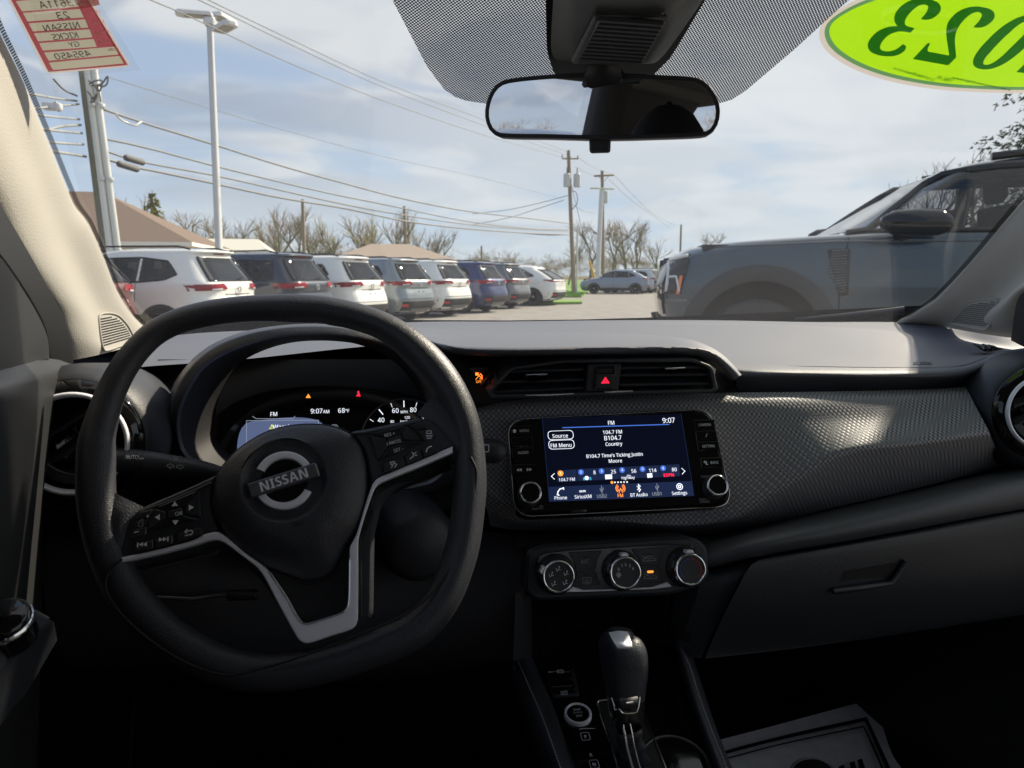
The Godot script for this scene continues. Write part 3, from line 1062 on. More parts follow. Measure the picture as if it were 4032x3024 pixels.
func big_suv() -> void:
	var yaw := deg_to_rad(69.0)
	var b := Basis(Vector3.UP, yaw)
	var foot := Vector3(1.9569,1.22,-5.4442)
	foot.y = 0.2
	var o := thing("large_suv", "large dark blue-green SUV parked across the view at right", "car", Transform3D(b, foot - b * Vector3(-0.985, 0, -2.62)))
	prof = TRUCKISH
	var wheels := [1.875, -1.2]
	var arch := 0.5
	var front := A2([1.1901,1.3378,1.1709,1.3628,0.5068,1.7908,-0.1478,1.8541])
	var P := [[Vector2(1.1, 1.35), Vector2(-0.2, 1.35), Vector2(-0.2, 1.845), Vector2(0.22, 1.825), Vector2(0.52, 1.785)], [Vector2(-0.3, 1.35), Vector2(-1.25, 1.36), Vector2(-1.2, 1.85), Vector2(-0.3, 1.85)], [Vector2(-1.35, 1.36), Vector2(-2.3, 1.4), Vector2(-2.25, 1.83), Vector2(-1.3, 1.85)]]
	part("body", body_shell(wheels, arch, 0.5, P, [[Vector2(-0.7, 1.4), Vector2(0.7, 1.4), Vector2(0.6, 1.8), Vector2(-0.6, 1.8)]], 1.36), "paint_teal", o)
	part("wheel_well", plate(rect(0, 0, 4.6, 1.6), 0.36, 1.22), "well", o, Transform3D(Basis(Vector3.UP, PI / 2) * Basis(Vector3.RIGHT, -PI / 2), Vector3.ZERO))
	for side in [-1.0, 1.0]:
		for q in P:
			var n: int = q.size()
			part("window", on_flank([q[0], q[1]], [q[3], q[2]] if n == 4 else [q[4], q[3], q[2]], side, 0.004, 8, 14), "cleartint", o)
		part("window_trim", join([outline_bar([P[0][0], P[0][1], P[1][1], P[2][1]], side, 0.022, 0.004), outline_bar([Vector2(1.24, 1.33), P[0][0], Vector2(0.8, 1.58), P[0][4], P[0][3], P[0][2], P[1][2], P[2][2], P[2][1]], side, 0.034, 0.0), outline_bar([P[0][1], P[0][2]], side, 0.06, -0.02), outline_bar([P[1][1], P[1][2]], side, 0.06, -0.02)]), "gloss", o)
		for w in wheels:
			part("wheel_arch", ring_on_flank(w, arch * 0.8 + 0.1, arch - 0.02, arch + 0.1, side, 0.035), "cladding", o)
			wheel_part(o, w, side, 0.96, 0.42, "satin")
		part("fender_vent", on_flank(A2([1.3033,0.8656,1.238,0.8752]), A2([1.4012,1.2111,1.2438,1.2188]), side, 0.01, 10, 5), "gloss", o)
		var slats := []
		for k in 16:
			var y := lerpf(0.9, 1.2, k / 15.0)
			var s0 := lerpf(1.30, 1.385, smoothstep(0.87, 1.05, y)) - maxf(0, y - 1.12) * 0.15
			slats.append(outline_bar([Vector2(s0, y), Vector2(1.265, y + 0.008)], side, 0.0045, 0.013))
		part("vent_slats", join(slats), "satin", o)
		part("door_seam", outline_bar([Vector2(1.24, 1.33), Vector2(1.27, 1.2), Vector2(1.3, 0.95), Vector2(1.3, 0.5)], side, 0.006, 0.0), "well", o)
		part("door_seam", outline_bar([Vector2(-0.24, 1.33), Vector2(-0.24, 0.5)], side, 0.006, 0.0), "well", o)
		part("door_handle", outline_bar([Vector2(0.06, 1.17), Vector2(0.3, 1.165)], side, 0.03, 0.02), "satin", o)
		part("character_line", outline_bar([Vector2(2.2, 1.235), Vector2(1.3, 1.27), Vector2(0.0, 1.275), Vector2(-2.4, 1.27)], side, 0.012, -0.004), "paint_teal", o)
		part("headlight", on_flank(A2([2.5893,0.8752,2.4703,0.8752]), A2([2.5778,1.1631,2.3858,1.1919]), side, 0.012, 6, 6), "gloss", o)
		part("daytime_lamp", join([outline_bar(A2([2.5663,0.8944,2.5432,1.144,2.4089,1.1785]), side, 0.014, 0.014), outline_bar(A2([2.5547,1.0096,2.4952,1.0134,2.4703,0.8944]), side, 0.01, 0.014)]), "lampclear", o)
		part("side_marker", on_flank(A2([2.4952,0.8752,2.4703,0.8752]), A2([2.4703,1.0192,2.4473,1.0192]), side, 0.02, 4, 4), "lampamber", o)
		part("bumper_trim", on_flank(A2([2.6123,0.8081,2.4089,0.8177]), A2([2.6123,0.833,2.4089,0.8407]), side, 0.012, 3, 6), "satin", o)
		var mx: float = side * 1.12
		var mm := part("mirror", lathe([Vector2(0.004, -0.17), Vector2(0.07, -0.165), Vector2(0.095, -0.1), Vector2(0.1, 0.02), Vector2(0.085, 0.14), Vector2(0.04, 0.2), Vector2(0.004, 0.21)], 18), "gloss", o, Transform3D(Basis(Vector3.UP, PI), Vector3(mx, 1.395, -0.83)))
		mm.scale = Vector3(1.15, 1.0, 1.25)
		part("mirror_arm", tube([Vector3(side * 0.93, 1.31, -0.9), Vector3(mx, 1.33, -0.84)], [0.05, 0.035], 8), "gloss", o)
		var rail := []
		for k in 10:
			rail.append(Vector3(side * 0.68, 1.9 + (0.03 if k > 0 and k < 9 else 0.0), -lerpf(0.2, -2.3, k / 9.0)))
		part("roof_rail", tube(rail, 0.034, 6), "gloss", o)
	part("windscreen", on_tail([Vector2(-0.8, 1.36), Vector2(0.8, 1.36)], [Vector2(-0.66, 1.82), Vector2(0.66, 1.82)], 0.004, 8, 12, true), "cleartint", o)
	part("rear_window", on_tail([Vector2(-0.7, 1.4), Vector2(0.7, 1.4)], [Vector2(-0.6, 1.8), Vector2(0.6, 1.8)], 0.004, 8, 12), "tint", o)
	part("grille", on_tail([Vector2(-0.7, 0.7), Vector2(0.7, 0.7)], [Vector2(-0.75, 1.13), Vector2(0.75, 1.13)], 0.012, 6, 10, true), "gloss", o)
	part("bumper", on_tail([Vector2(-0.93, 0.44), Vector2(0.93, 0.44)], [Vector2(-0.95, 0.66), Vector2(0.95, 0.66)], 0.06, 4, 16, true), "cladding", o)
	part("floor_pan", plate(rect(0, 0, 4.6, 1.7), 1.22, 1.26), "seat", o, Transform3D(Basis(Vector3.UP, PI / 2) * Basis(Vector3.RIGHT, -PI / 2), Vector3.ZERO))
	part("dashboard", box(Vector3(1.6, 0.16, 0.3), Vector3(0, 1.3, -1.0), 0.04), "seat", o)
	for x in [-0.42, 0.42]:
		var s := part("seat", box(Vector3(0.52, 0.6, 0.16), Vector3.ZERO, 0.05), "seat", o, Transform3D(Basis(Vector3.RIGHT, -0.22), Vector3(x, 1.34, 0.42)))
		part("headrest", box(Vector3(0.28, 0.2, 0.1), Vector3(0, 0.42, 0), 0.04), "seat", s)
	part("steering_wheel", tube(to_ring(0.19, 28), 0.016, 7, true), "seat", o, Transform3D(Basis(Vector3.RIGHT, -0.5), Vector3(-0.42, 1.38, -0.66)))
	var st := part("window_sticker", plate(rect(0, 0, 0.42, 0.27), 0.0, 0.002), "paper", o, Transform3D(Basis(Vector3.UP, PI / 2), Vector3(0.86, 1.5, -0.02)))
	part("print_block", plate(rect(0.1, -0.02, 0.18, 0.03), 0.0025, 0.003), "printdim", st)


func to_ring(r: float, n: int) -> Array:
	var out := []
	for i in n:
		out.append(Vector3(cos(TAU * i / n) * r, sin(TAU * i / n) * r, 0))
	return out


# ---------------------------------------------------------------- poles and wires
func pole_tube(a: Vector3, b: Vector3, r0: float, r1: float, sides := 12) -> ArrayMesh:
	return tube([a, a.lerp(b, 0.5), b], [r0, (r0 + r1) / 2, r1], sides)


func poles() -> void:
	# big pole on the left, carrying two pale conduits
	var foot := Vector3(-5.2542,0.8785,-17)
	foot.y = 0
	var top := Vector3(-5.511,5.7413,-17)
	var o := thing("utility_pole", "thick leaning utility pole with two pale conduits up its side, far left", "utility pole", at(foot))
	top -= foot
	part("shaft", pole_tube(Vector3.ZERO, top, 0.135, 0.12), "oldwood", o)
	for k in 2:
		var off := Vector3(0.09 + 0.145 * k, 0, 0.12 - 0.03 * k)
		part("conduit", pole_tube(off, top * 0.93 + off * 0.8, 0.07, 0.07), "pipe", o)
		for h in [0.3, 0.55, 0.8]:
			part("clamp", lathe([Vector2(0.07, -0.03), Vector2(0.082, -0.03), Vector2(0.082, 0.03), Vector2(0.07, 0.03)], 12, Transform3D(Basis(Vector3.RIGHT, PI / 2), top * h + off)), "galv", o)
	var loops := [A3([-5.3723,5.0355,-16.8,-5.2477,4.9365,-16.7,-5.1768,4.7402,-16.6,-5.2699,4.5926,-16.6,-5.3253,4.7556,-16.7]), A3([-5.3674,4.9782,-16.8,-5.2141,5.0194,-16.7,-5.1036,5.0251,-16.7,-5.1433,4.8603,-16.7,-5.2653,4.7009,-16.7,-5.3468,4.5915,-16.7]), A3([-5.3334,4.9415,-16.8,-5.1171,4.967,-16.7,-4.9958,5.1168,-16.7,-5.0208,4.9623,-16.7,-5.1213,4.9094,-16.7,-5.1929,4.9345,-16.7,-5.1688,4.7631,-16.7,-5.1518,4.6197,-16.7]), A3([-5.4106,4.8319,-16.8,-5.2667,4.6817,-16.7,-5.2234,4.7701,-16.7])]
	for l in loops:
		var c := []
		for p in l:
			c.append(p - foot)
		part("drop_cable", tube(Array(spl(c, 26)), 0.016, 5), "cable", o)

	# three-headed parking lot lamp
	foot = Vector3(-3.6638,1.2199,-20)
	foot.y = 0
	top = Vector3(-3.5572,7.2615,-20)
	o = thing("light_pole", "tall pale square-shafted lamp post with three flat heads", "lamp post", at(foot))
	top -= foot
	part("shaft", pole_tube(Vector3.ZERO, top, 0.1, 0.075, 4), "lampgrey", o)
	part("hub", box(Vector3(0.26, 0.2, 0.26), top, 0.03), "lampgrey", o)
	var heads := [[Vector3(-3.8988,7.3935,-20), -0.35, 0.9], [Vector3(-3.3163,7.5067,-20.6), 0.15, 0.8], [Vector3(-3.123,6.9431,-19.3), 0.5, 0.8]]
	for h in heads:
		var c: Vector3 = h[0] - foot
		var d: Vector3 = c - top
		d.y = 0
		d = d.normalized()
		var b := Basis(d.cross(Vector3.UP), Vector3.UP, -d)
		var xf := Transform3D(b * Basis(Vector3.RIGHT, -PI / 2), c)
		var hd := part("lamp_head", plate(rounded([Vector2(-0.17, -0.42), Vector2(0.17, -0.42), Vector2(0.19, 0.3), Vector2(0.1, 0.42), Vector2(-0.1, 0.42), Vector2(-0.19, 0.3)], 0.05), -0.03, 0.07, 0.03), "lampgrey", o, xf)
		part("lens", plate(rounded(rect(0, -0.05, 0.26, 0.56), 0.03), -0.04, -0.031), "lens", hd)
		part("arm", tube([top, c - d * 0.3], 0.035, 6), "lampgrey", o)

	# wooden poles down the road
	o = line_pole(Vector3(13.1593,-0.0415,-45), Vector3(12.6945,8.7626,-45), 0.15, "tall wooden utility pole with two grey transformers beside the white coupe SUV")
	for x in [-0.28, 0.36]:
		var c := Vector3(12.8768,6.9642,-45) - o.position + Vector3(x, 0, 0.1)
		var tr := part("transformer", lathe([Vector2(0.01, -0.4), Vector2(0.2, -0.38), Vector2(0.22, -0.34), Vector2(0.22, 0.34), Vector2(0.16, 0.42), Vector2(0.01, 0.44)], 14, Transform3D(Basis(Vector3.RIGHT, -PI / 2), Vector3.ZERO)), "can", o, at(c))
		part("bushing", lathe([Vector2(0.01, 0.44), Vector2(0.045, 0.44), Vector2(0.03, 0.75), Vector2(0.01, 0.8)], 8, Transform3D(Basis(Vector3.RIGHT, -PI / 2), Vector3.ZERO)), "cablegrey", tr)
	var tp := Vector3(12.7822,8.1366,-45) - o.position
	part("crossarm", tube([tp + Vector3(-0.52, 0.12, 0.1), tp + Vector3(0.52, 0.14, 0.1)], 0.05, 4), "wood", o)
	for x in [-0.5, 0.0, 0.5]:
		part("insulator", lathe([Vector2(0.02, 0), Vector2(0.06, 0.05), Vector2(0.05, 0.16), Vector2(0.01, 0.2)], 8, Transform3D(Basis(Vector3.RIGHT, -PI / 2), tp + Vector3(x, 0.16, 0.1))), "can", o)
	part("conduit", pole_tube(Vector3(0.16, 0, 0.1), Vector3(0.14, 4.2, 0.1), 0.06, 0.06, 8), "pipe", o)
	part("cable_loop", tube(Array(spl([tp + Vector3(0.15, -1.75, 0.1), tp + Vector3(0.42, -1.9, 0.1), tp + Vector3(0.48, -2.5, 0.1), tp + Vector3(0.15, -2.9, 0.1)], 16)), 0.025, 5), "cable", o)

	foot = Vector3(18.0026,0.9295,-55)
	foot.y = 0
	top = Vector3(18.2486,7.6302,-55)
	o = thing("light_pole", "pale metal lamp post with flat double head standing before the crossarm pole", "lamp post", at(foot))
	top -= foot
	part("shaft", pole_tube(Vector3.ZERO, top, 0.22, 0.17, 8), "lampgrey", o)
	part("lamp_head", box(Vector3(1.0, 0.1, 0.5), top + Vector3(0.45, 0.1, 0), 0.03), "lampgrey", o)
	part("lamp_head", box(Vector3(0.7, 0.1, 0.5), top + Vector3(-0.5, 0.12, 0), 0.03), "lampgrey", o)

	o = line_pole(Vector3(21.9508,0.8761,-65), Vector3(21.6524,10.4708,-65), 0.2, "wooden utility pole with a wide crossarm behind the double-headed lamp post")
	tp = Vector3(21.7794,10.0347,-65) - o.position
	part("crossarm", tube([tp + Vector3(-0.9, -0.06, 0.1), tp + Vector3(0.95, 0.08, 0.1)], 0.09, 4), "wood", o)
	part("brace", tube([tp + Vector3(-0.5, -0.05, 0.1), tp + Vector3(0, -0.5, 0.1), tp + Vector3(0.5, 0.02, 0.1)], 0.03, 4), "wood", o)
	part("transformer", lathe([Vector2(0.01, -0.55), Vector2(0.3, -0.5), Vector2(0.32, 0.5), Vector2(0.01, 0.6)], 14, Transform3D(Basis(Vector3.RIGHT, -PI / 2), tp + Vector3(0.05, -1.9, 0.3))), "can", o)

	line_pole(Vector3(-4.626,1.3328,-70), Vector3(-4.5428,7.9212,-70), 0.19, "plain pale wooden pole among the trees, left of the tan roof")
	line_pole(Vector3(5.2902,1.3525,-80), Vector3(5.0902,8.3903,-80), 0.2, "slightly leaning wooden pole rising through the tan-roofed house's trees")
	line_pole(Vector3(18.4045,1.2191,-110), Vector3(18.3924,5.5683,-110), 0.17, "short distant pole in front of the far woods, left of the transformer pole")
	line_pole(Vector3(49.9974,1.2191,-110), Vector3(49.9773,9.0596,-110), 0.2, "distant wooden pole just left of the large dark SUV's nose")
	foot = Vector3(16.2229,0.7802,-50)
	o = thing("guy_wire_guard", "bright yellow guy wire guard leaning beside the lamp post", "wire guard", at(foot))
	part("guard", tube([Vector3.ZERO, Vector3(15.7735,2.1809,-50) - foot], 0.09, 8), "yellow", o)
	part("guy_wire", tube([Vector3(15.7735,2.1809,-50) - foot, Vector3(13.0865,7.2751,-46) - foot], 0.015, 4), "cable", o)


func line_pole(foot: Vector3, top: Vector3, r: float, label: String) -> Node3D:
	foot.y = 0
	var o := thing("utility_pole", label, "utility pole", at(foot))
	part("shaft", pole_tube(Vector3.ZERO, top - foot, r, r * 0.72, 8), "wood", o)
	return o


func wire(label: String, pts: Array, r: float, m := "cablegrey") -> MeshInstance3D:
	var o := part("power_line", tube(Array(spl(pts, 40)), r, 5), m, self)
	tag(o, label, "wire", "overhead wires")
	return o


func wires() -> void:
	wire("upper thick cable sagging from the conduit pole over the car row", A3([-6.0722,5.0597,-19.337,-5.7288,4.9985,-19.7887,-5.3172,4.9234,-20.3299,-4.0014,4.7483,-22.0669,-2.4496,4.5192,-24.1132,-0.6288,4.3327,-26.5227,1.7093,4.135,-29.6208,4.7963,4.0746,-33.732,9.2221,4.236,-39.6515,12.4907,4.332,-44.0209]), 0.03)
	wire("second cable down from the conduit pole, below the looped one", A3([-6.0174,4.3667,-19.3389,-5.3222,4.3371,-20.2632,-4.0188,4.1762,-21.9851,-2.4646,4.0251,-24.0425,-1.029,3.9111,-25.9456,0.6841,3.824,-28.2216,4.7826,3.6232,-33.6675,9.2061,3.7085,-39.5761,12.4796,3.9676,-43.9687]), 0.026)
	wire("third cable from the conduit pole, with the upper black splice case on it", A3([-6.0061,4.1107,-19.3278,-5.7865,4.019,-19.6113,-5.2819,3.9614,-20.2785,-4.0267,3.9173,-21.948,-2.472,3.7818,-24.0077,-1.0369,3.6528,-25.9086,0.6757,3.548,-28.1821,4.7785,3.4878,-33.6481,9.2048,3.6679,-39.5703,12.5294,3.8812,-44.0263]), 0.026)
	wire("lowest cable from the conduit pole, with the lower black splice case on it", A3([-5.993,3.9121,-19.325,-5.6716,3.8326,-19.7455,-5.3936,3.8148,-20.1144,-4.0333,3.6993,-21.9169,-2.479,3.5537,-23.9751,-0.6544,3.4884,-26.4019,1.6839,3.2993,-29.5013,4.7727,3.296,-33.6207,9.1987,3.465,-39.5413,12.5229,3.6682,-43.9959]), 0.032)
	wire("high wire crossing the sky to the transformer pole, lowest of the three high ones", A3([-3.832,6.0476,-14.8494,-3.7403,6.0514,-15.014,-3.2943,6.0842,-15.8166,-1.8567,6.0802,-18.3936,0.5748,6.2623,-22.7688,4.9083,6.8393,-30.589,11.6628,7.983,-42.7996,12.4318,8.0073,-44.1804]), 0.012)
	wire("high wire crossing the sky to the transformer pole, middle of the three high ones", A3([-3.2693,6.4734,-15.8959,-3.1135,6.4892,-16.1766,-1.8433,6.5184,-18.4563,0.5868,6.6558,-22.8251,4.92,7.2241,-30.6441,12.3098,8.3273,-43.99]), 0.012)
	wire("high wire crossing the sky to the transformer pole, topmost of the three high ones", A3([-3.1316,6.5713,-16.1514,-2.9917,6.5742,-16.4025,-1.8399,6.6323,-18.4726,0.5912,6.8015,-22.8459,4.9268,7.4469,-30.6759,12.4483,8.5491,-44.2579]), 0.012)
	wire("thin faint wire running from above the conduit pole across mid sky", A3([-5.8386,5.8053,-19.7249,-4.0514,5.6893,-22.0967,-2.4163,5.614,-24.2698,0.7658,5.561,-28.5086,5.5625,5.704,-34.9209,12.5322,5.6984,-44.2163]), 0.009)
	wire("loop of slack pale cable hanging under the upper thick cable", A3([-5.2183,4.6379,-17.9,-5.1866,4.5652,-18,-5.0931,4.5181,-18.2,-4.958,4.4838,-18.3,-4.8962,4.5591,-18.4,-4.8725,4.5955,-18.5]), 0.022, "pipe")
	for l in [["topmost short cable left of the conduit pole", A3([-5.1357,3.9508,-13,-5.3581,4.1401,-14,-5.7045,4.5064,-16,-5.6803,4.6798,-17]), 0.02], ["cable with a box left of the conduit pole, second from top", A3([-5.0864,3.7174,-13,-5.4842,4.1589,-15,-5.6523,4.6226,-17]), 0.02], ["third cable from the top left of the conduit pole", A3([-5.023,3.6462,-13,-5.2166,3.8118,-14,-5.6609,4.3286,-17]), 0.02], ["kinked cable rising to the conduit pole from the left", A3([-5.0073,3.4164,-13,-5.2072,3.6035,-14,-5.4927,3.9215,-15.5,-5.6459,4.2212,-17]), 0.024], ["straight cable just under the kinked one left of the conduit pole", A3([-5.0051,3.4426,-13,-5.1592,3.5893,-14,-5.635,4.059,-17]), 0.022], ["second lowest cable left of the conduit pole", A3([-4.9508,3.254,-13,-5.1182,3.3928,-14,-5.6282,3.8417,-17]), 0.022], ["lowest cable left of the conduit pole", A3([-4.9267,3.1197,-13,-5.0921,3.2435,-14,-5.5231,3.4986,-16,-5.5994,3.6042,-17]), 0.026]]:
		wire(l[0], l[1], l[2])
	wire("short black drop cable curving up left from the conduit pole", A3([-5.737,4.8499,-16,-5.6805,4.741,-16.3,-5.6727,4.7775,-17]), 0.018, "cable")
	for l in [["upper black splice case on the third cable", A3([-5.1951,3.7864,-18.2,-4.9513,3.7607,-18.8])], ["lower black splice case on the lowest cable", A3([-5.2933,3.6257,-18,-5.0294,3.5802,-18.6])]]:
		var o := part("splice_case", tube([l[1][0], l[1][0].lerp(l[1][1], 0.08), l[1][0].lerp(l[1][1], 0.92), l[1][1]], [0.04, 0.075, 0.075, 0.04], 8), "cable", self)
		tag(o, l[0], "splice case")
	var bx := thing("line_amplifier", "small pale metal box hung on the cable left of the conduit pole", "box", at(Vector3(-5.3958,4.1249,-14.8)))
	part("case", box(Vector3(0.3, 0.13, 0.12), Vector3.ZERO, 0.02), "galv", bx)
	part("clamp", box(Vector3(0.05, 0.16, 0.14), Vector3(0.08, 0, 0), 0.01), "can", bx)
	wire("wire from the transformer pole's top to the crossarm pole, upper one", A3([13.2791,8.4073,-45,17.4365,9.3389,-55,22.7798,10.1278,-65]), 0.016)
	wire("wire from the transformer pole to the crossarm pole's left end", A3([13.0926,7.8303,-45,16.8447,8.9521,-55,20.8782,10.0104,-65]), 0.016)
	wire("wire leaving the crossarm pole towards the distant pole, upper one", A3([22.8774,10.0421,-65,30.6131,9.8909,-80,38.9887,9.3934,-95,49.0473,8.9305,-110]), 0.02)
	wire("wire leaving the crossarm pole towards the distant pole, lower one", A3([22.2852,9.7616,-65,29.7172,9.8719,-80,37.8982,9.8042,-95,48.2136,8.5318,-110]), 0.02)
	wire("thick cable rising to the transformer pole from the left, upper of two", A3([9.1334,6.1043,-60,11.0032,6.0358,-55,12.2548,6.1099,-50,12.6927,6.0806,-45]), 0.022)
	wire("thick cable rising to the transformer pole from the left, lower of two", A3([9.1267,5.2482,-60,11.0027,5.4473,-55,11.9025,5.6662,-50,12.4208,5.786,-45]), 0.022)
	wire("low cable meeting the transformer pole beneath the rising pair", A3([9.95,4.8591,-60,11.0019,4.4501,-55,12.6251,3.9669,-50,12.7846,3.7392,-45]), 0.03)
	wire("wire from the transformer pole dropping right to the trees", A3([13.0075,5.5539,-45,15.3179,5.591,-50,18.6794,6.186,-58]), 0.018)


# ---------------------------------------------------------------- trees
func limb(st: Array, a: Vector3, d: Vector3, len_: float, r: float, depth: int, rng: RandomNumberGenerator, tw: Array, spread: float) -> void:
	var path := [a]
	var p := a
	var dir := d
	var k := 3 if depth > 2 else 2
	for i in k:
		dir = (dir + Vector3(rng.randf_range(-0.2, 0.2), rng.randf_range(-0.05, 0.16), rng.randf_range(-0.2, 0.2))).normalized()
		p += dir * len_ / k
		path.append(p)
	var rr := []
	for i in path.size():
		rr.append(lerpf(r, r * 0.62, float(i) / (path.size() - 1)))
	if depth == 0:
		var e: Vector3 = path[path.size() - 1] - a
		for s in 2:
			var f := e.cross(Vector3(rng.randf() - 0.5, rng.randf() - 0.5, rng.randf() - 0.5)).normalized() * 0.024
			tw[0].append_array(PackedVector3Array([a - f, a + f, a + e]))
		return
	(st if depth > 1 else tw[1]).append(tube(path, rr, 6 if depth > 3 else (4 if depth > 1 else 3)))
	var n := 4 if depth > 1 else 17
	for i in n:
		var t := rng.randf_range(0.45, 1.0) if i > 0 else 1.0
		var q: Vector3 = path[path.size() - 1] if t > 0.95 else (path[0] as Vector3).lerp(path[path.size() - 1], t)
		var nd := (dir + Vector3(rng.randf_range(-1, 1), rng.randf_range(-0.25, 0.7), rng.randf_range(-1, 1)) * spread).normalized()
		limb(st, q, nd, len_ * rng.randf_range(0.58, 0.8), r * (0.62 if i == 0 else 0.5), depth - 1, rng, tw, spread)


func bare_tree(o: Node3D, seed_: int, h: float, spread: float, twig: String) -> void:
	var rng := RandomNumberGenerator.new()
	rng.seed = seed_
	var st := []
	var tw := [PackedVector3Array(), []]
	limb(st, Vector3(0, -0.1, 0), Vector3.UP, h * 0.27, h * 0.016, 5, rng, tw, spread)
	part("trunk", join(st), "bark", o)
	var st2 := SurfaceTool.new()
	st2.begin(Mesh.PRIMITIVE_TRIANGLES)
	st2.set_smooth_group(-1)
	for p in tw[0]:
		st2.add_vertex(p)
	st2.generate_normals()
	part("crown", join(tw[1] + [st2.commit()]), twig, o)


func conifer(o: Node3D, seed_: int, h: float, r: float, m: String) -> void:
	var rng := RandomNumberGenerator.new()
	rng.seed = seed_
	part("trunk", tube([Vector3.ZERO, Vector3(0, h * 0.5, 0), Vector3(0, h, 0)], [h * 0.02, h * 0.012, 0.02], 7), "bark", o)
	var vs := PackedVector3Array()
	var ns := PackedVector3Array()
	var ix := PackedInt32Array()
	var rows := int(h * 3.2)
	for k in rows:
		var t := float(k) / rows
		var y := lerpf(h * 0.12, h * 0.99, t)
		var reach := r * pow(1.0 - t, 0.8) + 0.12
		var n := int(lerpf(11, 4, t))
		for i in n:
			if rng.randf() < 0.12:
				continue
			var a := rng.randf() * TAU
			var len_ := reach * rng.randf_range(0.55, 1.12)
			var dir := Vector3(cos(a), rng.randf_range(-0.35, 0.1), sin(a))
			var side := Vector3(-sin(a), 0, cos(a))
			for j in 34:
				var u := rng.randf_range(0.15, 1.0)
				var c := Vector3(0, y + rng.randf_range(-0.12, 0.12), 0) + dir * len_ * u + side * rng.randf_range(-0.2, 0.2) * len_ * (1.15 - u) + Vector3(0, -0.25 * u * u * len_ * 0.4, 0)
				var e := (dir * rng.randf_range(0.2, 1.0) + side * rng.randf_range(-1, 1) + Vector3(0, rng.randf_range(-0.8, 0.3), 0)).normalized() * rng.randf_range(0.16, 0.32)
				var f := e.cross(Vector3(rng.randf() - 0.5, rng.randf() - 0.5, rng.randf() - 0.5)).normalized() * rng.randf_range(0.035, 0.075)
				var b := vs.size()
				vs.append_array(PackedVector3Array([c - f, c + f, c + e]))
				var nn := (e.cross(f)).normalized()
				ns.append_array(PackedVector3Array([nn, nn, nn]))
				ix.append_array(PackedInt32Array([b, b + 1, b + 2]))
	part("crown", pack(vs, ns, ix), m, o)


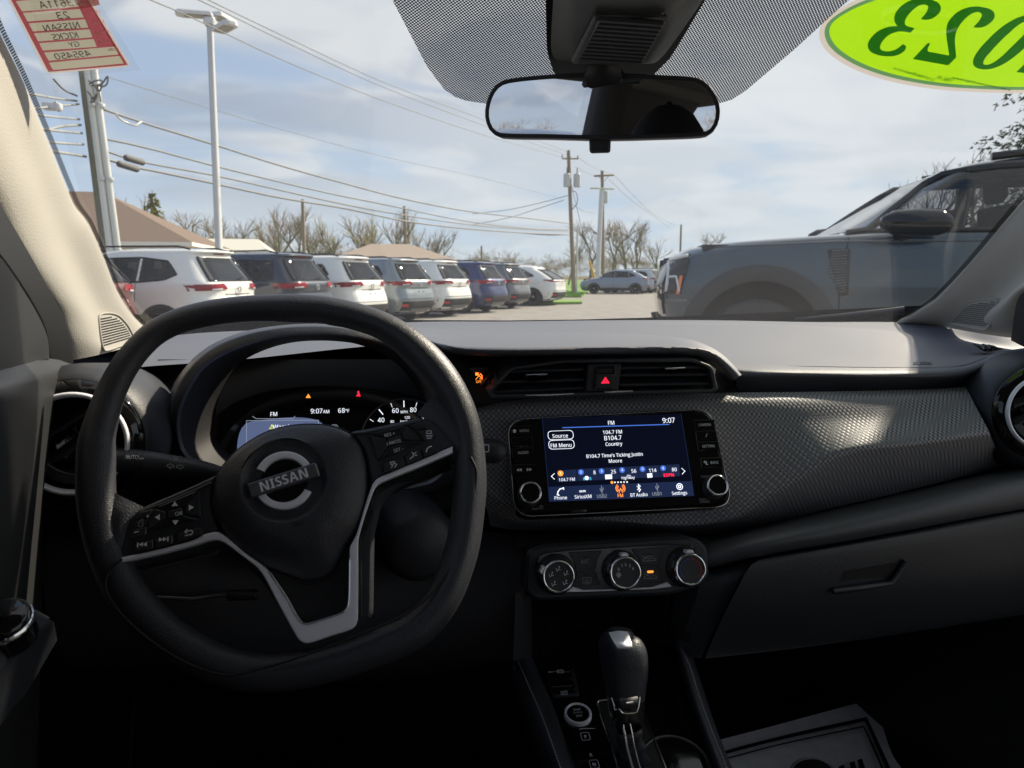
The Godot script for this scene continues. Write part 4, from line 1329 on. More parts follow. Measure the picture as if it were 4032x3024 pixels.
func trees() -> void:
	var protos := []
	var heights := [0.0, 0.0, 0.0, 0.0]
	var specs := [[3, 10.0, 0.75, "twig"], [8, 11.0, 0.95, "twig"], [14, 10.0, 0.62, "twiggold"], [27, 9.0, 1.0, "twig"]]
	# [pixel-free places: x, z, scale, kind, label]
	var list := [[Vector3(-22.948,0,-83.5799),9.8604,0,"bare grey tree rising behind the brown hall roof"],[Vector3(-16.9901,0,-87.3631),9.081,1,"broad bare tree just left of the tall lamp post"],[Vector3(-14.0639,0,-91.8729),8.8522,1,"bare tree just right of the tall lamp post"],[Vector3(-12.3201,0,-96.6671),8.8437,3,"low bare tree right of the lamp post, above the dark navy SUV"],[Vector3(-7.9444,0,-83.384),9.1488,0,"tall open bare tree beside the plain pale pole"],[Vector3(-6.2849,0,-87.1626),9.1386,0,"bare tree directly behind the plain pale pole"],[Vector3(-3.8144,0,-92.7005),8.227,3,"low bare tree right of the plain pale pole"],[Vector3(-1.9004,0,-94.5435),9.4536,2,"yellowish budding tree left of the tallest budding one"],[Vector3(0.3244,0,-87.8531),9.3317,2,"tallest yellow budding tree over the tan roof"],[Vector3(2.8318,0,-91.3547),8.6743,3,"low bare tree above the tan roof's ridge"],[Vector3(4.0667,0,-80.7915),8.8844,0,"tall open tree left of the slightly leaning pole"],[Vector3(6.1865,0,-82.4164),8.9454,2,"leafing tree right behind the slightly leaning pole"],[Vector3(10.3528,0,-96.8125),7.4967,0,"small lone tree in the gap right of the tan roof"],[Vector3(23.1433,0,-72.395),7.4884,1,"big spreading bare tree behind the double-headed lamp post"],[Vector3(26.2055,0,-73.8744),7.9153,1,"big spreading bare tree over the blue grey SUV"],[Vector3(29.3793,0,-75.253),7.8272,1,"spreading bare tree right of the blue grey SUV"],[Vector3(26.8912,0,-93.249),7.1748,3,"low bare tree behind the transformer pole"],[Vector3(36.3093,0,-86.0342),6.8613,3,"low bare tree left of the distant pole by the dark SUV"],[Vector3(47.4359,0,-94.171),7.9965,1,"rounded reddish bare tree over the dark SUV's bonnet"],[Vector3(25.4304,0,-30.4785),6.8076,0,"bare branches just over the dark SUV's windscreen"],[Vector3(29.6314,0,-31.847),8.1122,0,"bare branches between the dark SUV's roof and the conifer"],[Vector3(59.8528,0,-81.1667),7.7763,3,"faint bare tree low over the dark SUV's bonnet"],[Vector3(-25.1007,0,-99.5433),9.9111,3,"low bare tree between the hall roof and the small conifer"],[Vector3(-20.2791,0,-94.2189),8.7963,0,"bare tree on the right flank of the small conifer"],[Vector3(-17.6657,0,-99.9184),9.169,2,"pale bare tree touching the left of the tall lamp post"],[Vector3(-10.0999,0,-90.005),8.9047,2,"thin budding bare tree left of the tall open one"],[Vector3(-8.3642,0,-101.0797),9.4282,3,"low bare tree beneath the splice-free cables, left of the plain pole"],[Vector3(-5.2936,0,-99.3571),9.1825,0,"thin bare tree close on the right of the plain pale pole"],[Vector3(1.7498,0,-95.7915),9.169,0,"bare tree between the tallest budding tree and the roof ridge"],[Vector3(8.8096,0,-94.1511),8.2337,3,"last low bare tree before the gap, right of the leaning pole"],[Vector3(31.5597,0,-85.1815),8.227,0,"bare tree standing between the two big spreading ones"]]
	for t in list:
		var xf := turned(t[0], t[0].x * 1.7, t[1] / float(heights[t[2]]) if heights[t[2]] else 1.0)
		var label: String = t[3]
		while protos.size() < 4:
			protos.append(null)
		if protos[t[2]] == null:
			var o := thing("bare_tree", label, "tree", xf, "bare spring trees beyond the lot")
			bare_tree(o, specs[t[2]][0], specs[t[2]][1], specs[t[2]][2], specs[t[2]][3])
			protos[t[2]] = o
			heights[t[2]] = (o.get_node("crown") as MeshInstance3D).mesh.get_aabb().end.y
			o.transform = turned(t[0], t[0].x * 1.7, t[1] / float(heights[t[2]]))
		else:
			dup(protos[t[2]], "bare_tree", label, xf)
	var c := thing("conifer", "small sunlit yellow-green conifer beside the brown hall roof", "tree", at(Vector3(-15.0188,1.2196,-62) * Vector3(1, 0, 1)))
	conifer(c, 4, 7.6, 1.9, "needlegold")
	c = thing("conifer", "dark tall conifer at the picture's edge above the large dark SUV", "tree", at(Vector3(29.0725,1.2197,-27) * Vector3(1, 0, 1)))
	conifer(c, 6, 14.0, 5.0, "needle")
	# the far woods read as one mass
	var rng := RandomNumberGenerator.new()
	rng.seed = 77
	var mm := MultiMesh.new()
	mm.transform_format = MultiMesh.TRANSFORM_3D
	mm.mesh = protos[3].get_node("crown").mesh
	mm.instance_count = 900
	for i in 900:
		var az := rng.randf_range(-40.0, 62.0) if i < 780 else rng.randf_range(180.0, 240.0)
		var d := rng.randf_range(105.0, 170.0) if i < 780 else rng.randf_range(50.0, 90.0)
		var s := rng.randf_range(2.6, 8.0) / float(heights[3]) * d / 130.0 * (0.85 if az > 4.0 else 1.0)
		mm.set_instance_transform(i, Transform3D(Basis(Vector3.UP, rng.randf() * TAU).scaled(Vector3(1.15, 1.0, 1.15) * s), Vector3(sin(deg_to_rad(az)) * d, -0.3, -cos(deg_to_rad(az)) * d)))
	var w := MultiMeshInstance3D.new()
	w.multimesh = mm
	w.name = "far_woods"
	w.material_override = M["twig"]
	add_child(w, true)
	tag(w, "hazy brown bare woods along the horizon", "woods")
	w.set_meta("kind", "stuff")
	# tufts on the verge
	var gm := MultiMesh.new()
	gm.transform_format = MultiMesh.TRANSFORM_3D
	gm.mesh = pack(PackedVector3Array([Vector3(-0.012, 0, 0), Vector3(0.012, 0, 0), Vector3(0.01, 0.12, 0.02)]), PackedVector3Array([Vector3.FORWARD, Vector3.FORWARD, Vector3.FORWARD]), PackedInt32Array([0, 1, 2]))
	var poly := to_ground(A3([11.8255,0,-48.1644,29.2677,0,-93.9906,20.2143,0,-63.046,12.0734,0,-39.9165,10.1331,0,-40.3289,7.818,0,-31.885]))
	var spots := []
	while spots.size() < 2600:
		var p := Vector2(rng.randf_range(4, 14), rng.randf_range(25, 75))
		if Geometry2D.is_point_in_polygon(p, PackedVector2Array(poly)):
			spots.append(p)
	gm.instance_count = spots.size()
	for i in spots.size():
		gm.set_instance_transform(i, Transform3D(Basis(Vector3.UP, rng.randf() * TAU).scaled(Vector3(3, 1, 3)), Vector3(spots[i].x, 0.09, -spots[i].y)))
	var gr := MultiMeshInstance3D.new()
	gr.multimesh = gm
	gr.name = "grass"
	gr.material_override = M["blade"]
	add_child(gr, true)
	tag(gr, "bright short grass on the verge beyond the white coupe SUV", "grass")
	gr.set_meta("kind", "stuff")


# ---------------------------------------------------------------- the car we sit in
func glass_z(x: float, y: float) -> float:
	return -(1.40 - 0.13 * pow(x / 0.675, 2.0) - (y - 1.125) / tan(deg_to_rad(30.0)))


func glass_patch(lo: Array, hi: Array, off: float, nu := 24, nv := 14) -> ArrayMesh:
	# lo, hi: chains of (x, y) on the windscreen
	var a := lin_chain(lo, nu)
	var b := lin_chain(hi, nu)
	var rows := []
	for j in nv:
		var r := PackedVector3Array()
		for i in nu:
			var p: Vector2 = a[i].lerp(b[i], float(j) / (nv - 1))
			r.append(Vector3(p.x, p.y - off * 0.866, glass_z(p.x, p.y) + off * 0.5))
		rows.append(r)
	return grid(rows)


func dot_image(size: int, fill: float) -> ImageTexture:
	# black dots of the printed glass band, two to a tile
	var im := Image.create(size, size, false, Image.FORMAT_RGBA8)
	for y in size:
		for x in size:
			var u := float(x) / size
			var v := float(y) / size
			var d := 9.0
			for c in [Vector2(0, 0), Vector2(1, 0), Vector2(0, 1), Vector2(1, 1), Vector2(0.5, 0.5)]:
				d = minf(d, Vector2((u - c.x) * 1.0, (v - c.y) * 1.0).length())
			im.set_pixel(x, y, Color(0.01, 0.01, 0.012, clampf((fill - d) * size * 0.35 + 0.5, 0.0, 1.0)))
	return ImageTexture.create_from_image(im)


func dotted(mesh: ArrayMesh, key: String) -> ArrayMesh:
	return mesh


func uv_glass(mesh: ArrayMesh, pitch: float) -> ArrayMesh:
	var ar := mesh.surface_get_arrays(0)
	var uv := PackedVector2Array()
	for p in ar[Mesh.ARRAY_VERTEX]:
		uv.append(Vector2(p.x, p.y / sin(deg_to_rad(30.0))) / pitch)
	return pack(ar[Mesh.ARRAY_VERTEX], ar[Mesh.ARRAY_NORMAL], ar[Mesh.ARRAY_INDEX], uv)


func xy(pts: Array) -> Array:
	var out := []
	for p in pts:
		out.append(Vector2(p.x, p.y))
	return out


func cabin() -> Node3D:
	var car := thing("compact_car", "car seen from its own driver's seat, with black dashboard and pale pillars", "car")
	shell(car)
	windscreen(car)
	dash(car)
	cluster(car)
	vents(car)
	screen(car)
	climate(car)
	console(car)
	stalks(car)
	return car


func shell(car: Node3D) -> void:
	# pillars: inner edge on the glass, a crest, the outer edge at the door seal
	var li := A3([-0.6662,1.4374,-0.7242,-0.6684,1.425,-0.745,-0.6705,1.4012,-0.7853,-0.6746,1.3764,-0.8266,-0.6792,1.3514,-0.8682,-0.6842,1.3254,-0.9112,-0.6886,1.2988,-0.9557,-0.6857,1.2826,-0.9848,-0.6912,1.2414,-1.054,-0.6989,1.1998,-1.123,-0.6988,1.16,-1.1921,-0.6904,1.1361,-1.2368,-0.6758,1.1198,-1.2708])
	var lm := A3([-0.6425,1.4006,-0.62,-0.6426,1.3913,-0.64,-0.6476,1.3726,-0.68,-0.6529,1.3496,-0.72,-0.6597,1.331,-0.76,-0.6653,1.3093,-0.8,-0.674,1.285,-0.85,-0.682,1.2595,-0.9,-0.6906,1.2273,-0.96,-0.6981,1.1949,-1.02,-0.7036,1.1631,-1.08,-0.7056,1.1311,-1.14,-0.6917,1.1194,-1.2])
	var lo := A3([-0.6232,1.3635,-0.5,-0.6256,1.3529,-0.52,-0.6282,1.3372,-0.55,-0.632,1.3214,-0.58,-0.636,1.3046,-0.61,-0.6406,1.285,-0.64,-0.6484,1.2615,-0.68,-0.6549,1.2388,-0.72,-0.663,1.2177,-0.77,-0.6727,1.1988,-0.82,-0.685,1.1755,-0.88,-0.6964,1.1455,-0.93,-0.7101,1.1201,-0.97])
	var lb := []
	var bo := []
	for i in li.size():
		lb.append(lo[i] + Vector3(-0.05, 0.0, 0.03))
		bo.append(li[i] + Vector3(-0.03, 0.01, -0.02))
	part("left_pillar_trim", patch([bo, li, lm, lo, lb], 40, 24), "trim", car)
	var ri := A3([0.5524,1.3917,-0.8431,0.5743,1.3565,-0.8969,0.5901,1.3305,-0.9368,0.6005,1.3108,-0.9673,0.6135,1.2863,-1.0053,0.6264,1.2629,-1.0413,0.639,1.2386,-1.0787,0.6545,1.2054,-1.1305,0.667,1.173,-1.182,0.6664,1.1574,-1.2092,0.6644,1.1411,-1.2381,0.6622,1.1319,-1.2549,0.6584,1.1258,-1.2669])
	var rm := A3([0.4711,1.3458,-0.7,0.4914,1.3171,-0.74,0.5152,1.2939,-0.78,0.5396,1.2761,-0.82,0.5689,1.255,-0.87,0.599,1.2366,-0.92,0.6244,1.2142,-0.97,0.6525,1.1871,-1.03,0.6735,1.1636,-1.09,0.6869,1.1482,-1.13,0.6983,1.1353,-1.17,0.7053,1.1267,-1.2,0.7058,1.1255,-1.24])
	var ro := A3([0.3709,1.2976,-0.58,0.3722,1.2779,-0.6,0.3775,1.2632,-0.62,0.3929,1.2519,-0.65,0.4179,1.2411,-0.69,0.4402,1.2304,-0.73,0.471,1.2184,-0.78,0.4918,1.2084,-0.82,0.5188,1.1975,-0.86,0.5551,1.1838,-0.9,0.5946,1.165,-0.94,0.6346,1.1388,-0.98,0.6739,1.1188,-1.02])
	var rb := []
	bo = []
	for i in ri.size():
		rb.append(ro[i] + Vector3(0.05, 0.0, 0.03))
		bo.append(ri[i] + Vector3(0.03, 0.01, -0.02))
	part("right_pillar_trim", patch([bo, ri, rm, ro, rb], 40, 24), "trim", car)
	grille(car, car.get_node("left_pillar_trim"), A3([-0.6873,1.1684,-1,-0.6842,1.1721,-1,-0.6808,1.1728,-1.01,-0.6771,1.1722,-1.015,-0.6728,1.17,-1.02,-0.6717,1.1665,-1.03,-0.6718,1.1532,-1.06,-0.6738,1.1396,-1.085,-0.6747,1.1336,-1.095,-0.6751,1.1313,-1.09,-0.6805,1.1298,-1.05,-0.683,1.1291,-1,-0.6827,1.1326,-0.99,-0.6842,1.1509,-0.99]), 0.004)
	grille(car, car.get_node("right_pillar_trim"), A3([0.6375,1.1802,-1.04,0.631,1.1813,-1.02,0.6284,1.1809,-1.01,0.6216,1.178,-1,0.6103,1.1645,-0.99,0.613,1.1438,-1,0.6142,1.1346,-1.01,0.619,1.134,-1.03,0.6268,1.1362,-1.07,0.6261,1.1395,-1.1,0.6318,1.1424,-1.11,0.6277,1.15,-1.1,0.6282,1.1645,-1.08,0.6284,1.1755,-1.06]), 0.004)

	part("door_seal", patch([A3([0.3579,1.2963,-0.57,0.3657,1.26,-0.61,0.4067,1.238,-0.68,0.4605,1.2153,-0.77,0.5087,1.195,-0.85,0.5843,1.1649,-0.93,0.6245,1.1376,-0.97,0.6547,1.1167,-1]), A3([0.374,1.2855,-0.55,0.3736,1.2457,-0.59,0.4076,1.2187,-0.65,0.4559,1.1946,-0.73,0.4944,1.1744,-0.8,0.5561,1.151,-0.87,0.6032,1.1282,-0.92,0.6218,1.1107,-0.94]), A3([0.4511,1.1924,-0.55,0.4217,1.1672,-0.57,0.4268,1.1503,-0.62,0.4522,1.1359,-0.68,0.4877,1.1261,-0.74,0.5376,1.1189,-0.8,0.5737,1.1113,-0.85,0.5943,1.1059,-0.88])], 24, 8), "dark", car)
	# door on the left: seal, mirror corner, ledge, armrest with switches
	part("door_seal", patch([A3([-0.6109,1.3547,-0.47,-0.6181,1.3364,-0.52,-0.6244,1.307,-0.57,-0.6301,1.2722,-0.62,-0.6391,1.2434,-0.68,-0.6557,1.2048,-0.77,-0.6711,1.1788,-0.84,-0.6862,1.1479,-0.9,-0.6991,1.1196,-0.94]), A3([-0.6026,1.3356,-0.43,-0.6059,1.3095,-0.46,-0.6111,1.2844,-0.5,-0.6205,1.2539,-0.56,-0.6315,1.2266,-0.63,-0.6485,1.1974,-0.71,-0.6662,1.1712,-0.78,-0.6827,1.1474,-0.83,-0.6976,1.1249,-0.87])], 24, 3), "dark", car)
	part("mirror_corner", patch([A3([-0.5909,1.269,-0.44,-0.5988,1.2487,-0.5,-0.609,1.2325,-0.56,-0.6283,1.2094,-0.64,-0.6476,1.1816,-0.72,-0.665,1.1591,-0.78,-0.6838,1.1376,-0.83]), A3([-0.5752,1.2184,-0.36,-0.5878,1.202,-0.42,-0.605,1.1832,-0.5,-0.6188,1.1681,-0.57,-0.6305,1.1585,-0.63,-0.6544,1.1479,-0.72,-0.6804,1.1355,-0.82]), A3([-0.5798,1.1759,-0.36,-0.5912,1.1679,-0.42,-0.6071,1.1603,-0.5,-0.62,1.155,-0.57,-0.6311,1.1517,-0.63,-0.6547,1.1447,-0.72,-0.6802,1.1376,-0.82])], 20, 10), "doorskin", car)
	part("door_ledge", patch([A3([-0.5761,1.1621,-0.32,-0.5915,1.1653,-0.42,-0.62,1.1553,-0.57,-0.6353,1.151,-0.65,-0.6839,1.1366,-0.83,-0.6995,1.1237,-0.92,-0.7034,1.1144,-0.96]), A3([-0.5649,1.1566,-0.3,-0.5724,1.1601,-0.38,-0.5916,1.1513,-0.5,-0.6089,1.1453,-0.58,-0.6593,1.1298,-0.76,-0.6861,1.1212,-0.88,-0.6969,1.1139,-0.945]), A3([-0.5653,1.153,-0.3,-0.5677,1.1582,-0.37,-0.5898,1.1482,-0.495,-0.6073,1.1423,-0.575,-0.656,1.1268,-0.75,-0.683,1.1174,-0.87,-0.6929,1.1089,-0.93]), A3([-0.5783,1.1426,-0.32,-0.5788,1.1452,-0.39,-0.5973,1.1332,-0.51,-0.6144,1.1264,-0.59,-0.6611,1.1083,-0.76,-0.6876,1.0972,-0.87,-0.6946,1.0927,-0.92]), A3([-0.5917,1.0779,-0.33,-0.6033,1.0483,-0.42,-0.6298,0.9996,-0.56,-0.6541,0.9761,-0.66,-0.6883,0.9567,-0.78,-0.7192,0.9662,-0.88,-0.7382,0.9767,-0.95]), A3([-0.6086,0.9825,-0.34,-0.6316,0.9131,-0.45,-0.6619,0.8239,-0.6,-0.6874,0.7648,-0.7,-0.7246,0.6964,-0.82,-0.7595,0.6516,-0.92,-0.7848,0.6228,-1])], 26, 26), "doorskin", car)
	part("armrest", patch([A3([-0.6038,1.0427,-0.42,-0.6128,1.0057,-0.52,-0.6198,0.9952,-0.55,-0.6299,0.9789,-0.59,-0.6265,0.9686,-0.6,-0.6156,0.9601,-0.6]), A3([-0.5948,1.0352,-0.4,-0.6053,0.998,-0.5,-0.6124,0.9876,-0.53,-0.6183,0.9775,-0.56,-0.6169,0.971,-0.575,-0.6124,0.9633,-0.59]), A3([-0.5757,1.0294,-0.36,-0.5893,0.993,-0.46,-0.5945,0.9867,-0.485,-0.5975,0.9817,-0.51,-0.6017,0.9761,-0.54,-0.6075,0.9669,-0.58]), A3([-0.5789,1.0218,-0.365,-0.592,0.9849,-0.465,-0.5972,0.9784,-0.49,-0.5994,0.9736,-0.515,-0.6046,0.9667,-0.55,-0.6073,0.9625,-0.585]), A3([-0.5904,0.9809,-0.38,-0.6019,0.944,-0.48,-0.6044,0.9422,-0.5,-0.6084,0.9356,-0.53,-0.615,0.9309,-0.57,-0.612,0.9412,-0.6])], 24, 20), "plastic", car)
	var sw := part("switch_panel", patch([A3([-0.6142,1.0105,-0.497,-0.6118,1.0028,-0.517,-0.6093,0.9936,-0.535,-0.6115,0.9792,-0.56]), A3([-0.6112,1.0101,-0.49,-0.609,1.0021,-0.51,-0.6069,0.993,-0.525,-0.6068,0.9835,-0.54])], 10, 5, true), "gloss", car)
	for p in [Vector3(-0.6044,1.0047,-0.505), Vector3(-0.6042,0.9906,-0.53)]:
		part("arrow_mark", plate([Vector2(-0.002, -0.0012), Vector2(0.002, -0.0012), Vector2(0, 0.0016)], 0.0, 0.0004), "print", sw, Transform3D(Basis(Vector3.RIGHT, -0.6), p + Vector3(0, 0.004, 0.004)))
	part("mirror_dial", lathe([Vector2(0.001, 0.012), Vector2(0.013, 0.011), Vector2(0.016, 0.007), Vector2(0.017, -0.01)], 22, Transform3D(Basis(Vector3.RIGHT, -1.15), Vector3(-0.5987,1.0035,-0.49))), "gloss", sw)
	part("dial_rim", lathe([Vector2(0.0165, 0.006), Vector2(0.0175, 0.007), Vector2(0.018, 0.004)], 22, Transform3D(Basis(Vector3.RIGHT, -1.15), Vector3(-0.5987,1.0035,-0.49))), "chrome", sw)
	part("door_card", box(Vector3(0.06, 1.0, 2.6), Vector3(-0.84, 0.6, 0.0)), "plastic", car)
	part("door_card", box(Vector3(0.06, 0.5, 2.6), Vector3(0.80, 0.36, 0.0), 0.02), "plastic", car)  # unseen right door, cut low and unglazed to let skylight into the footwell
	part("floor", box(Vector3(1.7, 0.06, 3.3), Vector3(-0.02, 0.17, -0.05)), "carpet", car)
	part("cowl_panel", patch([[Vector3(-0.84, 1.118, -1.18), Vector3(-0.4, 1.124, -1.36), Vector3(0, 1.128, -1.40), Vector3(0.4, 1.124, -1.36), Vector3(0.84, 1.118, -1.18)], [Vector3(-0.88, 1.09, -1.34), Vector3(-0.4, 1.09, -1.46), Vector3(0, 1.09, -1.5), Vector3(0.4, 1.09, -1.46), Vector3(0.86, 1.09, -1.34)]], 20, 3), "dark", car)
	part("firewall", patch([[Vector3(-0.86, 1.16, -1.34), Vector3(0, 1.13, -1.47), Vector3(0.84, 1.16, -1.34)], [Vector3(-0.86, 0.7, -1.5), Vector3(0, 0.7, -1.55), Vector3(0.84, 0.7, -1.5)], [Vector3(-0.86, 0.15, -1.55), Vector3(0, 0.15, -1.6), Vector3(0.84, 0.15, -1.55)]], 12, 8), "carpet", car)
	part("cowl_side", box(Vector3(0.3, 1.0, 0.9), Vector3(-0.86, 0.6, -1.1)), "carpet", car)
	part("cowl_side", box(Vector3(0.26, 0.92, 0.9), Vector3(0.88, 0.57, -1.12)), "plastic", car)
	# roof, rear quarters, back seat: what the mirror sees and what shuts the cabin
	part("headliner", patch([[Vector3(-0.6, 1.48, -0.52), Vector3(0, 1.595, -0.56), Vector3(0.6, 1.48, -0.52)], [Vector3(-0.68, 1.53, -0.2), Vector3(0, 1.67, -0.2), Vector3(0.68, 1.53, -0.2)], [Vector3(-0.68, 1.53, 0.6), Vector3(0, 1.69, 0.6), Vector3(0.68, 1.53, 0.6)], [Vector3(-0.7, 1.5, 1.5), Vector3(0, 1.63, 1.5), Vector3(0.7, 1.5, 1.5)], [Vector3(-0.88, 1.46, 1.8), Vector3(0, 1.52, 1.82), Vector3(0.88, 1.46, 1.8)]], 20, 24), "headliner", car)
	part("roof_skin", patch([[Vector3(-0.64, 1.5, -0.54), Vector3(0, 1.625, -0.58), Vector3(0.64, 1.5, -0.54)], [Vector3(-0.72, 1.56, -0.2), Vector3(0, 1.7, -0.2), Vector3(0.72, 1.56, -0.2)], [Vector3(-0.72, 1.56, 0.6), Vector3(0, 1.72, 0.6), Vector3(0.72, 1.56, 0.6)], [Vector3(-0.74, 1.53, 1.5), Vector3(0, 1.66, 1.5), Vector3(0.74, 1.53, 1.5)], [Vector3(-0.9, 1.48, 1.83), Vector3(0, 1.55, 1.85), Vector3(0.9, 1.48, 1.83)]], 20, 24), "paint_gunmetal", car)
	for s in [-1.0, 1.0]:
		var dx := -0.02 if s < 0 else 0.0
		part("roof_rail_trim", tube([Vector3(s * 0.63, 1.47, -0.62), Vector3(s * 0.69, 1.535, -0.2), Vector3(s * 0.69, 1.535, 0.6), Vector3(s * 0.7, 1.5, 1.5), Vector3(s * 0.82, 1.49, 1.8)], 0.03, 8), "headliner", car)
		part("centre_pillar", tube([Vector3(s * 0.81, 1.02, 0.6), Vector3(s * 0.76, 1.26, 0.62), Vector3(s * 0.70, 1.53, 0.64)], 0.06, 8), "darktrim", car)
		part("rear_quarter", patch([[Vector3(s * 0.8, 1.28, 0.64), Vector3(s * 0.75, 1.38, 0.64), Vector3(s * 0.68, 1.53, 0.66)], [Vector3(s * 0.86, 1.04, 1.5), Vector3(s * 0.8, 1.3, 1.5), Vector3(s * 0.68, 1.5, 1.5)], [Vector3(s * 0.88, 1.04, 1.9), Vector3(s * 0.86, 1.3, 1.86), Vector3(s * 0.86, 1.46, 1.82)]], 8, 4, true), "darktrim", car)
	part("tailgate", patch([[Vector3(-0.9, 1.1, 1.95), Vector3(0, 1.1, 2.02), Vector3(0.9, 1.1, 1.95)], [Vector3(-0.85, 0.2, 1.9), Vector3(0, 0.2, 2.0), Vector3(0.85, 0.2, 1.9)]], 8, 4, true), "plastic", car)
	part("rear_deck", box(Vector3(1.64, 0.9, 0.7), Vector3(0, 0.6, 1.5), 0.05), "carpet", car)
	part("front_header", box(Vector3(1.2, 0.05, 0.1), Vector3(0, 1.535, -0.58), 0.02), "headliner", car)

	# bonnet and wiper beyond the glass
	part("bonnet", patch([[Vector3(-0.72, 1.07, -1.36), Vector3(0, 1.085, -1.5), Vector3(0.72, 1.09, -1.34)], [Vector3(-0.7, 1.04, -1.7), Vector3(0, 1.08, -1.8), Vector3(0.7, 1.055, -1.7)], [Vector3(-0.6, 0.9, -2.25), Vector3(0, 0.95, -2.35), Vector3(0.6, 0.9, -2.25)], [Vector3(-0.6, 0.5, -2.3), Vector3(0, 0.5, -2.4), Vector3(0.6, 0.5, -2.3)]], 16, 16), "paint_palesilver", car)
	part("wiper", tube(A3([0.5239,1.1268,-1.4,0.6039,1.1338,-1.37,0.6648,1.1405,-1.35,0.7106,1.1502,-1.31]), 0.008, 6), "gloss", car)
	part("wiper_blade", tube(A3([0.5323,1.1291,-1.395,0.6001,1.1373,-1.365,0.7061,1.1546,-1.305]), 0.005, 5), "plastic", car)


func grille(car: Node3D, pillar: MeshInstance3D, aim: Array, lift: float) -> void:
	# speaker grille let into a pillar: a rim, a mesh sheet with rows of holes
	var pts := []
	var ar := pillar.mesh.surface_get_arrays(0)
	var vs: PackedVector3Array = ar[Mesh.ARRAY_VERTEX]
	var ix: PackedInt32Array = ar[Mesh.ARRAY_INDEX]
	for p in aim:
		var best := 9.0
		for i in range(0, ix.size(), 3):
			var h = Geometry3D.ray_intersects_triangle(CAM, (p - CAM).normalized(), vs[ix[i]], vs[ix[i + 1]], vs[ix[i + 2]])
			if h != null:
				best = minf(best, CAM.distance_to(h))
		if best < 9.0:
			pts.append(CAM + (p - CAM).normalized() * best)
	aim = pts
	var c := Vector3.ZERO
	for p in pts:
		c += p
	c /= pts.size()
	var n := Vector3.ZERO
	for i in pts.size():
		n += (pts[i] - c).cross(pts[(i + 1) % pts.size()] - c)
	n = n.normalized()
	if n.dot(CAM - c) < 0:
		n = -n
	var u := Vector3.UP.cross(n).normalized()
	var v := n.cross(u)
	var f := Transform3D(Basis(u, v, n), c + (CAM - c).normalized() * lift)
	var inv := f.affine_inverse()
	var poly := []
	for p in pts:
		var dir: Vector3 = (p - CAM).normalized()
		var q: Vector3 = CAM + dir * ((f.origin - CAM).dot(n) / dir.dot(n))
		q = inv * q
		poly.append(Vector2(q.x, q.y))
	poly = curve2(poly, 48, true)
	var g := part("speaker_grille", plate(poly, -0.006, 0.0), "trim", car, f)
	part("rim", strip(inset(poly, -0.0022), poly, -0.01, 0.0022, true), "trim", g)
	# holes, as dark pits between raised cells
	var holes := []
	var lo := Vector2(9, 9)
	var hi := Vector2(-9, -9)
	for p in poly:
		lo = lo.min(p)
		hi = hi.max(p)
	var inner := PackedVector2Array(inset(poly, 0.004))
	var step := 0.0042
	var k := 0
	var y := lo.y
	while y < hi.y:
		var x := lo.x + (step / 2 if k % 2 else 0.0)
		while x < hi.x:
			if Geometry2D.is_point_in_polygon(Vector2(x, y), inner):
				holes.append(grid([PackedVector3Array([Vector3(x - 0.0013, y - 0.001, 0.0004), Vector3(x + 0.0013, y - 0.001, 0.0004)]), PackedVector3Array([Vector3(x - 0.0013, y + 0.001, 0.0004), Vector3(x + 0.0013, y + 0.001, 0.0004)])]))
			x += step
		y += step * 0.8
		k += 1
	var hp := part("holes", join(holes), "dark", g)
	hp.set_meta("kind", "stuff")


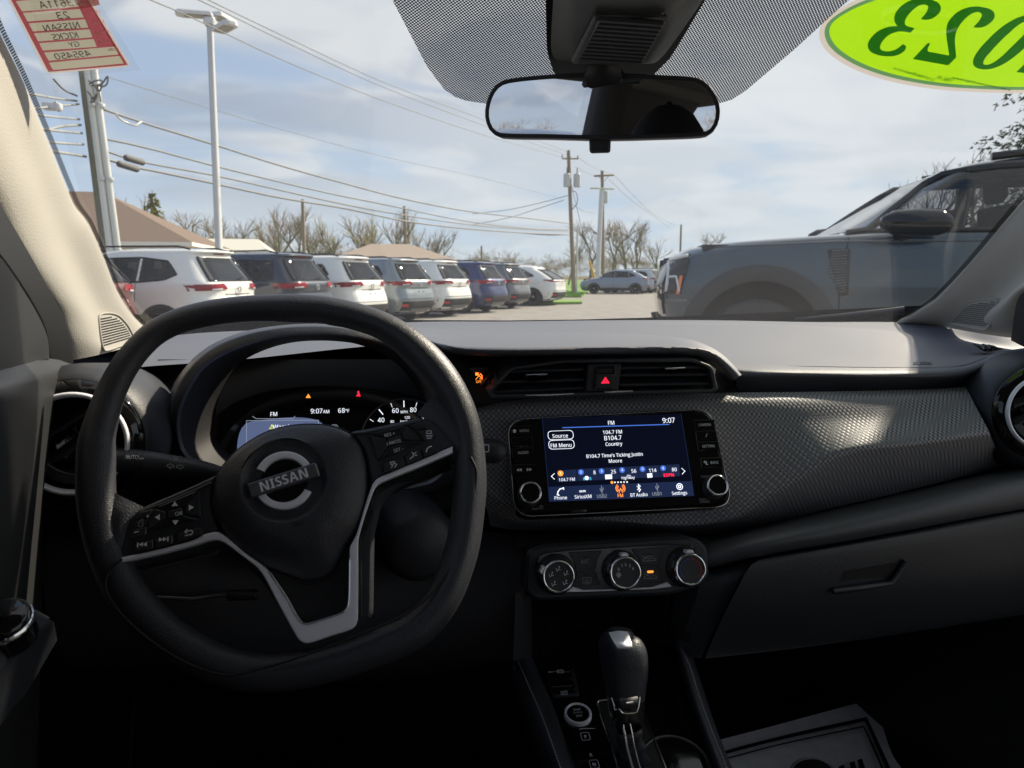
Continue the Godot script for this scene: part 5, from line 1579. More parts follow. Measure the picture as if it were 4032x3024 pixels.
func windscreen(car: Node3D) -> void:
	var glass := part("windscreen", glass_patch([Vector2(-0.74, 1.12), Vector2(0.74, 1.12)], [Vector2(-0.62, 1.5), Vector2(0.0, 1.575), Vector2(0.62, 1.5)], 0.0, 40, 20), "glass", car)
	for s in [-1.0, 1.0]:
		if s < 0:
			part("front_side_window", patch([[Vector3(s * 0.83, 1.05, -0.95), Vector3(s * 0.83, 1.05, 0.6)], [Vector3(s * 0.70, 1.47, -0.62), Vector3(s * 0.71, 1.53, 0.6)]], 6, 4, true), "glass", car)
		part("rear_side_window", patch([[Vector3(s * 0.82, 1.04, 0.66), Vector3(s * 0.82, 1.04, 1.5)], [Vector3(s * 0.79, 1.28, 0.66), Vector3(s * 0.79, 1.28, 1.5)]], 6, 4, true), "glass", car)
	part("rear_window", patch([[Vector3(-0.88, 1.08, 1.95), Vector3(0.88, 1.08, 1.95)], [Vector3(-0.86, 1.47, 1.82), Vector3(0.86, 1.47, 1.82)]], 8, 4, true), "glass", car)
	var f := StandardMaterial3D.new()
	f.resource_name = "frit_dots"
	f.albedo_texture = dot_image(64, 0.33)
	f.transparency = BaseMaterial3D.TRANSPARENCY_ALPHA
	f.roughness = 0.6
	var lo := xy(A3([-0.3357,1.4799,-0.7531,-0.3201,1.4646,-0.7826,-0.2957,1.4406,-0.8284,-0.274,1.4258,-0.8575,-0.2569,1.4196,-0.8708,-0.2238,1.4179,-0.8784,-0.0827,1.4239,-0.8803,0.0217,1.4277,-0.8756,0.0624,1.4298,-0.871,0.081,1.4348,-0.8616,0.1144,1.4766,-0.7873,0.1234,1.491,-0.7616,0.1331,1.5071,-0.7332]))
	var hi := [Vector2(-0.36, 1.555), Vector2(-0.1, 1.58), Vector2(0.16, 1.58), Vector2(0.19, 1.56)]
	var fl := part("printed_dots", uv_glass(glass_patch(lo, hi, 0.003, 40, 10), 0.0036), f, glass)
	fl.set_meta("kind", "stuff")
	var edge := xy(A3([-0.6662,1.4409,-0.7262,-0.6684,1.4284,-0.747,-0.6705,1.4047,-0.7873,-0.6746,1.3799,-0.8286,-0.6792,1.3549,-0.8702,-0.6842,1.3289,-0.9132,-0.6886,1.3022,-0.9577,-0.6857,1.2861,-0.9868,-0.6912,1.2449,-1.056,-0.6989,1.2033,-1.125,-0.6988,1.1634,-1.1941,-0.6904,1.1396,-1.2388,-0.6758,1.1232,-1.2728]))
	var e2 := xy(A3([-0.6618,1.4414,-0.727,-0.6643,1.4289,-0.7477,-0.6662,1.4052,-0.7881,-0.6701,1.3803,-0.8297,-0.6744,1.3553,-0.8714,-0.6794,1.3292,-0.9146,-0.6838,1.3025,-0.9592,-0.6812,1.2863,-0.9883,-0.6874,1.245,-1.0574,-0.6954,1.2033,-1.1264,-0.696,1.1633,-1.1954,-0.6884,1.1403,-1.2382,-0.6743,1.125,-1.2702]))
	fl = part("printed_dots", uv_glass(glass_patch(edge, e2, 0.002, 60, 3), 0.0028), f, glass)
	fl.set_meta("kind", "stuff")
	edge = xy(A3([0.5743,1.36,-0.8989,0.5901,1.3339,-0.9388,0.6005,1.3143,-0.9693,0.6135,1.2897,-1.0073,0.6264,1.2663,-1.0433,0.639,1.2421,-1.0807,0.6545,1.2089,-1.1325,0.667,1.1764,-1.184,0.6664,1.1609,-1.2112,0.6644,1.1446,-1.2401,0.6584,1.1293,-1.2689]))
	e2 = xy(A3([0.5642,1.363,-0.897,0.58,1.3368,-0.9371,0.5901,1.3173,-0.9676,0.6025,1.2937,-1.0042,0.6154,1.2702,-1.0404,0.6282,1.2458,-1.0782,0.644,1.2129,-1.1294,0.657,1.1803,-1.1811,0.6578,1.1639,-1.2092,0.6571,1.1472,-1.2383,0.6541,1.1303,-1.2687]))
	fl = part("printed_dots", uv_glass(glass_patch(edge, e2, 0.002, 60, 3), 0.0028), f, glass)
	fl.set_meta("kind", "stuff")
	# black patch behind the camera cover
	part("black_band", glass_patch(xy(A3([-0.1868,1.4929,-0.7528,-0.1808,1.4812,-0.7737,-0.1702,1.4605,-0.8107,-0.1518,1.4431,-0.8425,-0.0954,1.4443,-0.8443,-0.0397,1.4483,-0.8396,-0.0274,1.4641,-0.8124,-0.0241,1.4817,-0.782,-0.0209,1.5026,-0.7458])), [Vector2(-0.17, 1.565), Vector2(0.0, 1.575)], 0.005, 30, 8), "dark", glass)
	var cover := part("camera_cover", patch([A3([-0.2035,1.468,-0.66,-0.1926,1.47,-0.7,-0.1822,1.4578,-0.745,-0.1741,1.4485,-0.775,-0.1683,1.4434,-0.785,-0.1626,1.4433,-0.79,-0.1473,1.4421,-0.79]), A3([-0.2025,1.4467,-0.6,-0.1916,1.4481,-0.635,-0.178,1.4428,-0.68,-0.1678,1.436,-0.715,-0.1623,1.4326,-0.735,-0.1598,1.4317,-0.745,-0.1547,1.4351,-0.765]), A3([-0.1927,1.4422,-0.585,-0.1802,1.4438,-0.62,-0.1715,1.4406,-0.645,-0.1608,1.436,-0.69,-0.1587,1.4311,-0.72,-0.1577,1.4304,-0.74,-0.1528,1.4349,-0.765]), A3([-0.1278,1.4471,-0.585,-0.1123,1.4487,-0.62,-0.1042,1.4444,-0.645,-0.0937,1.4402,-0.69,-0.0919,1.4338,-0.72,-0.0886,1.4334,-0.74,-0.0815,1.4379,-0.765]), A3([-0.1037,1.4542,-0.6,-0.0899,1.4554,-0.635,-0.0849,1.4513,-0.66,-0.0818,1.4438,-0.7,-0.0799,1.4374,-0.735,-0.0798,1.4352,-0.745,-0.0787,1.4376,-0.765]), A3([-0.0564,1.4791,-0.66,-0.0446,1.4806,-0.7,-0.0455,1.4684,-0.735,-0.0494,1.4526,-0.775,-0.051,1.4498,-0.785,-0.0543,1.4466,-0.79,-0.0607,1.4454,-0.79])], 26, 26), "glossgrey", car)
	M["cover_grey"] = M["plastic"].duplicate()
	M["cover_grey"].albedo_color = lin(0.075, 0.08, 0.082)
	cover.material_override = M["cover_grey"]
	var a := A3([-0.1693,1.438,-0.64,-0.1105,1.4409,-0.64,-0.0991,1.4287,-0.722,-0.1641,1.4257,-0.722])
	var rows := []
	part("grille_recess", grid([PackedVector3Array([a[0], a[1]]), PackedVector3Array([a[3], a[2]])]), "dark", cover)
	for k in 11:
		var t := (k + 0.5) / 11.0
		var p: Vector3 = a[0].lerp(a[3], t) + Vector3(0, -0.003, 0.004)
		var q: Vector3 = a[1].lerp(a[2], t) + Vector3(0, -0.003, 0.004)
		part("slat", box(Vector3(p.distance_to(q), 0.0032, 0.006), Vector3.ZERO, 0.0008), "plastic", cover, Transform3D(Basis(Vector3.UP, -atan2((q - p).z, (q - p).x)), (p + q) / 2))
	part("grille_frame", tube([a[0], a[1], a[2], a[3]], 0.0045, 6, true), "cover_grey", cover)
	part("mirror_stem", tube(A3([-0.1124,1.4519,-0.8,-0.1156,1.4382,-0.785,-0.1177,1.4259,-0.775]), [0.018, 0.016, 0.02], 10), "plastic", car)


func ring_patch(rows: Array, nu: int, nv: int) -> ArrayMesh:
	var rs := []
	for r in rows:
		rs.append(spl(r, nu, true))
	var out := []
	for j in nv:
		out.append(PackedVector3Array())
	for i in nu:
		var c := []
		for r in rs:
			c.append(r[i])
		var s := spl(c, nv)
		for j in nv:
			out[j].append(s[j])
	return grid(out, true)


func dash(car: Node3D) -> void:
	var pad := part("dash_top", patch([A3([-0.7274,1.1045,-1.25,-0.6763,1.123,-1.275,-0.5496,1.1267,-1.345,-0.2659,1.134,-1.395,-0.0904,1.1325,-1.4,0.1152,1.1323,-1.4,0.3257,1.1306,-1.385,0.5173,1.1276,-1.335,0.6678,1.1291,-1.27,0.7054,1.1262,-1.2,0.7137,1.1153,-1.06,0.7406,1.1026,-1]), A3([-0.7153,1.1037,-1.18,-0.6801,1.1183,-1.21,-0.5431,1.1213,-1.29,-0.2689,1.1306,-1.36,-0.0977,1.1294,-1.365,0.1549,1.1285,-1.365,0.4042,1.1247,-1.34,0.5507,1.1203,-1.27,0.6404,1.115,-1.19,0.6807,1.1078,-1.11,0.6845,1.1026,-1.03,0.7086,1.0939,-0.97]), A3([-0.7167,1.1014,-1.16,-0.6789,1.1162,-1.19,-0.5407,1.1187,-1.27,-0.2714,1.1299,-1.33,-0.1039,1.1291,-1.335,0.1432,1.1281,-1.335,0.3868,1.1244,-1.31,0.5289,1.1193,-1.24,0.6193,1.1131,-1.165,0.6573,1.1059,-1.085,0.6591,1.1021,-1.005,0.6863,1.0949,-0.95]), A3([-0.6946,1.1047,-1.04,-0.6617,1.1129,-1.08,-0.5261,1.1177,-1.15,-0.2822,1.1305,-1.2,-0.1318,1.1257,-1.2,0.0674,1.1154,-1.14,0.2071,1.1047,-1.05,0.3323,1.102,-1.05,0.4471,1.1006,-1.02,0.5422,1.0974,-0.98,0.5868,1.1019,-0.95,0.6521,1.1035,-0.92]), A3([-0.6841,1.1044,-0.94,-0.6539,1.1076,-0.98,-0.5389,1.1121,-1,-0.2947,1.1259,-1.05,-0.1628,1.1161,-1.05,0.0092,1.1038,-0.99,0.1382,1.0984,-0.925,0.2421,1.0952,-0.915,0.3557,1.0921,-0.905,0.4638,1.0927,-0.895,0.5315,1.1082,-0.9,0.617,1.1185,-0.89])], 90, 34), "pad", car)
	words("SRS AIRBAG", 0.0062, Vector3(0.41,1.0961,-0.905), "emboss", pad, "lettering", -0.02)
	part("line_mark", box(Vector3(0.03, 0.0006, 0.0006)), "emboss", pad, at(Vector3(0.4093,1.0945,-0.904)))
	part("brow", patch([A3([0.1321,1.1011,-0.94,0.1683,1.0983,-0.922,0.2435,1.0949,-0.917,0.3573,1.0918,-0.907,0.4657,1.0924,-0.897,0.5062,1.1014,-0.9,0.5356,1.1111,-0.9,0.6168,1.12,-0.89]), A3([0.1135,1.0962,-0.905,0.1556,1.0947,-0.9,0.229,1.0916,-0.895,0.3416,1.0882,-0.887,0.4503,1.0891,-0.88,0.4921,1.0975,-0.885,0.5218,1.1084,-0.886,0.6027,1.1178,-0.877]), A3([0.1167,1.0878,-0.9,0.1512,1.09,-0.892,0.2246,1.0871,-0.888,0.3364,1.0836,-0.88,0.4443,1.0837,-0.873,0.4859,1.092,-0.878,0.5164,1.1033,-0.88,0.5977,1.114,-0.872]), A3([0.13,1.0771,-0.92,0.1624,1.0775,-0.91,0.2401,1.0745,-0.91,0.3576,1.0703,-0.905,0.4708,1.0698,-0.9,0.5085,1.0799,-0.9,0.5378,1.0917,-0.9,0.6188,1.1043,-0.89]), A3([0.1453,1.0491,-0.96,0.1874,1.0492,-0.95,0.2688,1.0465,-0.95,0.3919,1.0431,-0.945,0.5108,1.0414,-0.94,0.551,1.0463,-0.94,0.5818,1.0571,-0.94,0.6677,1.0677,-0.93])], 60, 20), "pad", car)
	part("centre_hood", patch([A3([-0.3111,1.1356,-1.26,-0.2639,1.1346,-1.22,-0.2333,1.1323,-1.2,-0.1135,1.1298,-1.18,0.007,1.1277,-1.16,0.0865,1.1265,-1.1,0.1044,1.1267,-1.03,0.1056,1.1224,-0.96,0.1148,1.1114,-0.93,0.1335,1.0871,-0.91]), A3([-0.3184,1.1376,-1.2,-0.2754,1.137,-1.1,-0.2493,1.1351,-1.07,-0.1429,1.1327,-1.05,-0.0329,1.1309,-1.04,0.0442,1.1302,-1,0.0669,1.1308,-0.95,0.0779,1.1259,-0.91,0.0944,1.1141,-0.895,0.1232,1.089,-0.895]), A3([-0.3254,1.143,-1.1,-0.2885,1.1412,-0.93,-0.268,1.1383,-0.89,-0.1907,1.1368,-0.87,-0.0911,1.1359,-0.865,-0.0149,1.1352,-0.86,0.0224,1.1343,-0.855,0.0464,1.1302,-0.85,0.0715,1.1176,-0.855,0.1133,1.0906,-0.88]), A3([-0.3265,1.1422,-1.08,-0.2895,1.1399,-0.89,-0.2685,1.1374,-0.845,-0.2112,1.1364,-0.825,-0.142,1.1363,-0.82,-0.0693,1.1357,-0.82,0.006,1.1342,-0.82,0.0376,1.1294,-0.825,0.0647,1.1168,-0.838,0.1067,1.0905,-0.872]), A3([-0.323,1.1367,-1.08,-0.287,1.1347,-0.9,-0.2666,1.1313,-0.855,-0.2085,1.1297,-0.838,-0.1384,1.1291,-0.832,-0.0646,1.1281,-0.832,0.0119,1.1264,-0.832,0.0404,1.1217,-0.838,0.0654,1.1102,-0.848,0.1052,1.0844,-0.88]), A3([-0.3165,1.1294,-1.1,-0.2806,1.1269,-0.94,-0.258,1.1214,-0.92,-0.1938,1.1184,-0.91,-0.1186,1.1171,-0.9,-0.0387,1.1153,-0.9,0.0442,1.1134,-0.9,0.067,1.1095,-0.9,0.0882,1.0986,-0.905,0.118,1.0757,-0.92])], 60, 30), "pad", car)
	var bp := part("vent_surround", patch([A3([-0.2836,1.1353,-0.98,-0.2174,1.12,-0.95,-0.0853,1.1175,-0.93,0.0585,1.1144,-0.93,0.1406,1.0848,-0.94]), A3([-0.2709,1.0914,-0.95,-0.221,1.0927,-0.93,-0.0912,1.0917,-0.91,0.0501,1.0877,-0.91,0.1359,1.0684,-0.93]), A3([-0.2542,1.0476,-0.93,-0.2246,1.0566,-0.91,-0.0956,1.0637,-0.895,0.0416,1.0637,-0.89,0.1272,1.0627,-0.9]), A3([-0.2518,1.0168,-0.95,-0.2196,1.0242,-0.94,-0.0842,1.0411,-0.93,0.0564,1.0445,-0.92,0.1448,1.0431,-0.93])], 30, 16), "dark", car)
	words("PASSENGER", 0.0042, Vector3(-0.2297,1.1048,-0.905), "printdim", bp)
	words("AIR BAG", 0.0042, Vector3(-0.2297,1.1013,-0.905), "printdim", bp)
	var icon := Vector3(-0.2302,1.0944,-0.904)
	part("airbag_icon", join([[lines([[Vector2(-0.006, 0.005), Vector2(-0.001, 0.009), Vector2(-0.006, 0.009), Vector2(-0.001, 0.005), Vector2(-0.006, 0.005), Vector2(-0.006, 0.009)], [Vector2(-0.001, 0.005), Vector2(-0.001, 0.009)], [Vector2(-0.006, -0.004), Vector2(0.0, 0.003), Vector2(0.005, 0.0)], [Vector2(0.0, 0.003), Vector2(0.004, 0.007), Vector2(0.007, 0.003), Vector2(0.004, 0.0)], [Vector2(0.002, -0.003), Vector2(0.007, -0.003), Vector2(0.007, 0.0)]], 0.0013, 0.0), Transform3D()]]), "lit_orange", bp, Transform3D(Basis().scaled(Vector3.ONE * 0.62), icon))
	words("OFF", 0.0042, icon + Vector3(0, -0.0055, 0), "lit_orange", bp)
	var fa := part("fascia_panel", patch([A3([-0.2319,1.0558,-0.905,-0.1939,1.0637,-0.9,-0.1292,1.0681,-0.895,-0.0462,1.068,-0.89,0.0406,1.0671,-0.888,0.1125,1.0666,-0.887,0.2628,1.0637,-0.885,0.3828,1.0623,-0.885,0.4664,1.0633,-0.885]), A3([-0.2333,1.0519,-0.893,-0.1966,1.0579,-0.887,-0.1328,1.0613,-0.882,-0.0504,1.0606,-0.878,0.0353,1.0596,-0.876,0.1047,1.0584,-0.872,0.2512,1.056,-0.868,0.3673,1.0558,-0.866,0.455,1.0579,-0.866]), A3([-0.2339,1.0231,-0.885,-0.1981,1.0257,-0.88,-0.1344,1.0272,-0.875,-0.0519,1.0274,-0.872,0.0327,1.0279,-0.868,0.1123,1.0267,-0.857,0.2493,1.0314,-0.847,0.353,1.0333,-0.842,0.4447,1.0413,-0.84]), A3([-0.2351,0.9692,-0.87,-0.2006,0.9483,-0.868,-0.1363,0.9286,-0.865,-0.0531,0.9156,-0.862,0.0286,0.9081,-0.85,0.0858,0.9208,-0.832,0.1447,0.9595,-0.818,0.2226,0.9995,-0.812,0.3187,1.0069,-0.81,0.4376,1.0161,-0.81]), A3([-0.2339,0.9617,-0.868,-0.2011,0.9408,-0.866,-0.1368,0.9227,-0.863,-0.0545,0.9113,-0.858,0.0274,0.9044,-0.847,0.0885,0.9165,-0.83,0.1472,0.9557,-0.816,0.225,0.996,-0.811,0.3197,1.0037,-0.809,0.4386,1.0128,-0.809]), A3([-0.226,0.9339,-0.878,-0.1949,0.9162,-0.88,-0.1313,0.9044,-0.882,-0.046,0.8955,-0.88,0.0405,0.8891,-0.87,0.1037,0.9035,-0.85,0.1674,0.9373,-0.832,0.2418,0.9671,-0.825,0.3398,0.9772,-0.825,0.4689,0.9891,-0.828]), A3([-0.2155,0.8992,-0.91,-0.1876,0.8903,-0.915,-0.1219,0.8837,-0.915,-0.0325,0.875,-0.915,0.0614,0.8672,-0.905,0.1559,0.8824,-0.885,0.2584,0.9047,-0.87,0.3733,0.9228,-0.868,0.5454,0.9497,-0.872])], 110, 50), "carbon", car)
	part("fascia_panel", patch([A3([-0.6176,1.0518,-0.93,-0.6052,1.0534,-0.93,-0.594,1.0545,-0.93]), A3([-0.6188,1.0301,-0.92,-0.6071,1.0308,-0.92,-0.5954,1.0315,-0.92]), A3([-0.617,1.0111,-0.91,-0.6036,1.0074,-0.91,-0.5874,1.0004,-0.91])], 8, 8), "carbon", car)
	part("soft_pad", patch([A3([0.0825,0.8529,-0.92,0.165,0.8752,-0.9,0.2695,0.8978,-0.885,0.3882,0.9154,-0.885,0.5164,0.9337,-0.89,0.6722,0.9548,-0.9]), A3([0.0546,0.8761,-0.85,0.1241,0.8968,-0.832,0.2236,0.916,-0.822,0.3339,0.9322,-0.822,0.4545,0.9486,-0.828,0.6031,0.9651,-0.84]), A3([0.0404,0.8834,-0.815,0.1039,0.9018,-0.798,0.2008,0.9175,-0.79,0.3072,0.9319,-0.79,0.4226,0.947,-0.795,0.5698,0.9598,-0.81]), A3([0.0348,0.878,-0.8,0.0955,0.8958,-0.783,0.1909,0.9076,-0.775,0.2957,0.9198,-0.775,0.4097,0.9317,-0.78,0.5554,0.9405,-0.795]), A3([0.0385,0.8668,-0.803,0.104,0.8836,-0.787,0.1954,0.894,-0.78,0.3013,0.9037,-0.78,0.4166,0.9126,-0.785,0.564,0.9182,-0.8]), A3([0.0538,0.8504,-0.83,0.1232,0.8674,-0.815,0.2178,0.877,-0.81,0.3279,0.8874,-0.81,0.4476,0.8965,-0.815,0.6,0.902,-0.83])], 60, 24), "soft", car)
	var gl := part("glove_box_lid", patch([A3([0.1433,0.8618,-0.83,0.2289,0.8707,-0.825,0.341,0.8812,-0.825,0.4628,0.8906,-0.83,0.6179,0.8955,-0.845]), A3([0.1208,0.8741,-0.797,0.2047,0.883,-0.792,0.3123,0.893,-0.792,0.4295,0.9019,-0.797,0.5768,0.9071,-0.81]), A3([0.0893,0.8686,-0.79,0.1939,0.8791,-0.785,0.3068,0.8891,-0.785,0.4232,0.8974,-0.79,0.5721,0.8999,-0.805]), A3([0.0751,0.8459,-0.79,0.185,0.8532,-0.785,0.3093,0.861,-0.785,0.4264,0.8674,-0.79,0.5764,0.8668,-0.805]), A3([0.0603,0.8013,-0.8,0.188,0.803,-0.795,0.3225,0.8072,-0.795,0.4423,0.8106,-0.8,0.5952,0.8095,-0.815]), A3([0.0567,0.7291,-0.835,0.2048,0.7311,-0.83,0.3582,0.7353,-0.83,0.4843,0.7374,-0.835,0.6447,0.7341,-0.85]), A3([0.064,0.716,-0.85,0.2191,0.7159,-0.85,0.3764,0.7198,-0.85,0.5054,0.7218,-0.855,0.6633,0.7214,-0.865]), A3([0.1475,0.6265,-1,0.3248,0.627,-1,0.5098,0.6315,-1,0.6556,0.6373,-1,0.8261,0.6436,-1])], 40, 36), "plastic", car)
	part("handle_recess", grid([PackedVector3Array(A3([0.2154,0.8507,-0.784,0.3009,0.8568,-0.7835])), PackedVector3Array(A3([0.2076,0.8266,-0.789,0.2889,0.8308,-0.7885]))]), "dark", gl)
	part("handle_lip", tube(A3([0.2013,0.8256,-0.785,0.2441,0.8275,-0.784,0.2853,0.8299,-0.784,0.3013,0.8585,-0.781]), 0.004, 6), "plastic", gl)
	part("side_panel", patch([A3([0.0489,0.8386,-0.85,0.0773,0.8518,-0.83,0.1276,0.8625,-0.825]), A3([0.0349,0.85,-0.815,0.0639,0.8555,-0.805,0.0924,0.8652,-0.798]), A3([0.0307,0.8242,-0.815,0.0553,0.8293,-0.806,0.0784,0.8465,-0.798]), A3([0.0242,0.7736,-0.83,0.0436,0.7799,-0.82,0.0625,0.8001,-0.808]), A3([0.0184,0.7202,-0.86,0.0389,0.726,-0.85,0.0555,0.7301,-0.84]), A3([0.0835,0.6304,-1,0.1131,0.6312,-1,0.1388,0.6304,-1])], 14, 20), "plastic", car)
	part("knee_panel", patch([A3([-0.7718,0.9632,-0.95,-0.6696,0.9587,-1,-0.5242,0.8997,-1.05,-0.3502,0.8881,-1.05,-0.2188,0.8788,-0.95,-0.1624,0.878,-0.92]), A3([-0.732,0.962,-0.86,-0.6373,0.9548,-0.88,-0.5076,0.9137,-0.92,-0.3545,0.8923,-0.93,-0.2274,0.873,-0.9,-0.1734,0.8694,-0.88]), A3([-0.7239,0.8937,-0.83,-0.6309,0.8896,-0.84,-0.5044,0.8532,-0.87,-0.3578,0.832,-0.88,-0.2329,0.818,-0.87,-0.1828,0.8042,-0.86]), A3([-0.7438,0.7939,-0.86,-0.6462,0.7865,-0.87,-0.5106,0.7495,-0.88,-0.3601,0.7263,-0.89,-0.2317,0.7203,-0.88,-0.1871,0.7205,-0.87]), A3([-0.8467,0.6598,-1.1,-0.718,0.6524,-1.1,-0.544,0.6155,-1.1,-0.3558,0.5928,-1.1,-0.1947,0.5822,-1.1,-0.136,0.5796,-1.1])], 40, 24), "plastic", car)
	part("panel_seam", tube(A3([-0.6163,0.8715,-0.838,-0.566,0.8613,-0.845,-0.5345,0.8616,-0.85,-0.5031,0.8549,-0.86]), 0.0025, 5), "satin", car)
	part("lower_dash", patch([A3([-0.1753,0.8754,-0.94,-0.0452,0.8656,-0.93,0.1017,0.8551,-0.92]), A3([-0.1823,0.8797,-0.9,-0.063,0.8778,-0.88,0.0668,0.875,-0.86]), A3([-0.1883,0.823,-0.88,-0.0615,0.8008,-0.88,0.0656,0.8155,-0.86])], 12, 8), "plastic", car)
	part("steering_column_cover", tube(Array([Vector3(-0.003,-0.0165,-0.03), Vector3(-0.0152,-0.005,-0.16), Vector3(-0.0257,0.0172,-0.3)]), [0.062, 0.072, 0.08], 20), "plastic", car, Transform3D(Basis(Vector3(1,0,0),Vector3(0,0.9272,-0.3746),Vector3(0,0.3746,0.9272)),Vector3(-0.4475,1.0276,-0.6985)))
	part("ignition_cover", lathe([Vector2(0.001, 0.03), Vector2(0.03, 0.028), Vector2(0.042, 0.018), Vector2(0.046, 0.0), Vector2(0.046, -0.12)], 24), "plastic", car, Transform3D(Basis(Vector3.UP, 0.15), Vector3(-0.3161,0.9116,-0.84)))
	part("column_lever", tube(A3([-0.5256,0.8681,-0.83,-0.4947,0.8705,-0.82]), 0.006, 7), "plastic", car)
	# side defroster outlets on the dash top
	for v in [[A3([-0.6767,1.1042,-0.935,-0.6728,1.107,-0.95,-0.6637,1.11,-0.965,-0.6538,1.1086,-0.98,-0.6498,1.1031,-0.985,-0.6476,1.0988,-0.96]), [A3([-0.6738,1.1039,-0.937,-0.6638,1.1049,-0.945,-0.6477,1.0992,-0.955]), A3([-0.6712,1.1061,-0.947,-0.6611,1.1066,-0.955,-0.6485,1.1013,-0.965]), A3([-0.666,1.1083,-0.955,-0.6582,1.1083,-0.965,-0.6488,1.1028,-0.975])]], [A3([0.5834,1.1086,-1,0.5782,1.1091,-0.975,0.5859,1.1059,-0.945,0.572,1.104,-0.94,0.5396,1.1034,-0.93,0.5498,1.1068,-0.955]), [A3([0.5584,1.108,-0.965,0.5532,1.1073,-0.95,0.5396,1.1044,-0.932]), A3([0.5647,1.1086,-0.962,0.5583,1.1076,-0.945,0.5513,1.1048,-0.933]), A3([0.568,1.108,-0.955,0.5654,1.107,-0.942,0.5666,1.1048,-0.937])]]]:
		var c := Vector3.ZERO
		for p in v[0]:
			c += p / v[0].size()
		var rows := []
		for k in 3:
			var r := []
			for p in v[0]:
				r.append(c.lerp(p, [1.0, 0.6, 0.05][k]) + Vector3(0, [0.004, 0.003, 0.003][k], 0))
			rows.append(r)
		var dv := part("defroster_outlet", ring_patch(rows, 24, 5), "dark", car)
		for s in v[1]:
			var q := []
			for p in s:
				q.append(p + Vector3(0, 0.006, 0))
			part("slat", tube(Array(spl(q, 10)), 0.0022, 6), "plastic", dv)


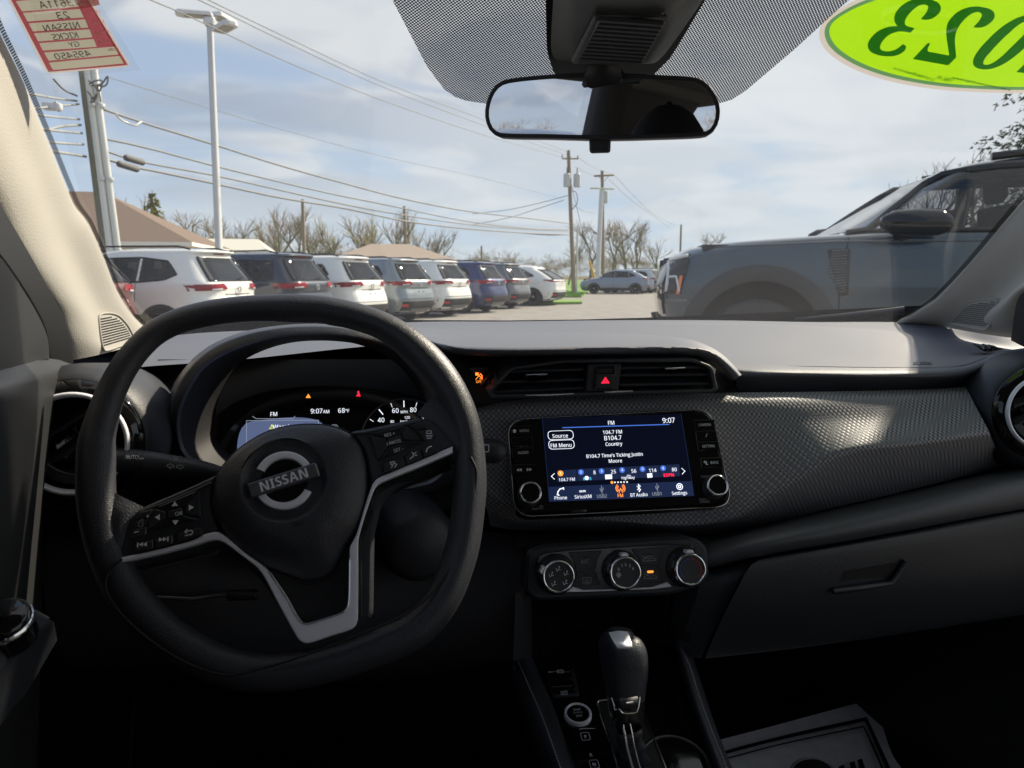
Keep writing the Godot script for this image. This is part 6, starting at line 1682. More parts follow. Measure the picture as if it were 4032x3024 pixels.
func cluster(car: Node3D) -> void:
	var outer := A3([-0.6117,1.0285,-0.97,-0.6078,1.0571,-0.97,-0.6,1.0861,-0.965,-0.5858,1.1061,-0.96,-0.5666,1.1258,-0.955,-0.5425,1.1412,-0.95,-0.5089,1.1533,-0.95,-0.4686,1.1596,-0.95,-0.4288,1.1612,-0.95,-0.4013,1.1586,-0.95,-0.3629,1.152,-0.95,-0.3153,1.1363,-0.955,-0.2761,1.1103,-0.96,-0.2457,1.0752,-0.965,-0.2317,1.0395,-0.97,-0.2251,0.9974,-0.97,-0.2359,0.9556,-0.97,-0.2674,0.9255,-0.97,-0.3854,0.9191,-0.97,-0.5129,0.9309,-0.97,-0.5814,0.9651,-0.97,-0.6063,0.996,-0.97])
	var crest := A3([-0.5868,1.0451,-0.885,-0.5825,1.0706,-0.88,-0.5739,1.0975,-0.872,-0.5609,1.1166,-0.868,-0.5443,1.1325,-0.863,-0.5231,1.1458,-0.86,-0.4923,1.1566,-0.858,-0.4579,1.1624,-0.857,-0.4241,1.1636,-0.857,-0.3982,1.1621,-0.857,-0.3658,1.1557,-0.858,-0.3265,1.1415,-0.86,-0.2936,1.1177,-0.865,-0.2681,1.0873,-0.87,-0.2561,1.056,-0.875,-0.2501,1.0186,-0.88,-0.2585,0.9813,-0.89,-0.285,0.9533,-0.9,-0.3849,0.9464,-0.905,-0.5037,0.9572,-0.905,-0.5609,0.9893,-0.9,-0.5818,1.0149,-0.893])
	var lip := A3([-0.5791,1.0443,-0.88,-0.5751,1.0689,-0.872,-0.5648,1.0924,-0.866,-0.5472,1.1181,-0.86,-0.5291,1.1317,-0.857,-0.5099,1.141,-0.855,-0.4844,1.1496,-0.853,-0.4557,1.1548,-0.852,-0.4241,1.156,-0.852,-0.3956,1.1544,-0.852,-0.3677,1.1498,-0.853,-0.3337,1.1361,-0.857,-0.3036,1.1144,-0.86,-0.2808,1.0861,-0.866,-0.2688,1.0571,-0.872,-0.2645,1.0208,-0.88,-0.2714,0.9873,-0.888,-0.2949,0.9641,-0.895,-0.3846,0.9569,-0.9,-0.5026,0.9673,-0.9,-0.5552,0.9961,-0.895,-0.5756,1.0179,-0.888])
	var lip2 := []
	var deep := []
	var mid: Vector3 = Vector3(-0.4308,1.0368,-0.99)
	for p in lip:
		lip2.append(p.lerp(Vector3(mid.x, mid.y, p.z), 0.018) + Vector3(0, 0, -0.006))
		deep.append(p.lerp(mid, 0.16) * Vector3(1, 1, 0) + Vector3(0, 0, -0.985))
	part("instrument_hood", ring_patch([outer, crest, lip], 80, 14), "leather", car)
	part("hood_lip", ring_patch([lip, lip2], 80, 3), "satin", car)
	part("hood_lining", ring_patch([lip2, deep], 80, 6), "dark", car)
	var ic := part("instrument_cluster", plate(curve2(A2([-0.1825,-0.0193,-0.1714,0.0155,-0.1415,0.0438,-0.1092,0.0581,-0.0776,0.0646,-0.0291,0.0675,0.0243,0.0642,0.0866,0.0531,0.1199,0.0393,0.1476,0.0085,0.1527,-0.032,0.1382,-0.0645,-0.0163,-0.0707,-0.1636,-0.0515]), 60, true), -0.02, 0.0), "gloss", car, Transform3D(Basis(Vector3(0.9986,0,0.0523),Vector3(0.0179,0.9397,-0.3416),Vector3(-0.0492,0.342,0.9384)),Vector3(-0.3986,1.0145,-0.96)))
	part("cluster_backing", plate(A2([-0.2353,0.1118,0.1858,0.1046,0.1765,-0.099,-0.2276,-0.0796]), -0.03, -0.021), "dark", car, Transform3D(Basis(Vector3(0.9986,0,0.0523),Vector3(0.0179,0.9397,-0.3416),Vector3(-0.0492,0.342,0.9384)),Vector3(-0.3986,1.0145,-0.96)))
	part("display_panel", plate(curve2(A2([-0.1295,-0.0213,-0.127,0.0108,-0.1149,0.0234,-0.0286,0.0207,-0.0281,-0.0251,-0.0786,-0.0425,-0.1216,-0.0375]), 40, true), 0.0003, 0.0008), "lit_haze", ic)
	part("frame_line", lines([A2([-0.1187,-0.0089,-0.1192,0.0245,-0.0305,0.0224,-0.0305,0.0076]), A2([-0.1119,0.0298,-0.1072,0.0267,-0.0628,0.0254,-0.0596,0.0283])], 0.0007, 0.0012), "lit_grey", ic)
	words("FM", 0.0071, Vector3(-0.0859,0.0318,0.0012), "lit_white", ic)
	words("9:07", 0.0083, Vector3(-0.0329,0.0342,0.0012), "lit_white", ic)
	words("AM", 0.0058, Vector3(-0.0205,0.0332,0.0012), "lit_white", ic)
	words("68", 0.0083, Vector3(-0.0016,0.034,0.0012), "lit_white", ic)
	words("°F", 0.0058, Vector3(0.0058,0.0335,0.0012), "lit_white", ic)
	words("Warning", 0.0078, Vector3(-0.0725,0.015,0.0016), "lit_white", ic)
	var tri := A2([-0.0432,0.0574,-0.0464,0.0521,-0.04,0.052])
	part("warning_lamp", plate(tri, 0.0006, 0.0012), "lit_orange", ic)
	tri = A2([-0.0881,0.0183,-0.0909,0.0132,-0.0853,0.013])
	part("warning_mark", lines([tri + [tri[0]], A2([-0.0881,0.0167,-0.0881,0.0141])], 0.0007, 0.0016), "lit_yellow", ic)
	part("seat_belt_lamp", join([plate(arc(Vector2(0.0203,0.0582), 0.0014, 0, 330, 8), 0.0006, 0.0012), plate(A2([0.0203,0.0572,0.0183,0.0542,0.0173,0.0525,0.0196,0.0528,0.0209,0.0551,0.0222,0.0524,0.0231,0.0527,0.0219,0.0558]), 0.0006, 0.0013)]), "lit_red", ic)
	# speedometer
	var c := Vector2(0.0788,-0.0093)
	var r: float = (Vector2(0.0802,0.0485) - c).length()
	part("gauge_ring", strip(arc(c, r, 10, 170, 50), arc(c, r - 0.002, 10, 170, 50), 0.0, 0.002), "satin", ic)
	part("gauge_face", plate(arc(c, r - 0.002, 0, 180, 40), 0.0002, 0.0007), "gloss", ic)
	for k in 13:
		var a := deg_to_rad(lerpf(200, -20, k / 12.0))
		var d := Vector2(cos(a), sin(a))
		if d.y < 0.1:
			continue
		part("tick", lines([[c + d * (r - 0.004), c + d * (r - (0.0115 if k % 2 == 0 else 0.009))]], 0.0013 if k % 2 == 0 else 0.0007, 0.0012), "lit_white", ic)
	for t in [["40", Vector2(0.0487,0.02), 0.0082], ["60", Vector2(0.0673,0.0319), 0.0082], ["80", Vector2(0.0904,0.0323), 0.0082], ["100", Vector2(0.1079,0.0199), 0.0082], ["MPH", Vector2(0.0788,0.0299), 0.0046], ["80", Vector2(0.063,0.0176), 0.0046], ["120", Vector2(0.0825,0.0224), 0.0046], ["km/h", Vector2(0.0785,0.0174), 0.0046]]:
		words(t[0], t[2], v3(t[1], 0.0012), "lit_white", ic)
	part("lane_icon", lines([A2([-0.0159,0.0104,-0.013,0.0159,-0.0079,0.0158,-0.0041,0.01]), A2([-0.0137,0.0103,-0.012,0.0143,-0.0089,0.0142,-0.0063,0.0101])], 0.0006, 0.0012), "lit_grey", ic)


func vents(car: Node3D) -> void:
	var ho := part("centre_vent", strip(rounded(A2([-0.1357,-0.0203,-0.1397,-0.0147,-0.1134,0.0163,-0.0534,0.0231,0.1091,0.0195,0.134,0.0095,0.1422,-0.0195,0.1367,-0.023,-0.0097,-0.0209]), 0.008), rounded(A2([-0.1313,-0.0151,-0.1348,-0.0122,-0.11,0.0131,-0.0516,0.0195,0.1074,0.0153,0.1284,0.0078,0.1354,-0.0164,0.1336,-0.0182,-0.0098,-0.0168]), 0.006), -0.03, 0.002, true), "plastic", car, Transform3D(Basis(Vector3(0.9973,0.0174,0.071),Vector3(-0.0223,0.9974,0.0684),Vector3(-0.0696,-0.0698,0.9951)),Vector3(-0.0917,1.1001,-0.83)))
	part("vent_back", plate(A2([-0.1384,-0.0193,-0.1418,-0.0146,-0.1134,0.018,-0.0534,0.0249,0.1109,0.0207,0.1379,0.0084,0.1414,-0.0213]), -0.06, -0.05), "dark", ho)
	for l in [A3([-0.1122,0.0135,0,-0.023,0.0131,0]), A3([-0.1278,0.0017,0,-0.0228,0.0005,0]), A3([-0.1356,-0.0104,0,-0.0227,-0.0096,0]), A3([0.0195,0.0134,0,0.1308,0.0105,0]), A3([0.0198,0.0045,0,0.1338,0.0014,0]), A3([0.0201,-0.0075,0,0.1361,-0.0101,0])]:
		part("slat", join([[box(Vector3((l[1] - l[0]).length(), 0.0035, 0.03), Vector3.ZERO, 0.001), Transform3D(Basis(Vector3.BACK, atan2((l[1] - l[0]).y, (l[1] - l[0]).x)) * Basis(Vector3.RIGHT, 0.25), (l[0] + l[1]) / 2 + Vector3(0, 0, -0.018))]]), "plastic", ho)
	for k in 9:
		for x in [Vector2(-0.1033,0.0029), Vector2(0.0315,-0.0021)]:
			part("vane", box(Vector3(0.002, 0.032, 0.02)), "dark", ho, at(v3(x + Vector2(k * 0.011, 0.002), -0.035)))
	part("lower_glint", tube(A3([-0.0945,-0.0176,0.001,-0.0674,-0.0176,0.002,-0.0373,-0.0175,0.001]), 0.0014, 6), "chrome", ho)
	part("lower_glint", tube(A3([0.0004,-0.0174,0.001,0.0157,-0.0172,0.002,0.0347,-0.0175,0.001]), 0.0014, 6), "chrome", ho)
	part("top_edge", tube(A3([-0.0562,0.0217,-0.002,0.0061,0.0212,0,0.1,0.019,0,0.1157,0.0161,-0.003]), 0.002, 6), "plastic", ho)
	for t in [A2([-0.0959,0.008,-0.0685,0.0085,-0.0679,0.0013,-0.0924,-0.0017]), A2([0.0713,0.0093,0.0987,0.0098,0.0986,0.0034,0.0743,0.003])]:
		var tb := part("vent_tab", plate(rounded(t, 0.002), -0.02, 0.006, 0.002), "gloss", ho)
		part("tab_edge", tube([v3(t[0].lerp(t[1], 0.06), 0.0062), v3(t[0].lerp(t[1], 0.94), 0.0062)], 0.0012, 6), "chrome", ho)
	part("hazard_housing", plate(A2([-0.0197,0.0166,0.0202,0.0165,0.0173,-0.0161,-0.0225,-0.0158]), -0.03, 0.003, 0.002), "plastic", ho)
	part("hazard_bezel", strip(rounded(A2([-0.0121,0.0145,0.0118,0.0146,0.0099,-0.0143,-0.0138,-0.0138]), 0.004), rounded(A2([-0.0106,0.0132,0.0104,0.0134,0.0086,-0.0128,-0.0122,-0.0124]), 0.003), 0.0, 0.006, true), "gloss", ho)
	var hb := part("hazard_button", plate(A2([-0.0109,0.0055,0.0106,0.0051,0.0088,-0.0121,-0.012,-0.0117]), 0.0, 0.007, 0.0012), "button", ho)
	part("hazard_button_top", plate(A2([-0.0106,0.0129,0.0102,0.0129,0.0104,0.0056,-0.0107,0.006]), 0.0, 0.005, 0.001), "dark", ho)
	var a := A2([-0.0006,0.0017,-0.0049,-0.0048,0.0039,-0.0048])
	var b := A2([-0.0006,-0.0007,-0.0027,-0.0038,0.0017,-0.0038])
	part("hazard_triangle", lines([a + [a[0], a[1]], b + [b[0], b[1]]], 0.0009, 0.0075), "lit_red", ho)
	# round outer vents
	for s in [[Vector3(-0.6578,1.054,-0.8), 0.54, 0.10, "left"], [Vector3(0.5144,1.0402,-0.8), 0.4, -0.35, "right"]]:
		var rv := part("round_vent", lathe([Vector2(0.092, -0.25), Vector2(0.09, -0.06), Vector2(0.085, -0.03), Vector2(0.078, -0.01), Vector2(0.0715, -0.006)], 48), "plastic", car, Transform3D(Basis(Vector3.UP, s[2]) * Basis(Vector3.RIGHT, -0.12).scaled(Vector3.ONE * 0.9), s[0]))
		part("gloss_ring", lathe([Vector2(0.0715, -0.007), Vector2(0.07, -0.003), Vector2(0.062, 0.003), Vector2(0.057, 0.004)], 48), "gloss", rv)
		part("silver_ring", lathe([Vector2(0.0575, 0.0), Vector2(0.0572, 0.006), Vector2(0.0555, 0.009), Vector2(0.053, 0.0085), Vector2(0.0515, 0.004), Vector2(0.051, -0.002)], 56), "silver", rv)
		part("bowl", lathe([Vector2(0.0512, 0.0), Vector2(0.049, -0.008), Vector2(0.043, -0.02), Vector2(0.036, -0.03), Vector2(0.03, -0.045), Vector2(0.001, -0.05)], 40), "gloss", rv)
		for k in 3:
			var y := lerpf(-0.026, 0.026, k / 2.0)
			var half := sqrt(maxf(0.0, 0.042 * 0.042 - y * y))
			part("slat", plate([Vector2(-half, -0.007), Vector2(half, -0.007), Vector2(half * 0.96, 0.004), Vector2(half * 0.8, 0.007), Vector2(-half * 0.8, 0.007), Vector2(-half * 0.96, 0.004)], -0.003, 0.001, 0.001), "button", rv, Transform3D(Basis(Vector3.BACK, s[1]) * Basis(Vector3.RIGHT, -0.9), Basis(Vector3.BACK, s[1]) * Vector3(0, y, -0.014)))
		part("slat_link", plate(arc(Vector2.ZERO, 0.046, 195, 262, 10) + arc(Vector2(0.006, 0.006), 0.042, 255, 202, 10), -0.018, -0.004, 0.001), "button", rv, Transform3D(Basis(Vector3.BACK, s[1] * 0.5), Vector3.ZERO))


func screen(car: Node3D) -> void:
	var out := rounded(A2([-0.1296,0.0565,0.1268,0.061,0.1344,-0.0615,-0.1283,-0.0609]), 0.022, 8)
	var u := part("touch_screen", plate(out, -0.03, 0.003, 0.0035), "gloss", car, Transform3D(Basis(Vector3(0.9952,0.0154,0.0964),Vector3(0.0317,0.8828,-0.4687),Vector3(-0.0923,0.4695,0.8781)),Vector3(-0.0728,0.9974,-0.8313)))
	part("edge_trim", strip(inset(out, -0.0012), out, -0.02, 0.0008, true), "chrome", u)
	var disp := part("display", plate(A2([-0.0874,0.0566,0.0866,0.0554,0.0876,-0.0473,-0.0875,-0.046]), 0.0032, 0.0036), "lit_bg", u)
	part("display_edge", lines([A2([-0.088,0.0553,-0.0878,-0.046,0.0879,-0.0476,0.0866,0.0554])], 0.0006, 0.0042), "lit_tile", u)
	part("header_line", lines([A2([-0.0636,0.0433,0.0694,0.0423])], 0.0011, 0.0042), "lit_blue", u)
	part("footer_bar", plate(A2([-0.0873,-0.0287,0.0877,-0.0298,0.0874,-0.047,-0.0875,-0.0457]), 0.0037, 0.0040), "lit_tile", u)
	var z := 0.0044
	for t in [["FM", Vector3(-0.0031,0.0469,0.0044), 0.0067], ["9:07", Vector3(0.0696,0.0472,0.0044), 0.0088], ["Source", Vector3(-0.068,0.0329,0.0044), 0.0064], ["FM Menu", Vector3(-0.0679,0.0211,0.0044), 0.0064], ["104.7 FM", Vector3(-0.0028,0.0351,0.0044), 0.0062], ["B104.7", Vector3(-0.0032,0.0277,0.0044), 0.0074], ["Country", Vector3(-0.0029,0.0201,0.0044), 0.006], ["B104.7 Time's Ticking Justin", Vector3(-0.0035,0.0061,0.0044), 0.0058], ["Moore", Vector3(-0.0035,-0.001,0.0044), 0.0058], ["104.7 FM", Vector3(-0.0646,-0.021,0.0044), 0.005], ["8", Vector3(-0.0305,-0.014,0.0044), 0.006], ["25", Vector3(-0.0073,-0.0141,0.0044), 0.006], ["56", Vector3(0.0177,-0.0145,0.0044), 0.006], ["114", Vector3(0.041,-0.0147,0.0044), 0.006], ["80", Vector3(0.0678,-0.0149,0.0044), 0.006], ["Phone", Vector3(-0.0741,-0.0425,0.0044), 0.0055], ["SiriusXM", Vector3(-0.0471,-0.0424,0.0044), 0.0055], ["BT Audio", Vector3(0.0204,-0.0435,0.0044), 0.0055], ["Settings", Vector3(0.0703,-0.0438,0.0044), 0.0055]]:
		words(t[0], t[2], t[1], "lit_white", u)
	words("USB2", 0.0055, Vector3(-0.0245,-0.0429,0.0044), "lit_grey", u)
	words("USB1", 0.0055, Vector3(0.0427,-0.0434,0.0044), "lit_grey", u)
	words("FM", 0.0055, Vector3(-0.0021,-0.0432,0.0044), "lit_orange", u)
	for q in [[Vector2(-0.0672,0.0341), 0.031], [Vector2(-0.0672,0.0223), 0.031]]:
		var p := rounded(rect(q[0].x, q[0].y, q[1], 0.0108), 0.0054, 5)
		part("pill_outline", lines([p + [p[0]]], 0.0006, z), "lit_white", u)
	var tiles := [A2([-0.0756,-0.0094,-0.0519,-0.0091,-0.0527,-0.0233,-0.076,-0.0232]), A2([-0.051,-0.009,-0.0264,-0.0088,-0.0269,-0.0232,-0.0517,-0.0232]), A2([-0.0259,-0.0089,-0.0011,-0.0087,-0.0018,-0.0231,-0.0266,-0.0231]), A2([-0.0006,-0.0087,0.0241,-0.0087,0.0233,-0.0231,-0.0013,-0.023]), A2([0.0246,-0.0087,0.0497,-0.0087,0.0487,-0.023,0.0238,-0.023]), A2([0.0502,-0.0087,0.0752,-0.0086,0.0741,-0.023,0.0492,-0.023])]
	for k in 6:
		part("preset_tile", plate(tiles[k], 0.0037, 0.0041), "lit_tile", u)
		var c: Vector2 = tiles[k][0].lerp(tiles[k][2], 0.16) + Vector2(0.0004, -0.0015)
		part("preset_disc", plate(arc(c, 0.0034, 0, 345, 14), 0.0042, 0.0044), "lit_orange" if k == 0 else "lit_blue", u)
		words(str(k + 1), 0.0038, v3(c, 0.0048), "lit_white", u)
	words("8    8", 0.005, Vector3(-0.04,-0.0211,0.0046), "lit_cyan", u, "lettering", 0.0, true)
	part("station_mark", plate(arc(Vector2(-0.0405,-0.0202), 0.0026, 0, 345, 12), 0.0043, 0.0046), "lit_white", u)
	part("station_mark", plate(A2([-0.0179,-0.0172,-0.0094,-0.0172,-0.0097,-0.0227,-0.0182,-0.0228]), 0.0043, 0.0046), "lit_white", u)
	words("highway", 0.0045, Vector3(0.0097,-0.0222,0.0046), "lit_white", u)
	words("the", 0.003, Vector3(0.011,-0.0197,0.0046), "lit_white", u)
	part("station_mark", plate(A2([0.0336,-0.0182,0.0399,-0.0179,0.0398,-0.0231,0.0335,-0.0234]), 0.0043, 0.0046), "lit_white", u)
	words("ESPN", 0.0056, Vector3(0.0601,-0.0213,0.0046), "lit_red", u, "lettering", 0.0, true)
	for k in 6:
		part("page_dot", plate(arc(Vector2(-0.0105,-0.0269).lerp(Vector2(0.0079,-0.0273), k / 5.0), 0.0017 if k == 0 else 0.001, 0, 340, 10), 0.0042, 0.0045), "lit_orange" if k == 0 else "lit_white", u)
	part("chevron", lines([A2([-0.0791,-0.0131,-0.0828,-0.0163,-0.0795,-0.0198]), A2([0.0775,-0.0137,0.0809,-0.0174,0.0771,-0.0207])], 0.0008, z), "lit_white", u)
	var phone := [Vector2(-0.003, -0.003), Vector2(-0.0025, -0.0003), Vector2(-0.0005, 0.002), Vector2(0.003, 0.003)]
	for q in [[Vector2(-0.0735,-0.0346), "lit_white", 1.25], [Vector2(-0.1141,0.0272), "print", 1.2]]:
		var l := []
		for p in phone:
			l.append(q[0] + p * q[2])
		part("phone_icon", lines([l, [l[0] + Vector2(-0.0005, 0), l[0] + Vector2(0.0015, -0.0009)], [l[3], l[3] + Vector2(0.0002, -0.0016)]], 0.0013, z), q[1], u)
	var w := Vector2(-0.001,-0.0344)
	part("antenna_icon", lines([arc(w, 0.0035, -50, 50, 6), arc(w, 0.0035, 130, 230, 6), arc(w, 0.0055, -50, 50, 6), arc(w, 0.0055, 130, 230, 6), [w + Vector2(-0.002, -0.005), w, w + Vector2(0.002, -0.005)]], 0.0008, z), "lit_orange", u)
	w = Vector2(0.0213,-0.0351)
	part("bluetooth_icon", lines([[w + Vector2(-0.002, 0.0022), w + Vector2(0.002, -0.002), w + Vector2(0, -0.0045), w + Vector2(0, 0.0045), w + Vector2(0.002, 0.002), w + Vector2(-0.002, -0.0022)]], 0.0008, z), "lit_white", u)
	w = Vector2(0.0716,-0.0359)
	part("gear_icon", lines([arc(w, 0.0036, 0, 360, 14), arc(w, 0.0015, 0, 360, 10)], 0.0009, z), "lit_white", u)
	for q in [Vector2(-0.0238,-0.0351), Vector2(0.0439,-0.0356)]:
		part("usb_icon", lines([[q + Vector2(0, -0.0045), q + Vector2(0, 0.0045)], [q + Vector2(-0.002, 0.0015), q + Vector2(-0.0015, -0.001), q + Vector2(0, -0.0025)], [q + Vector2(0.002, 0.002), q + Vector2(0.0015, 0), q + Vector2(0, -0.001)]], 0.0007, z), "lit_grey", u)
	words("sxm", 0.0042, Vector3(-0.0472,-0.0356,0.0044), "lit_white", u, "lettering", 0.0, true)
	# keys at both sides
	var keys := [[A2([-0.1271,0.0472,-0.1015,0.047,-0.1015,0.035,-0.1269,0.0352]), "⌂MENU"], [A2([-0.1274,0.0334,-0.1019,0.0334,-0.1018,0.0218,-0.1272,0.0219]), ""], [A2([-0.1276,0.0199,-0.1016,0.0198,-0.1016,0.008,-0.1278,0.0082]), "AUDIO"], [A2([-0.128,-0.0006,-0.1013,-0.0008,-0.1016,-0.0127,-0.1279,-0.0125]), ""], [A2([0.1019,0.0462,0.1282,0.0461,0.1275,0.0332,0.1009,0.0332]), "CAMERA"], [A2([0.1017,0.0318,0.1283,0.0318,0.1276,0.0189,0.1011,0.019]), ""], [A2([0.1016,0.0179,0.1287,0.0178,0.1286,0.0067,0.1013,0.0068]), "SETTING"], [A2([0.1029,-0.0024,0.1301,-0.0024,0.1294,-0.0147,0.102,-0.0145]), "BACK"]]
	for k in keys:
		var kb := part("key", plate(rounded(k[0], 0.001, 2), 0.002, 0.0046, 0.0006), "gloss", u)
		part("key_edge", lines([[k[0][3], k[0][0], k[0][1]]], 0.0004, 0.0048), "satin", u)
		var mid: Vector2 = (k[0][0] + k[0][2]) / 2
		if k[1]:
			var s: String = k[1]
			if s.begins_with("⌂"):
				s = s.substr(1)
				mid.x += 0.003
				part("home_icon", plate([mid + Vector2(-0.0135, -0.002), mid + Vector2(-0.0135, 0.0005), mid + Vector2(-0.0145, 0.0005), mid + Vector2(-0.0118, 0.003), mid + Vector2(-0.009, 0.0005), mid + Vector2(-0.01, 0.0005), mid + Vector2(-0.01, -0.002)], 0.0046, 0.0049), "print", u)
			if s == "BACK":
				mid.x += 0.003
				part("back_icon", lines([[mid + Vector2(-0.0085, -0.0018), mid + Vector2(-0.0105, -0.0018), mid + Vector2(-0.0095, 0.0012), mid + Vector2(-0.0125, 0.0012)], [mid + Vector2(-0.0115, 0.0025), mid + Vector2(-0.013, 0.0012), mid + Vector2(-0.0115, -0.0001)]], 0.0009, 0.005), "print", u)
			words(s, 0.0043, v3(mid, 0.005), "print", u)
	w = Vector2(-0.1209,-0.0068)
	var m2 := Vector2(-0.1088,-0.0069)
	part("skip_icon", join([plate([w + Vector2(-0.0001, 0), w + Vector2(0.003, 0.002), w + Vector2(0.003, -0.002)], 0.0046, 0.005), plate([w + Vector2(-0.0031, 0), w + Vector2(-0.0002, 0.002), w + Vector2(-0.0002, -0.002)], 0.0046, 0.005), plate([m2 + Vector2(0.0001, 0), m2 + Vector2(-0.003, -0.002), m2 + Vector2(-0.003, 0.002)], 0.0046, 0.005), plate([m2 + Vector2(0.0031, 0), m2 + Vector2(0.0002, -0.002), m2 + Vector2(0.0002, 0.002)], 0.0046, 0.005)]), "print", u)
	w = Vector2(0.1148,0.0262)
	part("day_night_icon", join([plate(arc(w + Vector2(-0.0042, 0), 0.0016, 0, 340, 10), 0.0046, 0.005), plate(arc(w + Vector2(0.0052, 0), 0.002, -130, 130, 10) + arc(w + Vector2(0.0042, 0), 0.0016, 110, -110, 8), 0.0046, 0.005), [lines([[w + Vector2(-0.001, -0.002), w + Vector2(0.001, 0.002)]], 0.0006, 0.005), Transform3D()]]), "print", u)
	for t in [["VOL", Vector3(-0.1121,-0.0237,0.0046), 0.0036], ["PUSH", Vector3(-0.1051,-0.0541,0.0046), 0.0034], ["TUNE·SCROLL", Vector3(0.1102,-0.0254,0.0046), 0.0036], ["PUSH", Vector3(0.0974,-0.0525,0.0046), 0.0032], ["SOUND", Vector3(0.0996,-0.0555,0.0046), 0.0036]]:
		words(t[0], t[2], t[1], "printdim", u)
	w = Vector2(-0.0979,-0.0524)
	part("power_icon", lines([arc(w, 0.002, 120, 420, 12), [w + Vector2(0, 0.0003), w + Vector2(0, 0.0026)]], 0.0006, 0.0046), "printdim", u)
	for c in [Vector3(-0.111,-0.037,0), Vector3(0.1138,-0.0389,0)]:
		var kn := part("knob", lathe([Vector2(0.0142, 0.0), Vector2(0.0142, 0.006), Vector2(0.0136, 0.0075), Vector2(0.0132, 0.016)], 36), "satin", car, u.transform * at(c))
		part("knob_ring", lathe([Vector2(0.0132, 0.0155), Vector2(0.0132, 0.0175), Vector2(0.0122, 0.0188), Vector2(0.0108, 0.0184), Vector2(0.0106, 0.017)], 36), "chrome", kn)
		part("knob_face", lathe([Vector2(0.0107, 0.0172), Vector2(0.006, 0.0165), Vector2(0.0002, 0.0163)], 32), "gloss", kn)


